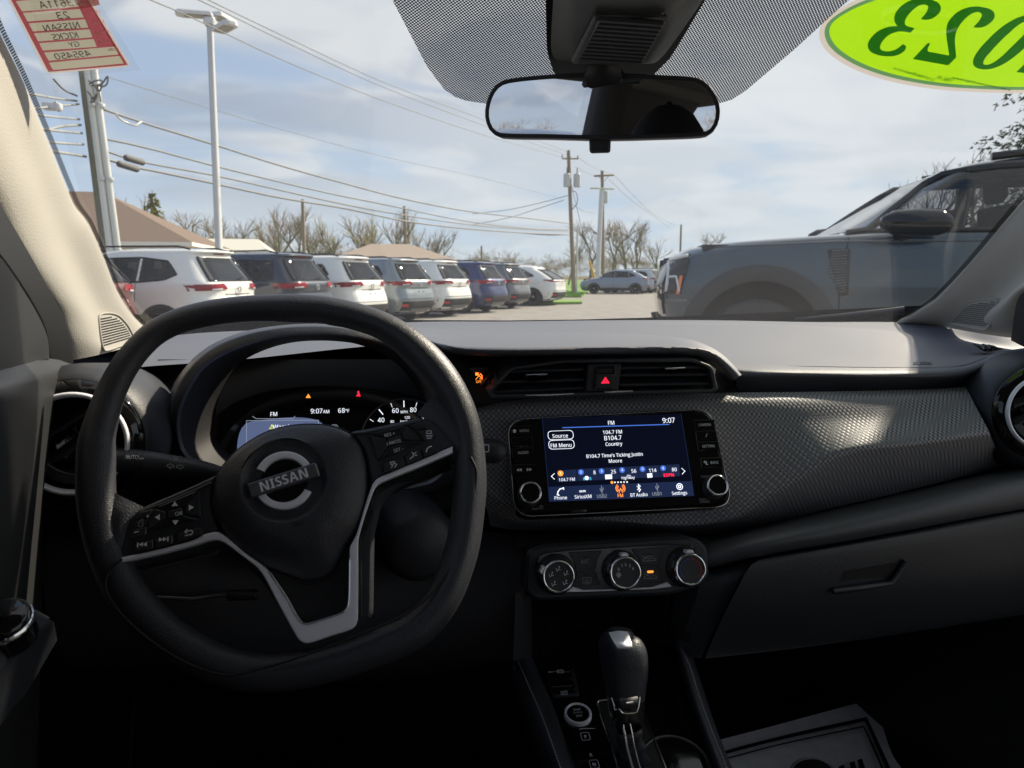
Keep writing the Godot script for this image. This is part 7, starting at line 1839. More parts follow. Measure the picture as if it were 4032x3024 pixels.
func climate(car: Node3D) -> void:
	var u := part("climate_panel", plate(rounded(A2([-0.1112,0.0281,-0.0927,0.0337,0.089,0.0344,0.1105,0.0227,0.1111,-0.0136,0.1007,-0.0265,0.0624,-0.0347,-0.1034,-0.0318,-0.1163,-0.0194]), 0.02, 6), -0.05, 0.0, 0.004), "plastic", car, Transform3D(Basis(Vector3(0.9948,0.0169,0.1003),Vector3(0.0079,0.9701,-0.2424),Vector3(-0.1014,0.2419,0.965)),Vector3(-0.0772,0.8717,-0.8031)))
	part("inner_panel", plate(rounded(A2([-0.0993,0.0237,-0.0703,0.0258,0.0664,0.0266,0.0961,0.0219,0.1018,0.0005,0.0855,-0.0181,0.0599,-0.0241,-0.0515,-0.0248,-0.0878,-0.0211,-0.1022,-0.007]), 0.02, 5), -0.004, 0.0025, 0.001), "glossgrey", u)
	for b in [A2([-0.0624,0.0235,-0.0205,0.0232,-0.0272,0.0138,-0.0298,0.0017,-0.0539,0.0022,-0.056,0.0124]), A2([-0.0539,0.001,-0.0299,0.0005,-0.0284,-0.0084,-0.025,-0.0168,-0.0602,-0.0161,-0.0544,-0.0076]), A2([0.0147,0.0228,0.0571,0.0223,0.0513,0.0131,0.0484,0.002,0.025,0.0022,0.023,0.0109]), A2([0.0252,0.0003,0.048,0.0002,0.0492,-0.0085,0.0517,-0.0176,0.0167,-0.0173,0.0234,-0.0085])]:
		part("button", plate(rounded(b, 0.002, 2), 0.0, 0.0045, 0.0008), "button", u)
	words("A/C", 0.0062, Vector3(-0.0429,0.0116,0.005), "printdim", u)
	var w := Vector2(-0.0415,-0.0102)
	part("defrost_icon", lines([[w + Vector2(-0.005, -0.003), w + Vector2(-0.005, 0.003), w + Vector2(0.005, 0.003), w + Vector2(0.005, -0.003), w + Vector2(-0.005, -0.003)], [w + Vector2(-0.002, 0.001), w + Vector2(-0.002, -0.005)], [w + Vector2(0, 0.001), w + Vector2(0, -0.005)], [w + Vector2(0.002, 0.001), w + Vector2(0.002, -0.005)]], 0.0006, 0.005), "printdim", u)
	for q in [Vector2(0.0358,0.0102), Vector2(0.0358,-0.0104)]:
		var c := [Vector2(-0.008, -0.002), Vector2(-0.0075, 0.0005), Vector2(-0.0045, 0.001), Vector2(-0.0025, 0.0035), Vector2(0.0025, 0.0035), Vector2(0.0045, 0.001), Vector2(0.0078, 0.0), Vector2(0.008, -0.002), Vector2(-0.008, -0.002)]
		var l := []
		for p in c:
			l.append(q + p)
		part("recirculation_icon", lines([l, [q + Vector2(-0.0085, 0.004), q + Vector2(-0.001, 0.0005), q + Vector2(0.002, 0.0005)]], 0.0006, 0.005), "printdim", u)
	part("led", plate(rounded(rect(Vector2(0.0361,-0.0048).x, Vector2(0.0361,-0.0048).y, 0.0075, 0.0026), 0.001), 0.004, 0.0052), "lit_orange", u)
	for q in [Vector2(-0.0413,0.0168), Vector2(-0.042,-0.0039), Vector2(0.0358,0.0161)]:
		part("led", plate(rect(q.x, q.y, 0.007, 0.0018), 0.004, 0.005), "dark", u)
	part("lower_trim", strip(A2([-0.0673,-0.0223,-0.0476,-0.0232,-0.0054,-0.0243,0.0388,-0.025,0.0615,-0.0239]), A2([-0.059,-0.0169,-0.0467,-0.0215,-0.0053,-0.0227,0.0381,-0.0231,0.0559,-0.0182]), 0.0, 0.006), "silver", u)
	for k in 3:
		var c: Vector3 = [Vector3(-0.078,-0.0011,0), Vector3(0.0012,-0.0015,0), Vector3(0.0799,-0.0022,0)][k]
		var kn := part("dial", lathe([Vector2(0.024, 0.0), Vector2(0.0235, 0.006), Vector2(0.0205, 0.009)], 48), "button", car, u.transform * at(c))
		for j in 40:
			var a := TAU * j / 40.0
			part("rib", box(Vector3(0.006, 0.0008, 0.0012)), "plastic", kn, Transform3D(Basis(Vector3.BACK, a) * Basis(Vector3.UP, 0.65), Vector3(cos(a) * 0.0215, sin(a) * 0.0215, 0.0088)))
		part("dial_ring", lathe([Vector2(0.0205, 0.006), Vector2(0.0202, 0.014), Vector2(0.0192, 0.022), Vector2(0.0182, 0.0238), Vector2(0.0165, 0.0238), Vector2(0.016, 0.0215)], 48), "chrome", kn)
		part("dial_face", lathe([Vector2(0.0163, 0.0222), Vector2(0.008, 0.022), Vector2(0.0002, 0.0219)], 40), "button", kn)
		var an := [PI * 0.86, PI * 0.5, PI * 0.5][k] as float
		part("pointer", plate([Vector2(-0.0045, 0.0195), Vector2(-0.0035, 0.0225), Vector2(0.0035, 0.0225), Vector2(0.0045, 0.0195)], 0.012, 0.0248, 0.0006), "silver", kn, Transform3D(Basis(Vector3.BACK, an - PI / 2), Vector3.ZERO))
		var z := 0.0226
		if k == 1:
			var n := ["0", "1", "2", "3", "4"]
			var ps := [Vector2(-0.0067,0.0031), Vector2(-0.0024,0.007), Vector2(0.002,0.008), Vector2(0.0069,0.0065), Vector2(0.0105,0.003)]
			for j in 5:
				words(n[j], 0.0046, v3(ps[j] - Vector2(c.x, c.y), z), "print", kn)
			var fc: Vector2 = Vector2(-0.007,-0.0032) - Vector2(c.x, c.y)
			var fan := []
			for j in 4:
				fan.append(arc(fc + Vector2(cos(j * PI / 2), sin(j * PI / 2)) * 0.0016, 0.0013, 0, 360, 8))
			part("fan_icon", lines(fan, 0.0005, z), "print", kn)
		elif k == 2:
			part("cold_arc", lines([arc(Vector2.ZERO, 0.0125, 95, 225, 18)], 0.0011, z), "blue", kn)
			part("warm_arc", lines([arc(Vector2.ZERO, 0.0125, 85, -45, 18)], 0.0011, z), "red", kn)
		else:
			for q in [Vector2(0.0, 0.0085), Vector2(-0.0085, 0.0025), Vector2(0.009, 0.003), Vector2(-0.006, -0.008), Vector2(0.0075, -0.0075)]:
				part("airflow_icon", lines([[q + Vector2(-0.0025, 0.001), q + Vector2(-0.0015, -0.0022), q + Vector2(0.0005, -0.0005), q + Vector2(0.001, 0.0018)], arc(q + Vector2(0.0014, 0.0026), 0.0006, 0, 360, 6), [q + Vector2(0.0005, -0.0005), q + Vector2(0.0026, -0.0008)]], 0.0006, z), "print", kn)


func console(car: Node3D) -> void:
	# dark pocket under the climate panel, with its sockets
	var pk := part("storage_pocket", patch([A3([-0.1829,0.8211,-0.86,-0.0688,0.8121,-0.86,0.048,0.829,-0.84]), A3([-0.1355,0.7468,-1,-0.018,0.7396,-1,0.0798,0.7426,-1]), A3([-0.1409,0.664,-1,-0.0163,0.6541,-1,0.0828,0.6514,-1]), A3([-0.141,0.6464,-0.96,-0.03,0.637,-0.96,0.0818,0.6358,-0.96])], 16, 16), "dark", car)
	for q in [Vector3(-0.1069,0.7109,-0.985), Vector3(-0.0725,0.7089,-0.985)]:
		part("socket", strip(rounded(rect(0, 0, 0.017, 0.008), 0.002), rounded(rect(0, 0, 0.014, 0.005), 0.001), 0.0, 0.002, true), "plastic", pk, at(q))
	words("1", 0.004, Vector3(-0.1024,0.7175,-0.985), "printdim", pk)
	words("2", 0.004, Vector3(-0.066,0.7158,-0.985), "printdim", pk)
	part("power_outlet", strip(arc(Vector2.ZERO, 0.022, 100, 260, 16), arc(Vector2.ZERO, 0.0205, 100, 260, 16), 0.0, 0.003), "satin", pk, at(Vector3(-0.0012,0.7268,-0.985)))
	part("pocket_side", patch([A3([-0.1927,0.8287,-0.86,-0.1983,0.7984,-0.84,-0.2044,0.7598,-0.82]), A3([-0.1723,0.8174,-0.87,-0.1728,0.778,-0.87,-0.1744,0.7384,-0.86]), A3([-0.1374,0.7549,-1,-0.1373,0.7115,-1,-0.1419,0.6668,-0.98])], 10, 8), "plastic", car)
	part("pocket_side", patch([A3([0.0538,0.825,-0.84,0.0442,0.7912,-0.84,0.0253,0.7578,-0.82]), A3([0.0211,0.8089,-0.86,0.0166,0.774,-0.86,0.0117,0.7546,-0.85]), A3([0.0839,0.7422,-1,0.0811,0.7014,-1,0.0728,0.6833,-0.98])], 10, 8), "plastic", car)
	var top := part("console_top", plate(A2([-0.0537,0.1012,0.1506,0.1048,0.1497,-0.0085,0.1422,-0.1424,-0.0365,-0.1228,-0.0364,0.0107]), -0.05, 0.0), "gloss", car, Transform3D(Basis(Vector3(0.9976,0,0.0698),Vector3(0.0677,0.2419,-0.9679),Vector3(-0.0169,0.9703,0.2413)),Vector3(-0.1345,0.7032,-0.7798)))
	# padded knee rails with white stitching
	var left := part("knee_rail", patch([A3([-0.062,0.178,-0.06,-0.0614,0.1255,-0.07,-0.0538,0.0595,-0.07,-0.0424,-0.0083,-0.07,-0.027,-0.0849,-0.07]), A3([-0.0662,0.1025,0,-0.0685,0.0534,0.005,-0.0608,-0.0068,0.005,-0.0487,-0.0719,0.005,-0.0329,-0.1411,0.005]), A3([-0.0569,0.084,0.018,-0.0548,0.0364,0.024,-0.0472,-0.0262,0.024,-0.0381,-0.0893,0.024,-0.0248,-0.1564,0.024]), A3([-0.0431,0.0983,0.008,-0.0368,0.0471,0.012,-0.0301,-0.0016,0.012,-0.0233,-0.0761,0.012,-0.0143,-0.1485,0.012]), A3([-0.0318,0.1368,-0.03,-0.0239,0.0806,-0.03,-0.0178,0.0339,-0.03,-0.0116,-0.0445,-0.03,-0.0008,-0.1181,-0.03])], 40, 18), "leather", car)
	var right := part("knee_rail", patch([A3([0.167,0.1422,-0.03,0.1568,0.0623,-0.03,0.1526,0.0011,-0.03,0.1479,-0.065,-0.03,0.1449,-0.1342,-0.03]), A3([0.1512,0.1057,0.012,0.139,0.023,0.014,0.1344,-0.0393,0.014,0.1301,-0.1007,0.014,0.1271,-0.1657,0.014]), A3([0.1532,0.0939,0.02,0.1415,0.0166,0.024,0.1347,-0.0469,0.024,0.1308,-0.1093,0.024,0.1274,-0.1733,0.024]), A3([0.1647,0.0966,0.006,0.1564,0.0339,0.01,0.1488,-0.0333,0.01,0.1442,-0.0988,0.01,0.1405,-0.1641,0.01]), A3([0.2167,0.178,-0.08,0.2145,0.1278,-0.09,0.2096,0.0603,-0.1,0.2042,-0.0151,-0.1,0.2012,-0.0873,-0.1])], 40, 18), "leather", car)
	for side in [left, right]:
		side.transform = Transform3D(Basis(Vector3(0.9976,0,0.0698),Vector3(0.0677,0.2419,-0.9679),Vector3(-0.0169,0.9703,0.2413)),Vector3(-0.1345,0.7032,-0.7798))
	stitches(left, [A3([-0.0668,0.076,0.0095,-0.0598,0.0332,0.0125,-0.053,-0.0102,0.0125,-0.0431,-0.0789,0.0125,-0.0363,-0.1182,0.0125]), A3([-0.0611,0.0795,0.016,-0.0559,0.0317,0.0235,-0.0471,-0.0241,0.0245,-0.0399,-0.0895,0.0245,-0.0339,-0.1281,0.0245])])
	stitches(right, [A3([0.1577,0.0821,0.0115,0.1539,0.0429,0.0165,0.1482,-0.0001,0.0165,0.1439,-0.047,0.0165,0.1426,-0.0988,0.0125,0.1383,-0.1343,0.0125])])
	# start button and switches
	var st := part("start_button", lathe([Vector2(0.0165, 0.0), Vector2(0.0163, 0.004), Vector2(0.0148, 0.0052), Vector2(0.0134, 0.0045), Vector2(0.0132, 0.003)], 40), "silver", car, Transform3D(Basis(Vector3(0.9976,0,0.0698),Vector3(0.0677,0.2419,-0.9679),Vector3(-0.0169,0.9703,0.2413)),Vector3(-0.1345,0.7032,-0.7798)))
	part("button_face", lathe([Vector2(0.0134, 0.0034), Vector2(0.006, 0.004), Vector2(0.0002, 0.0041)], 32), "gloss", st)
	words("START", 0.0032, Vector3(-0.0002, 0.0048, 0.0046), "print", st)
	words("ENGINE", 0.002, Vector3(0, 0.0004, 0.0046), "printdim", st)
	words("STOP", 0.0032, Vector3(0.0003, -0.0048, 0.0046), "print", st)
	part("outer_arc", strip(arc(Vector2.ZERO, 0.0185, 40, 150, 18), arc(Vector2.ZERO, 0.0174, 40, 150, 18), -0.001, 0.0012), "chrome", st)
	var sw := part("switch_block", plate(rounded(A2([-0.0246,0.0741,0.0093,0.0734,0.0108,0.0554,0.0081,0.0287,-0.0239,0.0299,-0.0264,0.0507]), 0.003), -0.004, 0.003, 0.001), "plastic", car, Transform3D(Basis(Vector3(0.9976,0,0.0698),Vector3(0.0677,0.2419,-0.9679),Vector3(-0.0169,0.9703,0.2413)),Vector3(-0.1345,0.7032,-0.7798)))
	var pb := part("parking_brake_switch", plate(rounded(A2([-0.0235,0.0712,0.005,0.0703,0.0039,0.0485,-0.0235,0.0492]), 0.002), 0.002, 0.009, 0.001), "gloss", car, Transform3D(Basis(Vector3(0.9976,0,0.0698),Vector3(0.0677,0.2419,-0.9679),Vector3(-0.0169,0.9703,0.2413)),Vector3(-0.1345,0.7032,-0.7798)))
	part("switch_edge", tube(A3([-0.0255,0.0626,0.0095,-0.0118,0.0627,0.0095,0.0024,0.0609,0.0095]), 0.0007, 5), "chrome", pb)
	var c := Vector2(-0.0092,0.0624)
	part("brake_icon", lines([arc(c, 0.0028, 0, 360, 16), arc(c, 0.0042, -40, 40, 8), arc(c, 0.0042, 140, 220, 8)], 0.0006, 0.0096), "print", pb)
	words("P", 0.0032, v3(c, 0.0096), "print", pb)
	var ah := part("auto_hold_switch", plate(rounded(A2([-0.0237,0.0471,0.0042,0.0468,0.0045,0.0319,-0.0226,0.0318]), 0.002), 0.002, 0.009, 0.001), "gloss", car, Transform3D(Basis(Vector3(0.9976,0,0.0698),Vector3(0.0677,0.2419,-0.9679),Vector3(-0.0169,0.9703,0.2413)),Vector3(-0.1345,0.7032,-0.7798)))
	words("AUTO", 0.0035, Vector3(-0.0113,0.0287,0.0096), "print", ah)
	words("HOLD", 0.0035, Vector3(-0.0117,0.0251,0.0096), "print", ah)
	part("switch_edge", tube(A3([-0.0259,0.0382,0.0095,0.0016,0.0377,0.0095]), 0.0006, 5), "satin", ah)
	# selector letters
	words("P", 0.0058, Vector3(0.0021,-0.0312,0.0006), "print", top, "lettering", 0.0, true)
	words("R", 0.0058, Vector3(0.0024,-0.0566,0.0006), "print", top, "lettering", 0.0, true)
	words("N", 0.0058, Vector3(0.0033,-0.069,0.0006), "print", top, "lettering", 0.0, true)
	for q in [Vector2(0.0022,-0.0307), Vector2(0.0035,-0.0685)]:
		var p := rounded(rect(q.x, q.y, 0.0098, 0.0105), 0.002)
		part("letter_box", lines([p + [p[0]]], 0.0007, 0.0005), "print", top)
	part("marker_line", tube(A3([-0.003,-0.0206,0.0006,0.0024,-0.0199,0.0008,0.0158,-0.0208,0.0006]), 0.0007, 5), "chrome", top)
	# gate round the lever, cup holder
	part("gate_frame", tube(A3([0.0283,-0.0824,0.001,0.0286,-0.0351,0.001,0.0266,0.0142,0.001,0.0298,0.018,0.002,0.0426,0.0187,0.002,0.0615,0.0182,0.002,0.0783,0.0105,0.002,0.0789,0.0006,0.001,0.0798,-0.0351,0.001,0.0809,-0.0897,0.001]), 0.0016, 7), "chrome", top)
	part("gate_edge", plate(A2([0.0302,-0.0834,0.0304,-0.0344,0.0297,0.0135,0.0329,0.0171,0.0777,0.0105,0.0784,-0.0349,0.0792,-0.0886]), 0.0002, 0.0006), "dark", top)
	part("cup_holder", lathe([Vector2(0.04, 0.001), Vector2(0.037, 0.0025), Vector2(0.035, 0.0), Vector2(0.033, -0.03)], 40), "glossgrey", top, at(Vector3(0.0937,-0.078,0)))
	part("cup_rim", strip(arc(Vector2.ZERO, 0.0355, -60, 100, 24), arc(Vector2.ZERO, 0.0345, -60, 100, 24), 0.0015, 0.0035), "satin", top, at(Vector3(0.0937,-0.078,0)))


func stitches(parent: Node3D, chains: Array) -> void:
	for ch in chains:
		var p := spl(ch, 110)
		var list := []
		for i in range(0, 108, 2):
			list.append(tube([p[i], p[i].lerp(p[i + 1], 0.5) + Vector3(0, 0, 0.0004), p[i + 1]], 0.00055, 4))
		var s := part("stitching", join(list), "stitch", parent)
		s.set_meta("kind", "stuff")


func stalks(car: Node3D) -> void:
	var a := A3([-0.6288,1.0371,-0.8,-0.6108,1.0335,-0.8,-0.5912,1.0296,-0.8,-0.5685,1.0233,-0.805,-0.5402,1.0155,-0.81,-0.5093,1.0022,-0.82,-0.4901,0.9926,-0.83])
	var st := part("indicator_stalk", tube(Array(spl(a, 22)), [0.0125, 0.0128, 0.013, 0.013, 0.013, 0.013, 0.013, 0.0128, 0.0126, 0.0124, 0.0122, 0.012, 0.0117, 0.0112, 0.0107, 0.01, 0.0095, 0.009, 0.009, 0.009, 0.009, 0.009], 16), "plastic", car)
	for q in [Vector3(-0.5995,1.0313,-0.8), Vector3(-0.5946,1.0303,-0.8)]:
		part("ring_gap", lathe([Vector2(0.0131, -0.0008), Vector2(0.0134, 0.0), Vector2(0.0131, 0.0008)], 20, Transform3D(Basis(Vector3.UP, PI / 2) * Basis(Vector3.RIGHT, 0.1), q)), "dark", st)
	words("AUTO", 0.0052, Vector3(-0.6014,1.0404,-0.786), "print", st, "lettering", -0.1)
	part("mark", box(Vector3(0.004, 0.0012, 0.0005)), "print", st, at(Vector3(-0.5926,1.0384,-0.786)))
	var w := Vector3(-0.5624,1.028,-0.7895)
	var l := [Vector2(-0.008, 0), Vector2(-0.0045, 0.0028), Vector2(-0.0045, 0.0012), Vector2(-0.0012, 0.0012), Vector2(-0.0012, -0.0012), Vector2(-0.0045, -0.0012), Vector2(-0.0045, -0.0028), Vector2(-0.008, 0)]
	var r := []
	for p in l:
		r.append(Vector2(-p.x, p.y))
	part("arrow_icon", lines([l, r, [Vector2(-0.002, 0.008), Vector2(0.002, 0.008)], arc(Vector2(0.004, 0.008), 0.0028, -90, 90, 8), [Vector2(-0.002, 0.0066), Vector2(0.002, 0.0066)], [Vector2(-0.002, 0.0094), Vector2(0.002, 0.0094)]], 0.0008, 0.0), "print", st, Transform3D(Basis(Vector3.BACK, -0.15), w))
	var wp := part("wiper_stalk", tube(A3([-0.2789,1.0137,-0.84,-0.2505,1.0176,-0.83,-0.232,1.0194,-0.825,-0.2219,1.0185,-0.823,-0.215,1.0176,-0.82,-0.2126,1.0169,-0.82]), [0.011, 0.0135, 0.0148, 0.014, 0.009, 0.001], 16), "plastic", car)
	part("icon", lines([[Vector2(-0.003, -0.004), Vector2(0.002, -0.004), Vector2(0.002, 0.004), Vector2(-0.003, 0.004)]], 0.0008, 0.0), "print", wp, at(Vector3(-0.2369,1.0263,-0.809)))


# ---------------------------------------------------------------- steering wheel
func steering_wheel() -> void:
	var o := thing("steering_wheel", "black leather steering wheel with silver V-shaped trim, turned slightly left", "steering wheel", Transform3D(Basis(Vector3(1,0,0),Vector3(0,0.9272,-0.3746),Vector3(0,0.3746,0.9272)),Vector3(-0.4475,1.0276,-0.6985)))
	var outer := A2([-0.1784,0.0211,-0.1782,0.0485,-0.1729,0.0715,-0.1648,0.0972,-0.1541,0.1215,-0.1408,0.1417,-0.1238,0.1596,-0.1017,0.1721,-0.0767,0.1801,-0.0466,0.1851,-0.0135,0.1873,0.0179,0.1874,0.0473,0.184,0.0769,0.1762,0.1043,0.1651,0.129,0.1491,0.151,0.128,0.1677,0.105,0.1802,0.0782,0.1874,0.0519,0.1902,0.0211,0.1898,-0.009,0.1857,-0.0383,0.1791,-0.0692,0.17,-0.0945,0.1576,-0.119,0.1408,-0.1402,0.1213,-0.1551,0.0979,-0.1644,0.066,-0.1724,0.0316,-0.1783,0.0003,-0.1806,-0.0272,-0.1789,-0.0523,-0.1721,-0.0751,-0.1614,-0.0978,-0.1463,-0.1186,-0.1285,-0.1364,-0.108,-0.1525,-0.0835,-0.1637,-0.058,-0.1719,-0.0304,-0.1768,-0.0036])
	var rad := [0.0165, 0.0165, 0.0158, 0.0148, 0.014, 0.0132, 0.0128, 0.0126, 0.0124, 0.0122, 0.0122, 0.0122, 0.0122, 0.0124, 0.0126, 0.0127, 0.0128, 0.013, 0.0133, 0.0138, 0.0145, 0.0145, 0.014, 0.0145, 0.0142, 0.0142, 0.0142, 0.0145, 0.015, 0.016, 0.017, 0.0175, 0.0178, 0.0178, 0.0175, 0.017, 0.0165, 0.016, 0.0155, 0.0155, 0.016, 0.0163]
	var n := 168
	var oc := curve2(outer, n, true)
	var rr := curve2(rad_points(rad), n, true)
	var rows := []
	for k in 20:
		rows.append(PackedVector3Array())
	for i in n:
		var a: Vector2 = oc[(i - 1 + n) % n]
		var b: Vector2 = oc[(i + 1) % n]
		var d := (b - a).normalized()
		var nn := Vector2(-d.y, d.x)
		if nn.dot(oc[i]) > 0:
			nn = -nn
		var r: float = rr[i].y
		var c: Vector2 = oc[i] + nn * r
		for k in 20:
			var t := TAU * k / 20.0
			# a slight flat on the face towards the hub
			var rad2 := r * (1.0 - 0.06 * maxf(0.0, sin(2.0 * t)))
			rows[k].append(Vector3(c.x - nn.x * cos(t) * rad2, c.y - nn.y * cos(t) * rad2, sin(t) * rad2 * 1.02))
	part("rim", grid(rows, true, true), "leather", o)
	part("rim_seam", tube(Array(spl(A3([-0.1323,-0.0577,0.0172,-0.1421,-0.0672,0.0178,-0.1444,-0.0806,0.0174,-0.1353,-0.0979,0.0172,-0.1177,-0.1177,0.017,-0.0945,-0.137,0.0172,-0.0711,-0.1515,0.0176,-0.0479,-0.1599,0.018,-0.0248,-0.1586,0.0182,0.0111,-0.152,0.0182,0.0606,-0.1388,0.0176,0.0994,-0.1265,0.0156,0.1263,-0.1112,0.0144,0.1553,-0.0769,0.0138,0.1718,-0.0336,0.0138,0.178,0.0004,0.0158,0.1731,0.0144,0.0172]), 120)), 0.0012, 6), "dark", o)
	# leather webs where the spokes grow out of the rim
	part("spoke_root", patch([A3([0.1245,0.0608,0.004,0.1362,0.0527,0.007,0.149,0.0389,0.008,0.1581,0.0252,0.008,0.1604,0.0098,0.002]), A3([0.1334,0.0706,0.007,0.1473,0.0585,0.011,0.1587,0.042,0.012,0.1651,0.0232,0.011,0.167,0.0039,0.006]), A3([0.1451,0.078,0.006,0.1591,0.0641,0.009,0.1702,0.0431,0.01,0.1744,0.0205,0.009,0.1755,0.001,0.006])], 16, 10), "leather", o)
	part("spoke_root", patch([A3([-0.1185,-0.0142,0.003,-0.1255,-0.0218,0.007,-0.1294,-0.0359,0.008,-0.1332,-0.0551,0.008,-0.1369,-0.0677,0.002]), A3([-0.1294,-0.0082,0.006,-0.1358,-0.0181,0.011,-0.1392,-0.0376,0.012,-0.1414,-0.0567,0.011,-0.1422,-0.0715,0.006]), A3([-0.1448,0.0008,0.004,-0.149,-0.016,0.008,-0.1511,-0.0366,0.01,-0.1506,-0.0559,0.009,-0.1482,-0.0731,0.006])], 16, 10), "leather", o)
	# lower body behind everything
	part("spoke_back", plate(rounded(A2([-0.1366,-0.0569,-0.1265,-0.0157,-0.0931,-0.0019,-0.0542,0.0143,0.0136,0.0347,0.0747,0.0293,0.1294,0.0543,0.1499,0.0395,0.1565,0.0203,0.1369,0.0063,0.102,-0.01,0.0871,-0.0247,0.0802,-0.0526,0.0766,-0.1253,0.0627,-0.1329,0.0137,-0.1424,-0.0208,-0.0858,-0.0481,-0.0559,-0.0664,-0.0534,-0.1043,-0.0605,-0.133,-0.0669]), 0.006, 3), -0.03, -0.002, 0.004), "plastic", o)
	part("spoke_side", patch([A3([0.1565,0.0192,0.004,0.1219,0.0062,0.004,0.0889,-0.0065,0.004,0.0824,-0.0105,0.004,0.0747,-0.0295,0.004,0.0659,-0.0569,0.004,0.0643,-0.095,0.004,0.0631,-0.1261,0.004]), A3([0.1576,0.0068,-0.012,0.1224,-0.005,-0.012,0.0975,-0.0146,-0.012,0.0887,-0.0226,-0.012,0.0845,-0.0382,-0.01,0.0737,-0.0612,-0.008,0.0723,-0.0959,-0.008,0.071,-0.1241,-0.008])], 30, 4, true), "glossgrey", o)
	part("lower_well", plate(rounded(A2([-0.0143,-0.0819,-0.0011,-0.083,0.0368,-0.0861,0.057,-0.0625,0.0556,-0.1123,0.0523,-0.1165,0.015,-0.1245]), 0.004, 2), -0.004, -0.001), "dark", o)
	# silver V
	part("silver_trim", strip(curve_pairs(A2([-0.1365,-0.061,-0.1044,-0.0559,-0.0782,-0.0507,-0.0643,-0.0473,-0.0566,-0.0474,-0.0492,-0.0511,-0.0361,-0.0621,-0.0234,-0.0732,-0.0182,-0.0803,-0.0056,-0.1056,0.0073,-0.1303,0.0126,-0.1388,0.0192,-0.1416,0.038,-0.1376,0.0582,-0.1329,0.0624,-0.1267,0.0633,-0.113,0.0644,-0.0837,0.0654,-0.0562,0.0678,-0.0466,0.074,-0.0287,0.082,-0.0093,0.0879,-0.0046,0.1222,0.0074,0.1565,0.02])), curve_pairs(A2([-0.137,-0.0566,-0.1045,-0.0514,-0.0793,-0.0462,-0.0676,-0.0414,-0.0567,-0.04,-0.0479,-0.0462,-0.0344,-0.0594,-0.0217,-0.0697,-0.0138,-0.0775,-0.0001,-0.0997,0.0113,-0.1216,0.0148,-0.1245,0.0187,-0.1253,0.0361,-0.1221,0.0496,-0.1184,0.0542,-0.114,0.0557,-0.1011,0.0569,-0.0717,0.0574,-0.0621,0.0633,-0.0514,0.0717,-0.0268,0.0795,-0.0063,0.0849,-0.0003,0.1205,0.0129,0.1569,0.0265])), -0.006, 0.0125), "silver", o)
	part("inner_edge", tube(Array(spl(A3([-0.0124,-0.078,0.0127,0.0013,-0.0999,0.0127,0.0127,-0.1214,0.0127,0.0161,-0.1242,0.0127,0.02,-0.125,0.0127,0.0366,-0.1218,0.0127,0.0503,-0.1181,0.0127,0.0542,-0.1134,0.0127,0.0557,-0.1008,0.0127,0.0569,-0.0719,0.0127]), 60)), 0.0008, 5), "chrome", o)
	# paddle under the left pad
	part("spoke_underside", plate(rounded(A2([-0.1256,-0.0664,-0.1125,-0.0622,-0.0643,-0.0518,-0.0569,-0.0545,-0.0609,-0.0591,-0.1193,-0.0691]), 0.003, 2), -0.016, -0.004, 0.002), "satin", o)
	airbag(o)
	left_keys(o)
	right_keys(o)


func rad_points(r: Array) -> Array:
	var out := []
	for i in r.size():
		out.append(Vector2(i * 0.02, r[i]))
	return out


func curve_pairs(p: Array) -> Array:
	# every span cut in five along a Catmull-Rom curve, so both chains keep step
	var out := []
	var n := p.size()
	for i in n - 1:
		var a: Vector2 = p[maxi(i - 1, 0)]
		var b: Vector2 = p[i]
		var c: Vector2 = p[i + 1]
		var d: Vector2 = p[mini(i + 2, n - 1)]
		for k in 5:
			var t := k / 5.0
			var l := b.distance_to(c)
			var m1 := (c - a) / maxf(1e-5, a.distance_to(b) + l) * l
			var m2 := (d - b) / maxf(1e-5, c.distance_to(d) + l) * l
			out.append(b * (2 * t * t * t - 3 * t * t + 1) + m1 * 0.8 * (t * t * t - 2 * t * t + t) + c * (3 * t * t - 2 * t * t * t) + m2 * 0.8 * (t * t * t - t * t))
	out.append(p[n - 1])
	return out


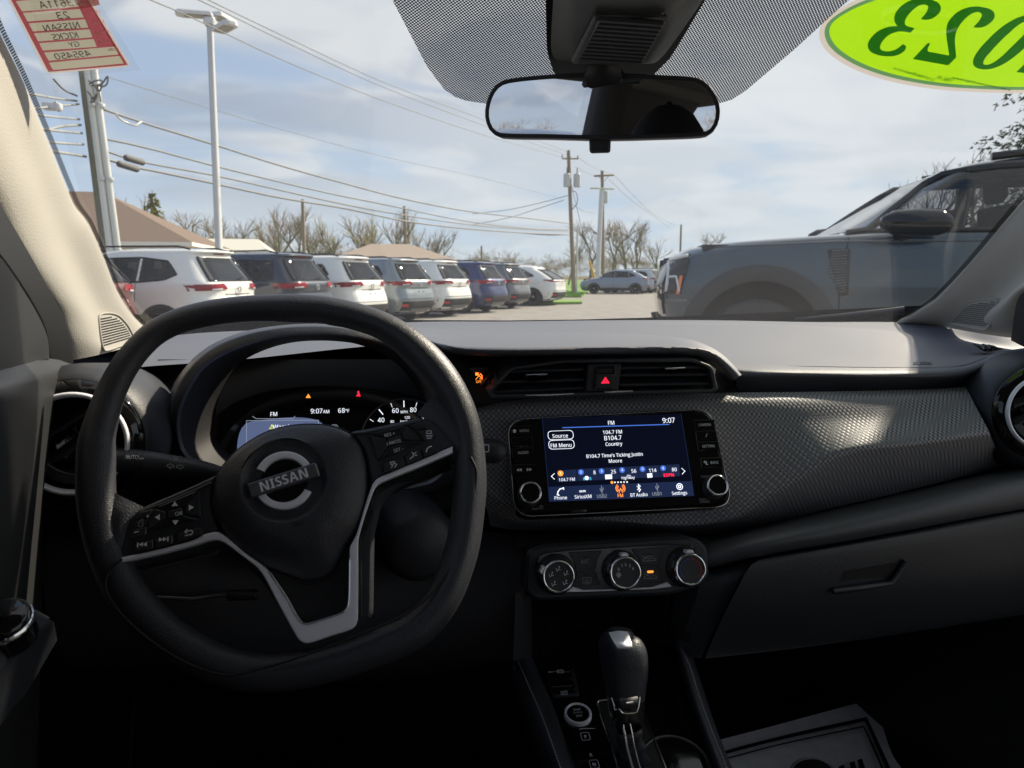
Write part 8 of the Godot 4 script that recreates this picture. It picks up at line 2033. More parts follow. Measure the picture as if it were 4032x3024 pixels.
func airbag(o: Node3D) -> void:
	var c := Vector2(0.002,0.0006)
	var outline := curve2(A2([0.0176,0.0548,-0.0024,0.0529,-0.0184,0.0478,-0.0323,0.0398,-0.0432,0.0315,-0.0516,0.0222,-0.0581,0.0127,-0.0615,0.0019,-0.0631,-0.012,-0.0614,-0.0222,-0.0574,-0.0322,-0.0446,-0.051,-0.035,-0.0607,-0.0226,-0.0706,-0.0109,-0.0771,-0.0004,-0.0821,0.0088,-0.0871,0.0172,-0.0907,0.0277,-0.0903,0.0368,-0.0879,0.0432,-0.0832,0.0484,-0.0734,0.0554,-0.0597,0.0634,-0.0468,0.0696,-0.034,0.0738,-0.0203,0.0757,-0.0068,0.0761,0.0072,0.0744,0.0205,0.0701,0.0339,0.0645,0.0409,0.0582,0.0456,0.0502,0.0497,0.0413,0.0525,0.0302,0.0542]), 96, true)
	var ring_r := 0.0365
	var rows := []
	for s in [[1.0, -0.012], [1.0, 0.004], [0.985, 0.0095], [0.95, 0.0135], [0.88, 0.0175], [0.78, 0.0215], [0.68, 0.0245], [0.6, 0.026], [-1.06, 0.0262], [-1.0, 0.0255], [-0.93, 0.0225], [-0.82, 0.021], [-0.5, 0.0205], [-0.01, 0.0205]]:
		var r := PackedVector3Array()
		for p in outline:
			var d: Vector2 = p - c
			var q: Vector2 = c + d * s[0] if s[0] > 0 else c + d.normalized() * ring_r * -s[0]
			if s[0] > 0 and s[0] < 0.8:
				q = q.lerp(c + d.normalized() * maxf(ring_r * 1.1, d.length() * s[0]), 0.6)
			var h: float = s[1]
			# the chin falls away below the emblem
			var low := clampf((c.y - 0.045 - q.y) / 0.05, 0.0, 1.0)
			h -= low * 0.012
			r.append(v3(q, h))
		rows.append(r)
	part("airbag_cover", grid(rows, true), "leather", o)
	part("cover_gap", strip(inset(outline, -0.002), outline, -0.004, 0.002, true), "dark", o)
	words("SRS", 0.0062, Vector3(0.0135,-0.0386,0.0262), "emboss", o, "lettering", 0.17, true)
	words("AIRBAG", 0.0062, Vector3(0.0148,-0.0451,0.0245), "emboss", o, "lettering", 0.17, true)
	part("crease_line", lines([A2([0.0015,-0.0404,0.0218,-0.0379])], 0.0008, 0.0258), "emboss", o)
	for q in [[Vector3(-0.0401,-0.0139,0.0255), 0.2], [Vector3(0.0471,0.0113,0.0245), -0.1]]:
		part("horn_mark", lines([[Vector2(-0.006, -0.003), Vector2(-0.006, 0.003), Vector2(0.0, 0.0015), Vector2(0.006, 0.004)], [Vector2(-0.006, -0.001), Vector2(0.003, 0.0), Vector2(0.006, -0.001)]], 0.0007, 0.0), "emboss", o, Transform3D(Basis(Vector3.BACK, q[1]), q[0]))
	# emblem: broken ring and a bar with the lettering across it
	var e := Vector2(0.0018,0.0008)
	var turn := 0.267
	var em := part("emblem", join([arc_bar(e, 0.0262, 0.0196, 27 + rad_to_deg(turn) - 15, 153 + rad_to_deg(turn) - 15), arc_bar(e, 0.0262, 0.0196, 207 + rad_to_deg(turn) - 15, 333 + rad_to_deg(turn) - 15)]), "silver", o)
	var bar := part("emblem_bar", plate(rounded(rect(0, 0, 0.0615, 0.0134), 0.0022, 3), 0.021, 0.0292, 0.0011), "satin", em, Transform3D(Basis(Vector3.BACK, turn), v3(e, 0.0)))
	part("emblem_back", plate(arc(e, 0.0205, 0, 354, 40), 0.0206, 0.0215), "gloss", em)
	words("NISSAN", 0.0123, v3(e, 0.0294), "letter", em, "lettering", turn, true)


func arc_bar(c: Vector2, r1: float, r0: float, a0: float, a1: float) -> ArrayMesh:
	return strip(arc(c, r1, a0, a1, 40), arc(c, r0, a0, a1, 40), 0.02, 0.0275)


func key_plate(o: Node3D, poly: Array, called := "button", z := 0.0142) -> MeshInstance3D:
	return part(called, plate(rounded(poly, 0.0016, 3), 0.004, z, 0.0009), "button", o)


func left_keys(o: Node3D) -> void:
	var pad := part("left_button_pad", plate(rounded(A2([-0.1366,-0.056,-0.134,-0.0396,-0.1296,-0.0244,-0.124,-0.0168,-0.1141,-0.012,-0.0802,0.0014,-0.0568,0.0117,-0.0615,0.0008,-0.0631,-0.012,-0.0614,-0.0222,-0.0585,-0.0328,-0.0571,-0.0384,-0.0666,-0.0404,-0.0793,-0.0453,-0.1045,-0.051]), 0.006, 3), -0.008, 0.0108, 0.002), "plastic", o)
	part("pad_edge", tube(Array(spl(A3([-0.1216,-0.0195,0.0112,-0.1162,-0.0168,0.0115,-0.1029,-0.0126,0.0115,-0.0778,-0.0029,0.0115,-0.0626,0.0038,0.0112]), 30)), 0.0013, 6), "button", pad)
	key_plate(pad, A2([-0.1069,-0.0151,-0.0727,-0.0021,-0.0839,-0.0147,-0.0858,-0.0157,-0.0955,-0.0184]))
	key_plate(pad, A2([-0.0719,-0.0026,-0.0703,-0.0263,-0.0838,-0.0225,-0.0843,-0.0157]))
	key_plate(pad, A2([-0.0708,-0.0286,-0.1139,-0.0364,-0.0995,-0.0266,-0.0856,-0.0237]))
	key_plate(pad, A2([-0.1143,-0.0359,-0.1134,-0.026,-0.1106,-0.0191,-0.1083,-0.0163,-0.0991,-0.0197,-0.0999,-0.0259]))
	key_plate(pad, A2([-0.0977,-0.0198,-0.0858,-0.0166,-0.0849,-0.0225,-0.0985,-0.0257]), "ok_button", 0.0152)
	key_plate(pad, A2([-0.1207,-0.0186,-0.1095,-0.0162,-0.1121,-0.0225,-0.1228,-0.0253,-0.1237,-0.024]))
	key_plate(pad, A2([-0.124,-0.026,-0.1123,-0.0235,-0.114,-0.0305,-0.1257,-0.0328,-0.1253,-0.029]), "speaker_button", 0.0136)
	key_plate(pad, A2([-0.1259,-0.0335,-0.1142,-0.0313,-0.115,-0.0386,-0.1273,-0.0418,-0.1285,-0.0402]))
	key_plate(pad, A2([-0.124,-0.0463,-0.109,-0.0431,-0.1088,-0.0509,-0.1243,-0.0528]))
	key_plate(pad, A2([-0.1079,-0.0432,-0.0934,-0.0399,-0.0932,-0.0478,-0.1077,-0.051]))
	key_plate(pad, A2([-0.0901,-0.0391,-0.0702,-0.0353,-0.0686,-0.0419,-0.0902,-0.047]))
	var z := 0.0158
	for t in [[Vector2(-0.0922,-0.0134), 0.0], [Vector2(-0.0786,-0.0173), -PI / 2], [Vector2(-0.0913,-0.0295), PI], [Vector2(-0.106,-0.024), PI / 2]]:
		part("arrow_mark", plate([Vector2(-0.0026, -0.0018), Vector2(0.0026, -0.0018), Vector2(0, 0.0022)], 0.0136, 0.0146), "print", pad, Transform3D(Basis(Vector3.BACK, t[1]), v3(t[0], 0.0)))
	words("OK", 0.0048, Vector3(-0.0885,-0.0222,0.0157), "print", pad, "lettering", 0.1)
	words("+", 0.006, Vector3(-0.1139,-0.0228,0.0147), "print", pad, "lettering", 0.15)
	part("minus_mark", lines([A2([-0.1241,-0.0359,-0.1211,-0.0353])], 0.0008, 0.0147), "print", pad)
	var w := Vector2(-0.1191,-0.0281)
	part("speaker_mark", lines([[w + Vector2(-0.002, -0.003), w + Vector2(0.0015, -0.003), w + Vector2(0.001, 0.0035), w + Vector2(-0.0018, 0.001), w + Vector2(-0.002, -0.003)]], 0.0006, 0.0141), "printdim", pad)
	for q in [[Vector2(-0.1169,-0.0467), -1.0], [Vector2(-0.1013,-0.0435), 1.0]]:
		var k: float = q[1]
		var c: Vector2 = q[0]
		part("skip_mark", join([plate([c + Vector2(k * 0.0034, 0.0002), c + Vector2(k * 0.0004, 0.002), c + Vector2(k * 0.0004, -0.0016)], 0.0138, 0.0147), plate([c + Vector2(k * 0.0002, 0.0), c + Vector2(-k * 0.003, 0.002), c + Vector2(-k * 0.003, -0.0018)], 0.0138, 0.0147), plate(rect(c.x + k * 0.0043, c.y, 0.0009, 0.004), 0.0138, 0.0147)]), "print", pad, Transform3D())
	w = Vector2(-0.0798,-0.0393)
	part("return_mark", lines([[w + Vector2(-0.003, -0.0022), w + Vector2(0.0022, -0.0015), w + Vector2(0.0032, 0.0005), w + Vector2(0.002, 0.002), w + Vector2(-0.003, 0.0013)], [w + Vector2(-0.0015, 0.003), w + Vector2(-0.0034, 0.0012), w + Vector2(-0.0018, -0.0002)]], 0.0008, 0.0147), "print", pad)


func right_keys(o: Node3D) -> void:
	var pad := part("right_button_pad", plate(rounded(A2([0.0597,0.0458,0.0729,0.0467,0.1283,0.0564,0.1393,0.0529,0.1492,0.0418,0.1566,0.0301,0.1571,0.0263,0.1205,0.0132,0.0849,-0.0001,0.0793,-0.006,0.0765,0.0096,0.0754,0.0219,0.0701,0.0339]), 0.006, 3), -0.008, 0.0108, 0.002), "plastic", o)
	part("pad_edge", tube(Array(spl(A3([0.0633,0.0431,0.0112,0.0751,0.0435,0.0115,0.104,0.0482,0.0115,0.1272,0.0522,0.0112]), 30)), 0.0016, 6), "button", pad)
	key_plate(pad, A2([0.0787,0.0421,0.1123,0.0486,0.1075,0.0405,0.0949,0.0373]))
	key_plate(pad, A2([0.1132,0.0482,0.1283,0.0331,0.1099,0.0343,0.1084,0.04]))
	key_plate(pad, A2([0.1284,0.0316,0.0866,0.0154,0.0963,0.0294,0.1098,0.033]))
	key_plate(pad, A2([0.0855,0.0156,0.0781,0.041,0.0938,0.0367,0.0952,0.0299]))
	key_plate(pad, A2([0.0952,0.0364,0.1072,0.0394,0.1088,0.0339,0.0961,0.03]), "cancel_button", 0.0152)
	key_plate(pad, A2([0.115,0.0482,0.1266,0.0506,0.133,0.0451,0.1219,0.0435]), "distance_button")
	key_plate(pad, A2([0.1225,0.043,0.1334,0.0446,0.1422,0.037,0.1296,0.0318]), "distance_button")
	key_plate(pad, A2([0.0896,0.0124,0.1092,0.0183,0.1102,0.0091,0.0903,0.0032]))
	key_plate(pad, A2([0.111,0.0187,0.1254,0.0237,0.1271,0.0154,0.1121,0.0108]))
	key_plate(pad, A2([0.1271,0.0247,0.1418,0.0298,0.1432,0.0221,0.1284,0.0164]))
	words("RES +", 0.0044, Vector3(0.0973,0.0402,0.0147), "print", pad, "lettering", 0.22)
	words("CANCEL", 0.0042, Vector3(0.101,0.0324,0.0157), "print", pad, "lettering", 0.22)
	words("SET –", 0.0044, Vector3(0.1053,0.0252,0.0147), "print", pad, "lettering", 0.22)
	var w := Vector2(0.1347,0.0382)
	part("distance_mark", lines([[w + Vector2(-0.002, 0.004), w + Vector2(0.002, 0.004), w + Vector2(0.0025, 0.0015), w + Vector2(-0.0025, 0.0015), w + Vector2(-0.002, 0.004)], [w + Vector2(-0.003, -0.0005), w + Vector2(0.003, -0.0005)], [w + Vector2(-0.0025, -0.002), w + Vector2(0.0025, -0.002)], [w + Vector2(-0.002, -0.0035), w + Vector2(0.002, -0.0035)]], 0.0006, 0.0147), "print", pad)
	w = Vector2(0.1337,0.0246)
	part("phone_mark", lines([[w + Vector2(-0.0025, -0.0025), w + Vector2(-0.0018, 0.0), w + Vector2(0.0, 0.0018), w + Vector2(0.0025, 0.0025)]], 0.0011, 0.0147), "print", pad)
	w = Vector2(0.1185,0.0191)
	part("voice_mark", lines([[w + Vector2(-0.003, -0.003), w + Vector2(0.0, -0.001), w + Vector2(0.0005, 0.002), w + Vector2(-0.001, 0.003)], [w + Vector2(0.0015, 0.0015), w + Vector2(0.003, 0.003)], [w + Vector2(0.002, 0.0), w + Vector2(0.0035, 0.0)]], 0.0008, 0.0147), "print", pad)
	w = Vector2(0.0998,0.0117)
	part("lane_mark", lines([[w + Vector2(-0.003, 0.002), w + Vector2(0.001, 0.0025), w + Vector2(0.0015, 0.0005), w + Vector2(-0.0025, 0.0), w + Vector2(-0.003, 0.002)], [w + Vector2(-0.002, -0.003), w + Vector2(-0.001, -0.001)], [w + Vector2(0.001, -0.003), w + Vector2(0.003, 0.0)]], 0.0008, 0.0147), "print", pad)


# ---------------------------------------------------------------- mirror, lever, stickers, mat, seat, driver
func mirror() -> void:
	var o := thing("rear_view_mirror", "black framed rear view mirror hanging at the top of the windscreen", "mirror", Transform3D(Basis(Vector3(0.9317,0.0209,0.3626),Vector3(-0.0518,0.9958,0.0758),Vector3(-0.3595,-0.0894,0.9288)),Vector3(-0.1144,1.398,-0.7864)))
	var f := curve2(A2([-0.1276,-0.0038,-0.1259,0.0095,-0.1197,0.0227,-0.111,0.0307,-0.1003,0.0337,-0.0677,0.0353,-0.0324,0.0352,-0.0008,0.0337,0.0341,0.0308,0.0654,0.0274,0.0949,0.0237,0.1063,0.0185,0.1145,0.0092,0.1201,-0.0016,0.1219,-0.0119,0.1207,-0.0217,0.1173,-0.0291,0.1125,-0.0334,0.106,-0.0354,0.0609,-0.0352,0.0025,-0.0337,-0.0584,-0.0294,-0.1121,-0.0255,-0.1198,-0.0214,-0.1247,-0.015]), 80, true)
	part("housing", plate(f, -0.022, 0.0, 0.004), "plastic", o)
	part("bezel", strip(inset(f, 0.0002), inset(f, 0.0045), -0.002, 0.002, true), "plastic", o)
	part("mirror_glass", plate(inset(f, 0.0045), -0.004, 0.0006), "mirror", o)
	part("dipping_tab", plate(rounded(A2([-0.0149,-0.0315,0.0084,-0.0319,0.0078,-0.0465,-0.0145,-0.0462]), 0.003), -0.016, -0.004, 0.002), "plastic", o)
	part("ball_joint", lathe([Vector2(0.001, -0.05), Vector2(0.012, -0.05), Vector2(0.02, -0.03), Vector2(0.026, -0.02)], 18), "plastic", o, at(Vector3(0.0002,0.0228,0)))


func lever() -> void:
	var base := Vector2(0.0455,-0.0731)
	var o := thing("gear_lever", "black leather gear lever with silver cap and pleated boot", "gear lever", at(Vector3(0, 0, 0)))
	# outline of the knob, left and right, at rising heights along the lever
	var z0 := 0.70
	var L := A3([-0.1123,0.7272,-0.715,-0.1145,0.742,-0.722,-0.1154,0.7549,-0.727,-0.117,0.7704,-0.731,-0.1191,0.7861,-0.736,-0.1201,0.8013,-0.739,-0.1194,0.8138,-0.741,-0.1155,0.8202,-0.743,-0.1105,0.8231,-0.744])
	var R := A3([-0.0818,0.7231,-0.715,-0.0782,0.7372,-0.722,-0.0762,0.7499,-0.727,-0.0732,0.7651,-0.731,-0.0703,0.7773,-0.736,-0.0695,0.7928,-0.739,-0.0712,0.8055,-0.741,-0.0761,0.8142,-0.743,-0.0826,0.8196,-0.744])
	var rows := []
	var mid := []
	for i in L.size():
		mid.append((L[i] + R[i]) / 2)
	for i in L.size():
		var c: Vector3 = mid[i]
		var w: float = (R[i] - L[i]).length() / 2
		var ax: Vector3 = (mid[mini(i + 1, 8)] - mid[maxi(i - 1, 0)]).normalized()
		var u: Vector3 = (R[i] - L[i]).normalized()
		var v := u.cross(ax).normalized()
		var r := []
		for k in 28:
			var a := TAU * k / 28.0
			var q := pow(absf(cos(a)), 0.8) * signf(cos(a))
			var s := pow(absf(sin(a)), 0.8) * signf(sin(a))
			r.append(c + u * q * w + v * s * w * 1.15)
		rows.append(r)
	var tip := []
	var tip2 := []
	for k in 28:
		tip.append(mid[8] + (rows[8][k] - mid[8]) * 0.8 + Vector3(0, 0.0045, 0))
		tip2.append(mid[8] + (rows[8][k] - mid[8]) * 0.02 + Vector3(0, 0.0068, 0))
	rows.append(tip)
	rows.append(tip2)
	part("grip", ring_patch(rows.slice(2), 56, 40), "leather", o)
	part("collar", ring_patch(rows.slice(0, 3), 56, 10), "glossgrey", o)
	var fw := Vector3(0, 0, 0.029)
	part("silver_cap", patch([A3([-0.1166,0.832,-0.728,-0.1054,0.8326,-0.728,-0.0944,0.8306,-0.728]), A3([-0.1186,0.8324,-0.71,-0.1098,0.8331,-0.708,-0.098,0.8308,-0.71]), A3([-0.1166,0.8287,-0.701,-0.1088,0.8292,-0.699,-0.0994,0.8274,-0.701]), A3([-0.1156,0.8264,-0.702,-0.1084,0.8266,-0.7,-0.0987,0.8251,-0.702]), A3([-0.1112,0.8201,-0.712,-0.1041,0.8198,-0.711,-0.0949,0.8189,-0.712])], 14, 14), "silver", o)
	var bt := part("release_button", patch([A3([-0.1164,0.7756,-0.691,-0.1083,0.7771,-0.688,-0.0969,0.7767,-0.69]), A3([-0.1168,0.773,-0.687,-0.1084,0.7745,-0.684,-0.097,0.7747,-0.686]), A3([-0.1156,0.769,-0.685,-0.1079,0.7693,-0.683,-0.0987,0.769,-0.685]), A3([-0.1108,0.763,-0.688,-0.1055,0.7629,-0.687,-0.1002,0.763,-0.688])], 10, 8), "button", o)
	part("mark", box(Vector3(0.0075, 0.0014, 0.0006)), "print", bt, at(Vector3(-0.1079,0.7746,-0.683)))
	part("chrome_edge", tube(Array(spl(A3([-0.123,0.773,-0.698,-0.1222,0.7678,-0.692,-0.1222,0.7645,-0.688,-0.1192,0.768,-0.684,-0.1159,0.7645,-0.682,-0.1011,0.7632,-0.682,-0.0976,0.768,-0.684,-0.0948,0.7769,-0.688]), 40)), 0.0009, 6), "chrome", o)
	# pleated boot
	var boot := []
	for s in [[0.0145, Vector3(-0.1043,0.7394,-0.6961)], [0.0152, Vector3(-0.1039,0.7345,-0.6953)], [0.0135, Vector3(-0.1014,0.7235,-0.6983)], [0.0158, Vector3(-0.0982,0.7136,-0.7013)], [0.0142, Vector3(-0.0933,0.699,-0.7084)], [0.0168, Vector3(-0.0879,0.6842,-0.7154)], [0.0155, Vector3(-0.0824,0.6692,-0.7223)], [0.0195, Vector3(-0.0754,0.6454,-0.7276)]]:
		var r := []
		for k in 26:
			var a := TAU * k / 26.0
			var wob := 1.0 + 0.07 * sin(a * 4.0 + s[0] * 300.0)
			r.append(s[1] + Vector3(cos(a) * s[0] * wob, sin(a * 2.0) * 0.002, sin(a) * s[0] * wob))
		boot.append(r)
	part("boot", ring_patch(boot, 52, 44), "leather", o)
	for x in [-0.0045, 0.0045]:
		var list := []
		var p := spl(A3([-0.1151,0.7536,-0.6716,-0.1117,0.7428,-0.6755,-0.1104,0.7336,-0.6738,-0.1065,0.7205,-0.6772,-0.1016,0.7047,-0.68,-0.0945,0.6846,-0.6858]), 44)
		for i in range(0, 42, 2):
			list.append(tube([p[i] + Vector3(x * 0.8, 0.004, 0), p[i + 1] + Vector3(x, 0, 0)], 0.0006, 4))
		part("stitching", join(list), "stitch", o).set_meta("kind", "stuff")


func stickers() -> void:
	var o := thing("year_sticker", "big lime green oval year sticker on the windscreen, seen from behind", "sticker", Transform3D(Basis(Vector3(0.9969,-0.0651,0.0448),Vector3(-0.0062,0.5004,0.8658),Vector3(-0.0788,-0.8633,0.4984)),Vector3(0.2769,1.4866,-0.7599)))
	var el := curve2(A2([-0.1415,-0.0195,-0.1452,-0.0108,-0.1458,-0.0022,-0.1426,0.0077,-0.1359,0.0177,-0.127,0.0276,-0.111,0.0397,-0.0861,0.0514,-0.0492,0.0626,-0.0024,0.0706,0.0504,0.0725,0.1098,0.0688,0.1634,0.057,0.2025,0.0384,0.2274,0.0142,0.2378,-0.0119,0.2268,-0.0364,0.1985,-0.0546,0.1635,-0.0644,0.1287,-0.0693,0.0949,-0.0726,0.0604,-0.0748,0.0244,-0.0746,-0.0128,-0.072,-0.0439,-0.0672,-0.0725,-0.0603,-0.0964,-0.0519,-0.1177,-0.0415,-0.1322,-0.0306]), 110, true)
	part("pale_rim", flat_ring(el, inset(el, 0.0055), 0.0), "oval_rim", o)
	part("dark_ring", flat_ring(inset(el, 0.0055), inset(el, 0.0105), 0.0), "oval_edge", o)
	part("green_field", sheet(inset(el, 0.0105), 0.0), "oval_green", o)
	for t in [["3", Vector3(-0.0549,0.0001,0.002), 0.105, -0.1], ["2", Vector3(0.0105,-0.0001,0.002), 0.105, -0.07], ["0", Vector3(0.0781,-0.0006,0.002), 0.105, -0.03], ["2", Vector3(0.1459,0.002,0.002), 0.105, 0.0]]:
		var d := words(t[0], t[2], t[1], "oval_dark", o, "numeral", 0.0, true, HORIZONTAL_ALIGNMENT_CENTER, "Droid Serif")
		d.transform = Transform3D(Basis(Vector3.BACK, t[3] + 0.02) * Basis(Vector3.UP, PI), t[1])
	for t in [["© 1998 E-Z Lettering Service All Rights Reserved", Vector3(0.0963,-0.0569,0.002), 0.0042, -0.09], ["198C-91", Vector3(0.0454,-0.0567,0.002), 0.007, -0.13], ["E-Z LETTERING ✳ Made in U.S.A.", Vector3(0.0031,-0.0551,0.002), 0.0045, -0.16]]:
		var d := words(t[0], t[2], t[1], "oval_dark", o)
		d.transform = Transform3D(Basis(Vector3.BACK, t[3]) * Basis(Vector3.UP, PI), t[1])

	o = thing("stock_tag", "red and cream stock tag with handwriting, taped behind the windscreen", "tag", Transform3D(Basis(Vector3(0.9844,0.1656,-0.0595),Vector3(-0.0308,0.4951,0.8683),Vector3(0.1733,-0.8529,0.4924)),Vector3(-0.6178,1.4369,-0.7589)))
	var tg := A2([-0.0315,0.0834,0.0174,0.0832,0.0334,-0.0485,-0.0353,-0.0479])
	part("pouch", sheet(A2([-0.0345,0.0851,0.0237,0.086,0.0425,-0.0575,-0.0174,-0.0574,-0.0393,-0.0526]), -0.0014), "film", o)
	part("card_edge", flat_ring(rounded(inset(tg, -0.002), 0.006), rounded(tg, 0.005), 0.0), "oval_rim", o)
	var cells := [A2([-0.0301,0.0301,0.0331,0.0308,0.0315,0.0205,-0.0297,0.0197]), A2([-0.0296,0.0182,0.0147,0.0177,0.0148,0.009,-0.0297,0.0092]), A2([-0.0298,0.0072,0.0152,0.0068,0.0147,-0.002,-0.0297,-0.0015]), A2([-0.0301,-0.0035,0.0152,-0.0041,0.0144,-0.0129,-0.0302,-0.0124]), A2([-0.0302,-0.0145,0.0147,-0.015,0.0142,-0.0238,-0.0302,-0.0229]), A2([-0.0302,-0.0252,0.0301,-0.0254,0.0301,-0.0349,-0.0301,-0.0348]), A2([-0.0308,-0.0371,0.0305,-0.0368,0.0303,-0.046,-0.0306,-0.0461])]
	for c in cells:
		part("cell", sheet(c, 0.0), "tag_cream", o)
	var lf := [tg[0]]
	var rg := [tg[1], tg[2]]
	var red := [sheet([tg[0], tg[1], cells[0][1], cells[0][0]], 0.0), sheet([cells[6][3], cells[6][2], tg[2], tg[3]], 0.0)]
	for i in 7:
		lf.append_array([cells[i][0], cells[i][3]])
		rg.append_array([cells[6 - i][2], cells[6 - i][1]])
		if i:
			red.append(sheet([cells[i - 1][3], cells[i - 1][2], cells[i][1], cells[i][0]], 0.0))
	lf.append(tg[3])
	red.append(sheet(lf, 0.0))
	red.append(sheet(rg, 0.0))
	part("red_border", join(red), "tag_red", o)
	for t in [["13611A", Vector3(0.0014,0.0259,0.0016), 0.0215, "tag_ink"], ["23", Vector3(-0.0004,0.0139,0.0016), 0.0215, "tag_ink"], ["NISSAN", Vector3(-0.0056,0.0023,0.0016), 0.02, "tag_ink"], ["KICKS", Vector3(-0.0064,-0.0079,0.0016), 0.019, "tag_ink"], ["GY", Vector3(-0.0026,-0.0177,0.0016), 0.017, "tag_ink"], ["495450", Vector3(-0.0082,-0.0294,0.0016), 0.021, "tag_ink"], ["YEAR", Vector3(0.0253,0.0146,0.0012), 0.0095, "tag_pale"], ["MAKE", Vector3(0.0247,0.0039,0.0012), 0.0095, "tag_pale"], ["MODEL", Vector3(0.0235,-0.0071,0.0012), 0.0095, "tag_pale"], ["COLOR", Vector3(0.0237,-0.0181,0.0012), 0.0095, "tag_pale"], ["VIN", Vector3(0.0256,-0.0272,0.0016), 0.0085, "tag_red"]]:
		var d := words(t[0], t[2] * 0.45, t[1], t[3], o)
		d.transform = Transform3D(Basis(Vector3.BACK, 0.02) * Basis(Vector3.UP, PI), t[1])


func floor_mat() -> void:
	var st := thing("paper_floor_mat", "bluish white paper floor mat with a double black border, slightly soiled", "floor mat")
	var rows := [A3([0.313,0.235,-1.3315,0.4776,0.225,-1.3686,0.621,0.223,-1.3943,0.8001,0.222,-1.4254]), A3([0.2716,0.24,-1.1833,0.4304,0.22,-1.2299,0.5836,0.215,-1.2662,0.7515,0.22,-1.3278]), A3([0.2226,0.24,-1.0161,0.3794,0.215,-1.0718,0.5383,0.21,-1.1238,0.6981,0.22,-1.2219]), A3([0.1651,0.24,-0.8382,0.3297,0.215,-0.8935,0.5017,0.21,-0.9637,0.6779,0.225,-1.1172])]
	var m := patch(rows, 30, 30)
	M["matpaper"] = M["paper"].duplicate()
	M["matpaper"].albedo_texture = tint_image(31, 0.03, lin(0.68, 0.7, 0.78), lin(0.84, 0.86, 0.93), 256)
	M["matpaper"].albedo_color = Color.WHITE
	M["matpaper"].uv1_triplanar = true
	M["matpaper"].uv1_scale = Vector3.ONE * 3.0
	part("sheet", m, "matpaper", st)
	for b in [[A3([0.3056,0.244,-1.2829,0.4021,0.234,-1.3114,0.4629,0.231,-1.3235,0.5576,0.229,-1.3378,0.732,0.228,-1.3556]), A3([0.3008,0.244,-1.2732,0.399,0.234,-1.3007,0.4562,0.231,-1.3124,0.5528,0.229,-1.3257,0.7274,0.228,-1.3437])], [A3([0.3013,0.244,-1.2632,0.3956,0.234,-1.2894,0.4559,0.231,-1.3018,0.5481,0.229,-1.3139,0.7029,0.228,-1.3284]), A3([0.2991,0.244,-1.2588,0.394,0.234,-1.2846,0.4536,0.231,-1.2971,0.5455,0.229,-1.309,0.7008,0.228,-1.3231])], [A3([0.732,0.228,-1.3556,0.7116,0.227,-1.3063,0.6882,0.227,-1.2523,0.6664,0.227,-1.2019,0.6296,0.23,-1.128]), A3([0.722,0.228,-1.3528,0.7013,0.227,-1.3028,0.6767,0.227,-1.2486,0.6537,0.227,-1.1965,0.6168,0.23,-1.1234])], [A3([0.7034,0.228,-1.3274,0.6881,0.227,-1.2881,0.6689,0.227,-1.2434,0.6487,0.227,-1.1976,0.6256,0.23,-1.1513]), A3([0.6993,0.228,-1.3263,0.683,0.227,-1.2864,0.663,0.227,-1.2412,0.6429,0.227,-1.1956,0.6196,0.23,-1.1495])]]:
		part("border_line", patch(b, 24, 2, true), "emboss", st)
	for b in [A3([0.5595,0.229,-1.2153,0.5737,0.229,-1.2188,0.5553,0.229,-1.183,0.54,0.229,-1.1785]), A3([0.5891,0.229,-1.2212,0.6025,0.229,-1.2242,0.5841,0.229,-1.1885,0.5701,0.229,-1.186]), A3([0.6097,0.229,-1.2251,0.6232,0.229,-1.2281,0.6053,0.229,-1.1919,0.5907,0.229,-1.1895])]:
		part("printed_letter", grid([PackedVector3Array([b[0], b[1]]), PackedVector3Array([b[3], b[2]])]), "emboss", st)


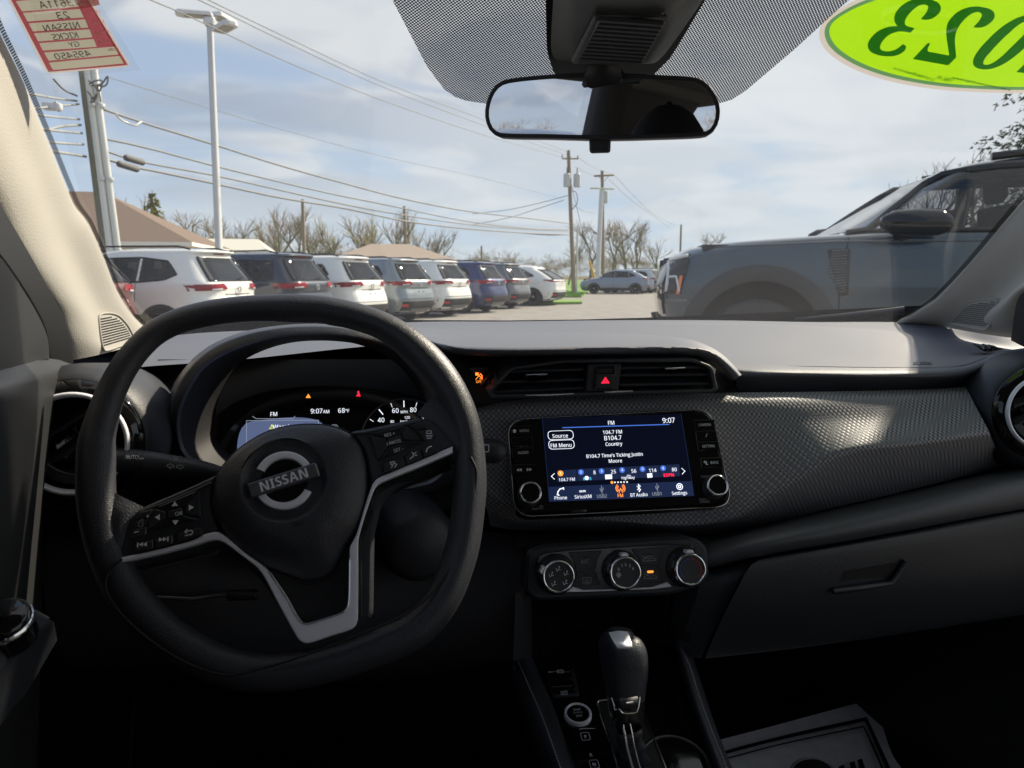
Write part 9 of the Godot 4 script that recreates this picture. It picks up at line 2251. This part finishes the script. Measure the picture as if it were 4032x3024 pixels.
func seats() -> void:
	var o := thing("passenger_seat", "dark cloth passenger seat whose stitched cushion edge shows over the paper mat", "seat", at(Vector3(0.3, 0, -0.15)))
	part("cushion", box(Vector3(0.5, 0.18, 0.5), Vector3(0.02, 0.4, 0.15), 0.07), "seat", o)
	part("backrest", box(Vector3(0.5, 0.6, 0.14), Vector3(0, 0.3, 0), 0.06), "seat", o, Transform3D(Basis(Vector3.RIGHT, 0.3), Vector3(0.02, 0.42, 0.42)))
	var hr := part("headrest", box(Vector3(0.27, 0.18, 0.1), Vector3(0, 0.7, 0), 0.045), "seat", o, Transform3D(Basis(Vector3.RIGHT, 0.3), Vector3(0.02, 0.42, 0.42)))
	var loc := Vector3(0.3, 0, -0.15)
	var b := A3([0.2229,0.5,-0.8871,0.2414,0.5,-0.9031,0.2618,0.5,-0.9083,0.2804,0.5,-0.9044,0.29,0.5,-0.8904,0.2904,0.5,-0.8671])
	var p := []
	for q in spl(b, 46):
		p.append(q - loc)
	var rows := []
	for k in 3:
		var r := PackedVector3Array()
		for q in p:
			r.append(q + [Vector3(0, -0.12, 0.05), Vector3(0, 0, 0), Vector3(0, 0.004, 0.16)][k])
		rows.append(r)
	part("cushion_edge", grid(rows), "seat", o)
	var list := []
	for i in range(0, 44, 2):
		list.append(tube([p[i] + Vector3(0, 0.002, 0.0), p[i + 1] + Vector3(0, 0.004, 0.006)], 0.0011, 4))
	part("stitching", join(list), "stitch", o).set_meta("kind", "stuff")
	o = thing("driver_seat", "dark cloth driver's seat behind the camera, glimpsed only in the mirror", "seat", at(Vector3(-0.4, 0, 0.25)))
	part("cushion", box(Vector3(0.5, 0.18, 0.5), Vector3(0, 0.42, 0.0), 0.07), "seat", o)
	part("backrest", box(Vector3(0.5, 0.6, 0.14), Vector3(0, 0.3, 0), 0.06), "seat", o, Transform3D(Basis(Vector3.RIGHT, 0.3), Vector3(0, 0.45, 0.3)))
	part("headrest", box(Vector3(0.27, 0.18, 0.1), Vector3(0, 0.7, 0), 0.045), "seat", o, Transform3D(Basis(Vector3.RIGHT, 0.3), Vector3(0, 0.45, 0.3)))
	o = thing("back_bench", "dark rear bench seat glimpsed in the mirror", "seat", at(Vector3(0, 0, 1.15)))
	part("backrest", box(Vector3(1.3, 0.6, 0.16), Vector3(0, 0.75, 0), 0.06), "seat", o, Transform3D(Basis(Vector3.RIGHT, 0.25), Vector3.ZERO))
	part("cushion", box(Vector3(1.3, 0.2, 0.5), Vector3(0, 0.42, -0.3), 0.06), "seat", o)


# signed-distance figure meshed as surface nets
func capsule(p: Vector3, a: Vector3, b: Vector3, ra: float, rb: float) -> float:
	var ab := b - a
	var t := clampf((p - a).dot(ab) / ab.length_squared(), 0, 1)
	return (p - a - ab * t).length() - lerpf(ra, rb, t)


func smin(a: float, b: float, k: float) -> float:
	var h := clampf(0.5 + 0.5 * (b - a) / k, 0, 1)
	return lerpf(b, a, h) - k * h * (1 - h)


func nets(bones: Array, cell: float, k: float) -> ArrayMesh:
	var lo := Vector3.ONE * 9
	var hi := -lo
	for b in bones:
		for q in [b[0], b[1]]:
			lo = lo.min(q - Vector3.ONE * (maxf(b[2], b[3]) + cell * 2))
			hi = hi.max(q + Vector3.ONE * (maxf(b[2], b[3]) + cell * 2))
	var n := Vector3i(((hi - lo) / cell).ceil()) + Vector3i.ONE
	var f := PackedFloat32Array()
	f.resize(n.x * n.y * n.z)
	for z in n.z:
		for y in n.y:
			for x in n.x:
				var p := lo + Vector3(x, y, z) * cell
				var d := 9.0
				for b in bones:
					d = smin(d, capsule(p, b[0], b[1], b[2], b[3]), k)
				f[(z * n.y + y) * n.x + x] = d
	var vid := {}
	var vs := PackedVector3Array()
	var corner := [Vector3i(0, 0, 0), Vector3i(1, 0, 0), Vector3i(0, 1, 0), Vector3i(1, 1, 0), Vector3i(0, 0, 1), Vector3i(1, 0, 1), Vector3i(0, 1, 1), Vector3i(1, 1, 1)]
	var edge := [[0, 1], [2, 3], [4, 5], [6, 7], [0, 2], [1, 3], [4, 6], [5, 7], [0, 4], [1, 5], [2, 6], [3, 7]]
	for z in n.z - 1:
		for y in n.y - 1:
			for x in n.x - 1:
				var g := []
				for c in corner:
					g.append(f[((z + c.z) * n.y + y + c.y) * n.x + x + c.x])
				var s := Vector3.ZERO
				var m := 0
				for e in edge:
					if (g[e[0]] < 0) != (g[e[1]] < 0):
						var t: float = g[e[0]] / (g[e[0]] - g[e[1]])
						s += Vector3(corner[e[0]]).lerp(Vector3(corner[e[1]]), t)
						m += 1
				if m:
					vid[Vector3i(x, y, z)] = vs.size()
					vs.append(lo + (Vector3(x, y, z) + s / m) * cell)
	var ix := PackedInt32Array()
	var ns := PackedVector3Array()
	ns.resize(vs.size())
	for c in vid:
		for ax in 3:
			var e := Vector3i(1, 0, 0) if ax == 0 else (Vector3i(0, 1, 0) if ax == 1 else Vector3i(0, 0, 1))
			var u := Vector3i(0, 1, 0) if ax == 0 else (Vector3i(0, 0, 1) if ax == 1 else Vector3i(1, 0, 0))
			var w := Vector3i(0, 0, 1) if ax == 0 else (Vector3i(1, 0, 0) if ax == 1 else Vector3i(0, 1, 0))
			var a: float = f[(c.z * n.y + c.y) * n.x + c.x]
			var c2: Vector3i = c + e
			var b: float = f[(c2.z * n.y + c2.y) * n.x + c2.x]
			if (a < 0) == (b < 0) or not (vid.has(c - u) and vid.has(c - w) and vid.has(c - u - w)):
				continue
			var q := [vid[c], vid[c - u], vid[c - u - w], vid[c - w]]
			if a < 0:
				q.reverse()
			for t in [[q[0], q[1], q[2]], [q[0], q[2], q[3]]]:
				var nn := (vs[t[2]] - vs[t[0]]).cross(vs[t[1]] - vs[t[0]])
				for i in t:
					ns[i] += nn
					ix.append(i)
	for i in ns.size():
		ns[i] = ns[i].normalized() if ns[i].length_squared() > 0 else Vector3.UP
	return pack(vs, ns, ix)


func driver() -> void:
	# sits behind the camera; only the mirror shows the capped head
	var o := thing("person", "person in a dark cap and dark top, seen as a silhouette in the mirror", "person", at(Vector3(-0.41, 0.07, 0.27)))
	var bones := [[Vector3(0, 0.62, 0.02), Vector3(0, 0.8, 0.04), 0.15, 0.15], [Vector3(-0.08, 0.8, 0.04), Vector3(0.08, 0.8, 0.04), 0.14, 0.14], [Vector3(-0.15, 0.99, 0.03), Vector3(0.15, 0.99, 0.03), 0.07, 0.07], [Vector3(0, 0.85, 0.03), Vector3(0, 0.97, 0.03), 0.14, 0.13], [Vector3(0, 1.0, 0.02), Vector3(0, 1.1, 0.0), 0.06, 0.055]]
	for s in [-1.0, 1.0]:
		bones.append([Vector3(s * 0.2, 0.97, 0.03), Vector3(s * 0.27, 0.74, -0.02), 0.055, 0.045])
		bones.append([Vector3(s * 0.09, 0.58, 0.0), Vector3(s * 0.12, 0.6, -0.4), 0.085, 0.065])
		bones.append([Vector3(s * 0.12, 0.6, -0.4), Vector3(s * 0.12, 0.28, -0.62), 0.06, 0.042])
		bones.append([Vector3(s * 0.12, 0.26, -0.62), Vector3(s * 0.12, 0.24, -0.78), 0.042, 0.036])
		bones.append([Vector3(s * 0.27, 0.74, -0.02), Vector3(s * 0.16, 0.72, -0.22), 0.044, 0.032])
	var body := part("body", nets(bones, 0.016, 0.05), "shirt", o)
	var c := Vector3(0, 1.225, 0.0)
	var head := [[c + Vector3(0, 0.03, 0.01), c + Vector3(0, 0.03, 0.03), 0.082, 0.082], [c + Vector3(0, -0.04, -0.03), c + Vector3(0, -0.09, -0.05), 0.06, 0.03], [c + Vector3(0, 0.0, -0.09), c + Vector3(0, -0.025, -0.107), 0.01, 0.014], [c + Vector3(-0.084, -0.01, 0.01), c + Vector3(-0.088, 0.02, 0.016), 0.012, 0.015], [c + Vector3(0.084, -0.01, 0.01), c + Vector3(0.088, 0.02, 0.016), 0.012, 0.015], [c + Vector3(0, -0.06, 0.02), c + Vector3(0, -0.13, 0.01), 0.055, 0.055]]
	part("head", nets(head, 0.009, 0.025), "skin", o)
	for s in [-1.0, 1.0]:
		part("eye", lathe([Vector2(0.001, -0.011), Vector2(0.008, -0.007), Vector2(0.011, 0.0), Vector2(0.008, 0.007), Vector2(0.001, 0.011)], 12), "print", o, at(c + Vector3(s * 0.032, 0.005, -0.074)))
		hand(o, s)
	part("mouth", tube([c + Vector3(-0.024, -0.062, -0.087), c + Vector3(0, -0.065, -0.092), c + Vector3(0.024, -0.062, -0.087)], 0.004, 6), "red", o)
	var cap := part("cap", lathe([Vector2(0.001, 0.105), Vector2(0.03, 0.1), Vector2(0.06, 0.08), Vector2(0.085, 0.045), Vector2(0.095, 0.0), Vector2(0.096, -0.02)], 28, Transform3D(Basis(Vector3.RIGHT, -PI / 2), Vector3.ZERO)), "cap", o, Transform3D(Basis(Vector3.RIGHT, 0.08), c + Vector3(0, 0.035, 0.015)))
	part("cap_peak", patch([[Vector3(-0.075, -0.01, -0.06), Vector3(0, 0.0, -0.095), Vector3(0.075, -0.01, -0.06)], [Vector3(-0.06, -0.022, -0.12), Vector3(0, -0.01, -0.15), Vector3(0.06, -0.022, -0.12)]], 14, 5), "cap", cap)
	part("cap_button", lathe([Vector2(0.001, 0.112), Vector2(0.006, 0.11), Vector2(0.008, 0.104)], 10, Transform3D(Basis(Vector3.RIGHT, -PI / 2), Vector3.ZERO)), "cap", cap)


func hand(o: Node3D, s: float) -> void:
	var w := Vector3(s * 0.16, 0.72, -0.22)
	var b := [[w, w + Vector3(-s * 0.02, 0.0, -0.07), 0.028, 0.034]]
	for k in 4:
		var p := w + Vector3(-s * 0.02 + (k - 1.5) * 0.018, 0.002, -0.09)
		var l: float = [0.036, 0.042, 0.039, 0.03][k]
		var q := p + Vector3(0, -0.012, -l)
		b.append([w + Vector3(-s * 0.02, 0, -0.06), p, 0.012, 0.0095])
		b.append([p, q, 0.0095, 0.0088])
		b.append([q, q + Vector3(0, -0.026, -0.014), 0.0088, 0.0075])
	b.append([w + Vector3(-s * 0.025, 0, -0.03), w + Vector3(-s * 0.06, -0.004, -0.06), 0.014, 0.011])
	b.append([w + Vector3(-s * 0.06, -0.004, -0.06), w + Vector3(-s * 0.068, -0.014, -0.09), 0.011, 0.009])
	part("hand", nets(b, 0.0045, 0.006), "skin", o)


func _ready() -> void:
	set_view()
	make_materials()
	ground_and_buildings()
	car_row()
	big_suv()
	trees()
	poles()
	wires()
	cabin()
	steering_wheel()
	lever()
	mirror()
	stickers()
	floor_mat()
	seats()
	driver()
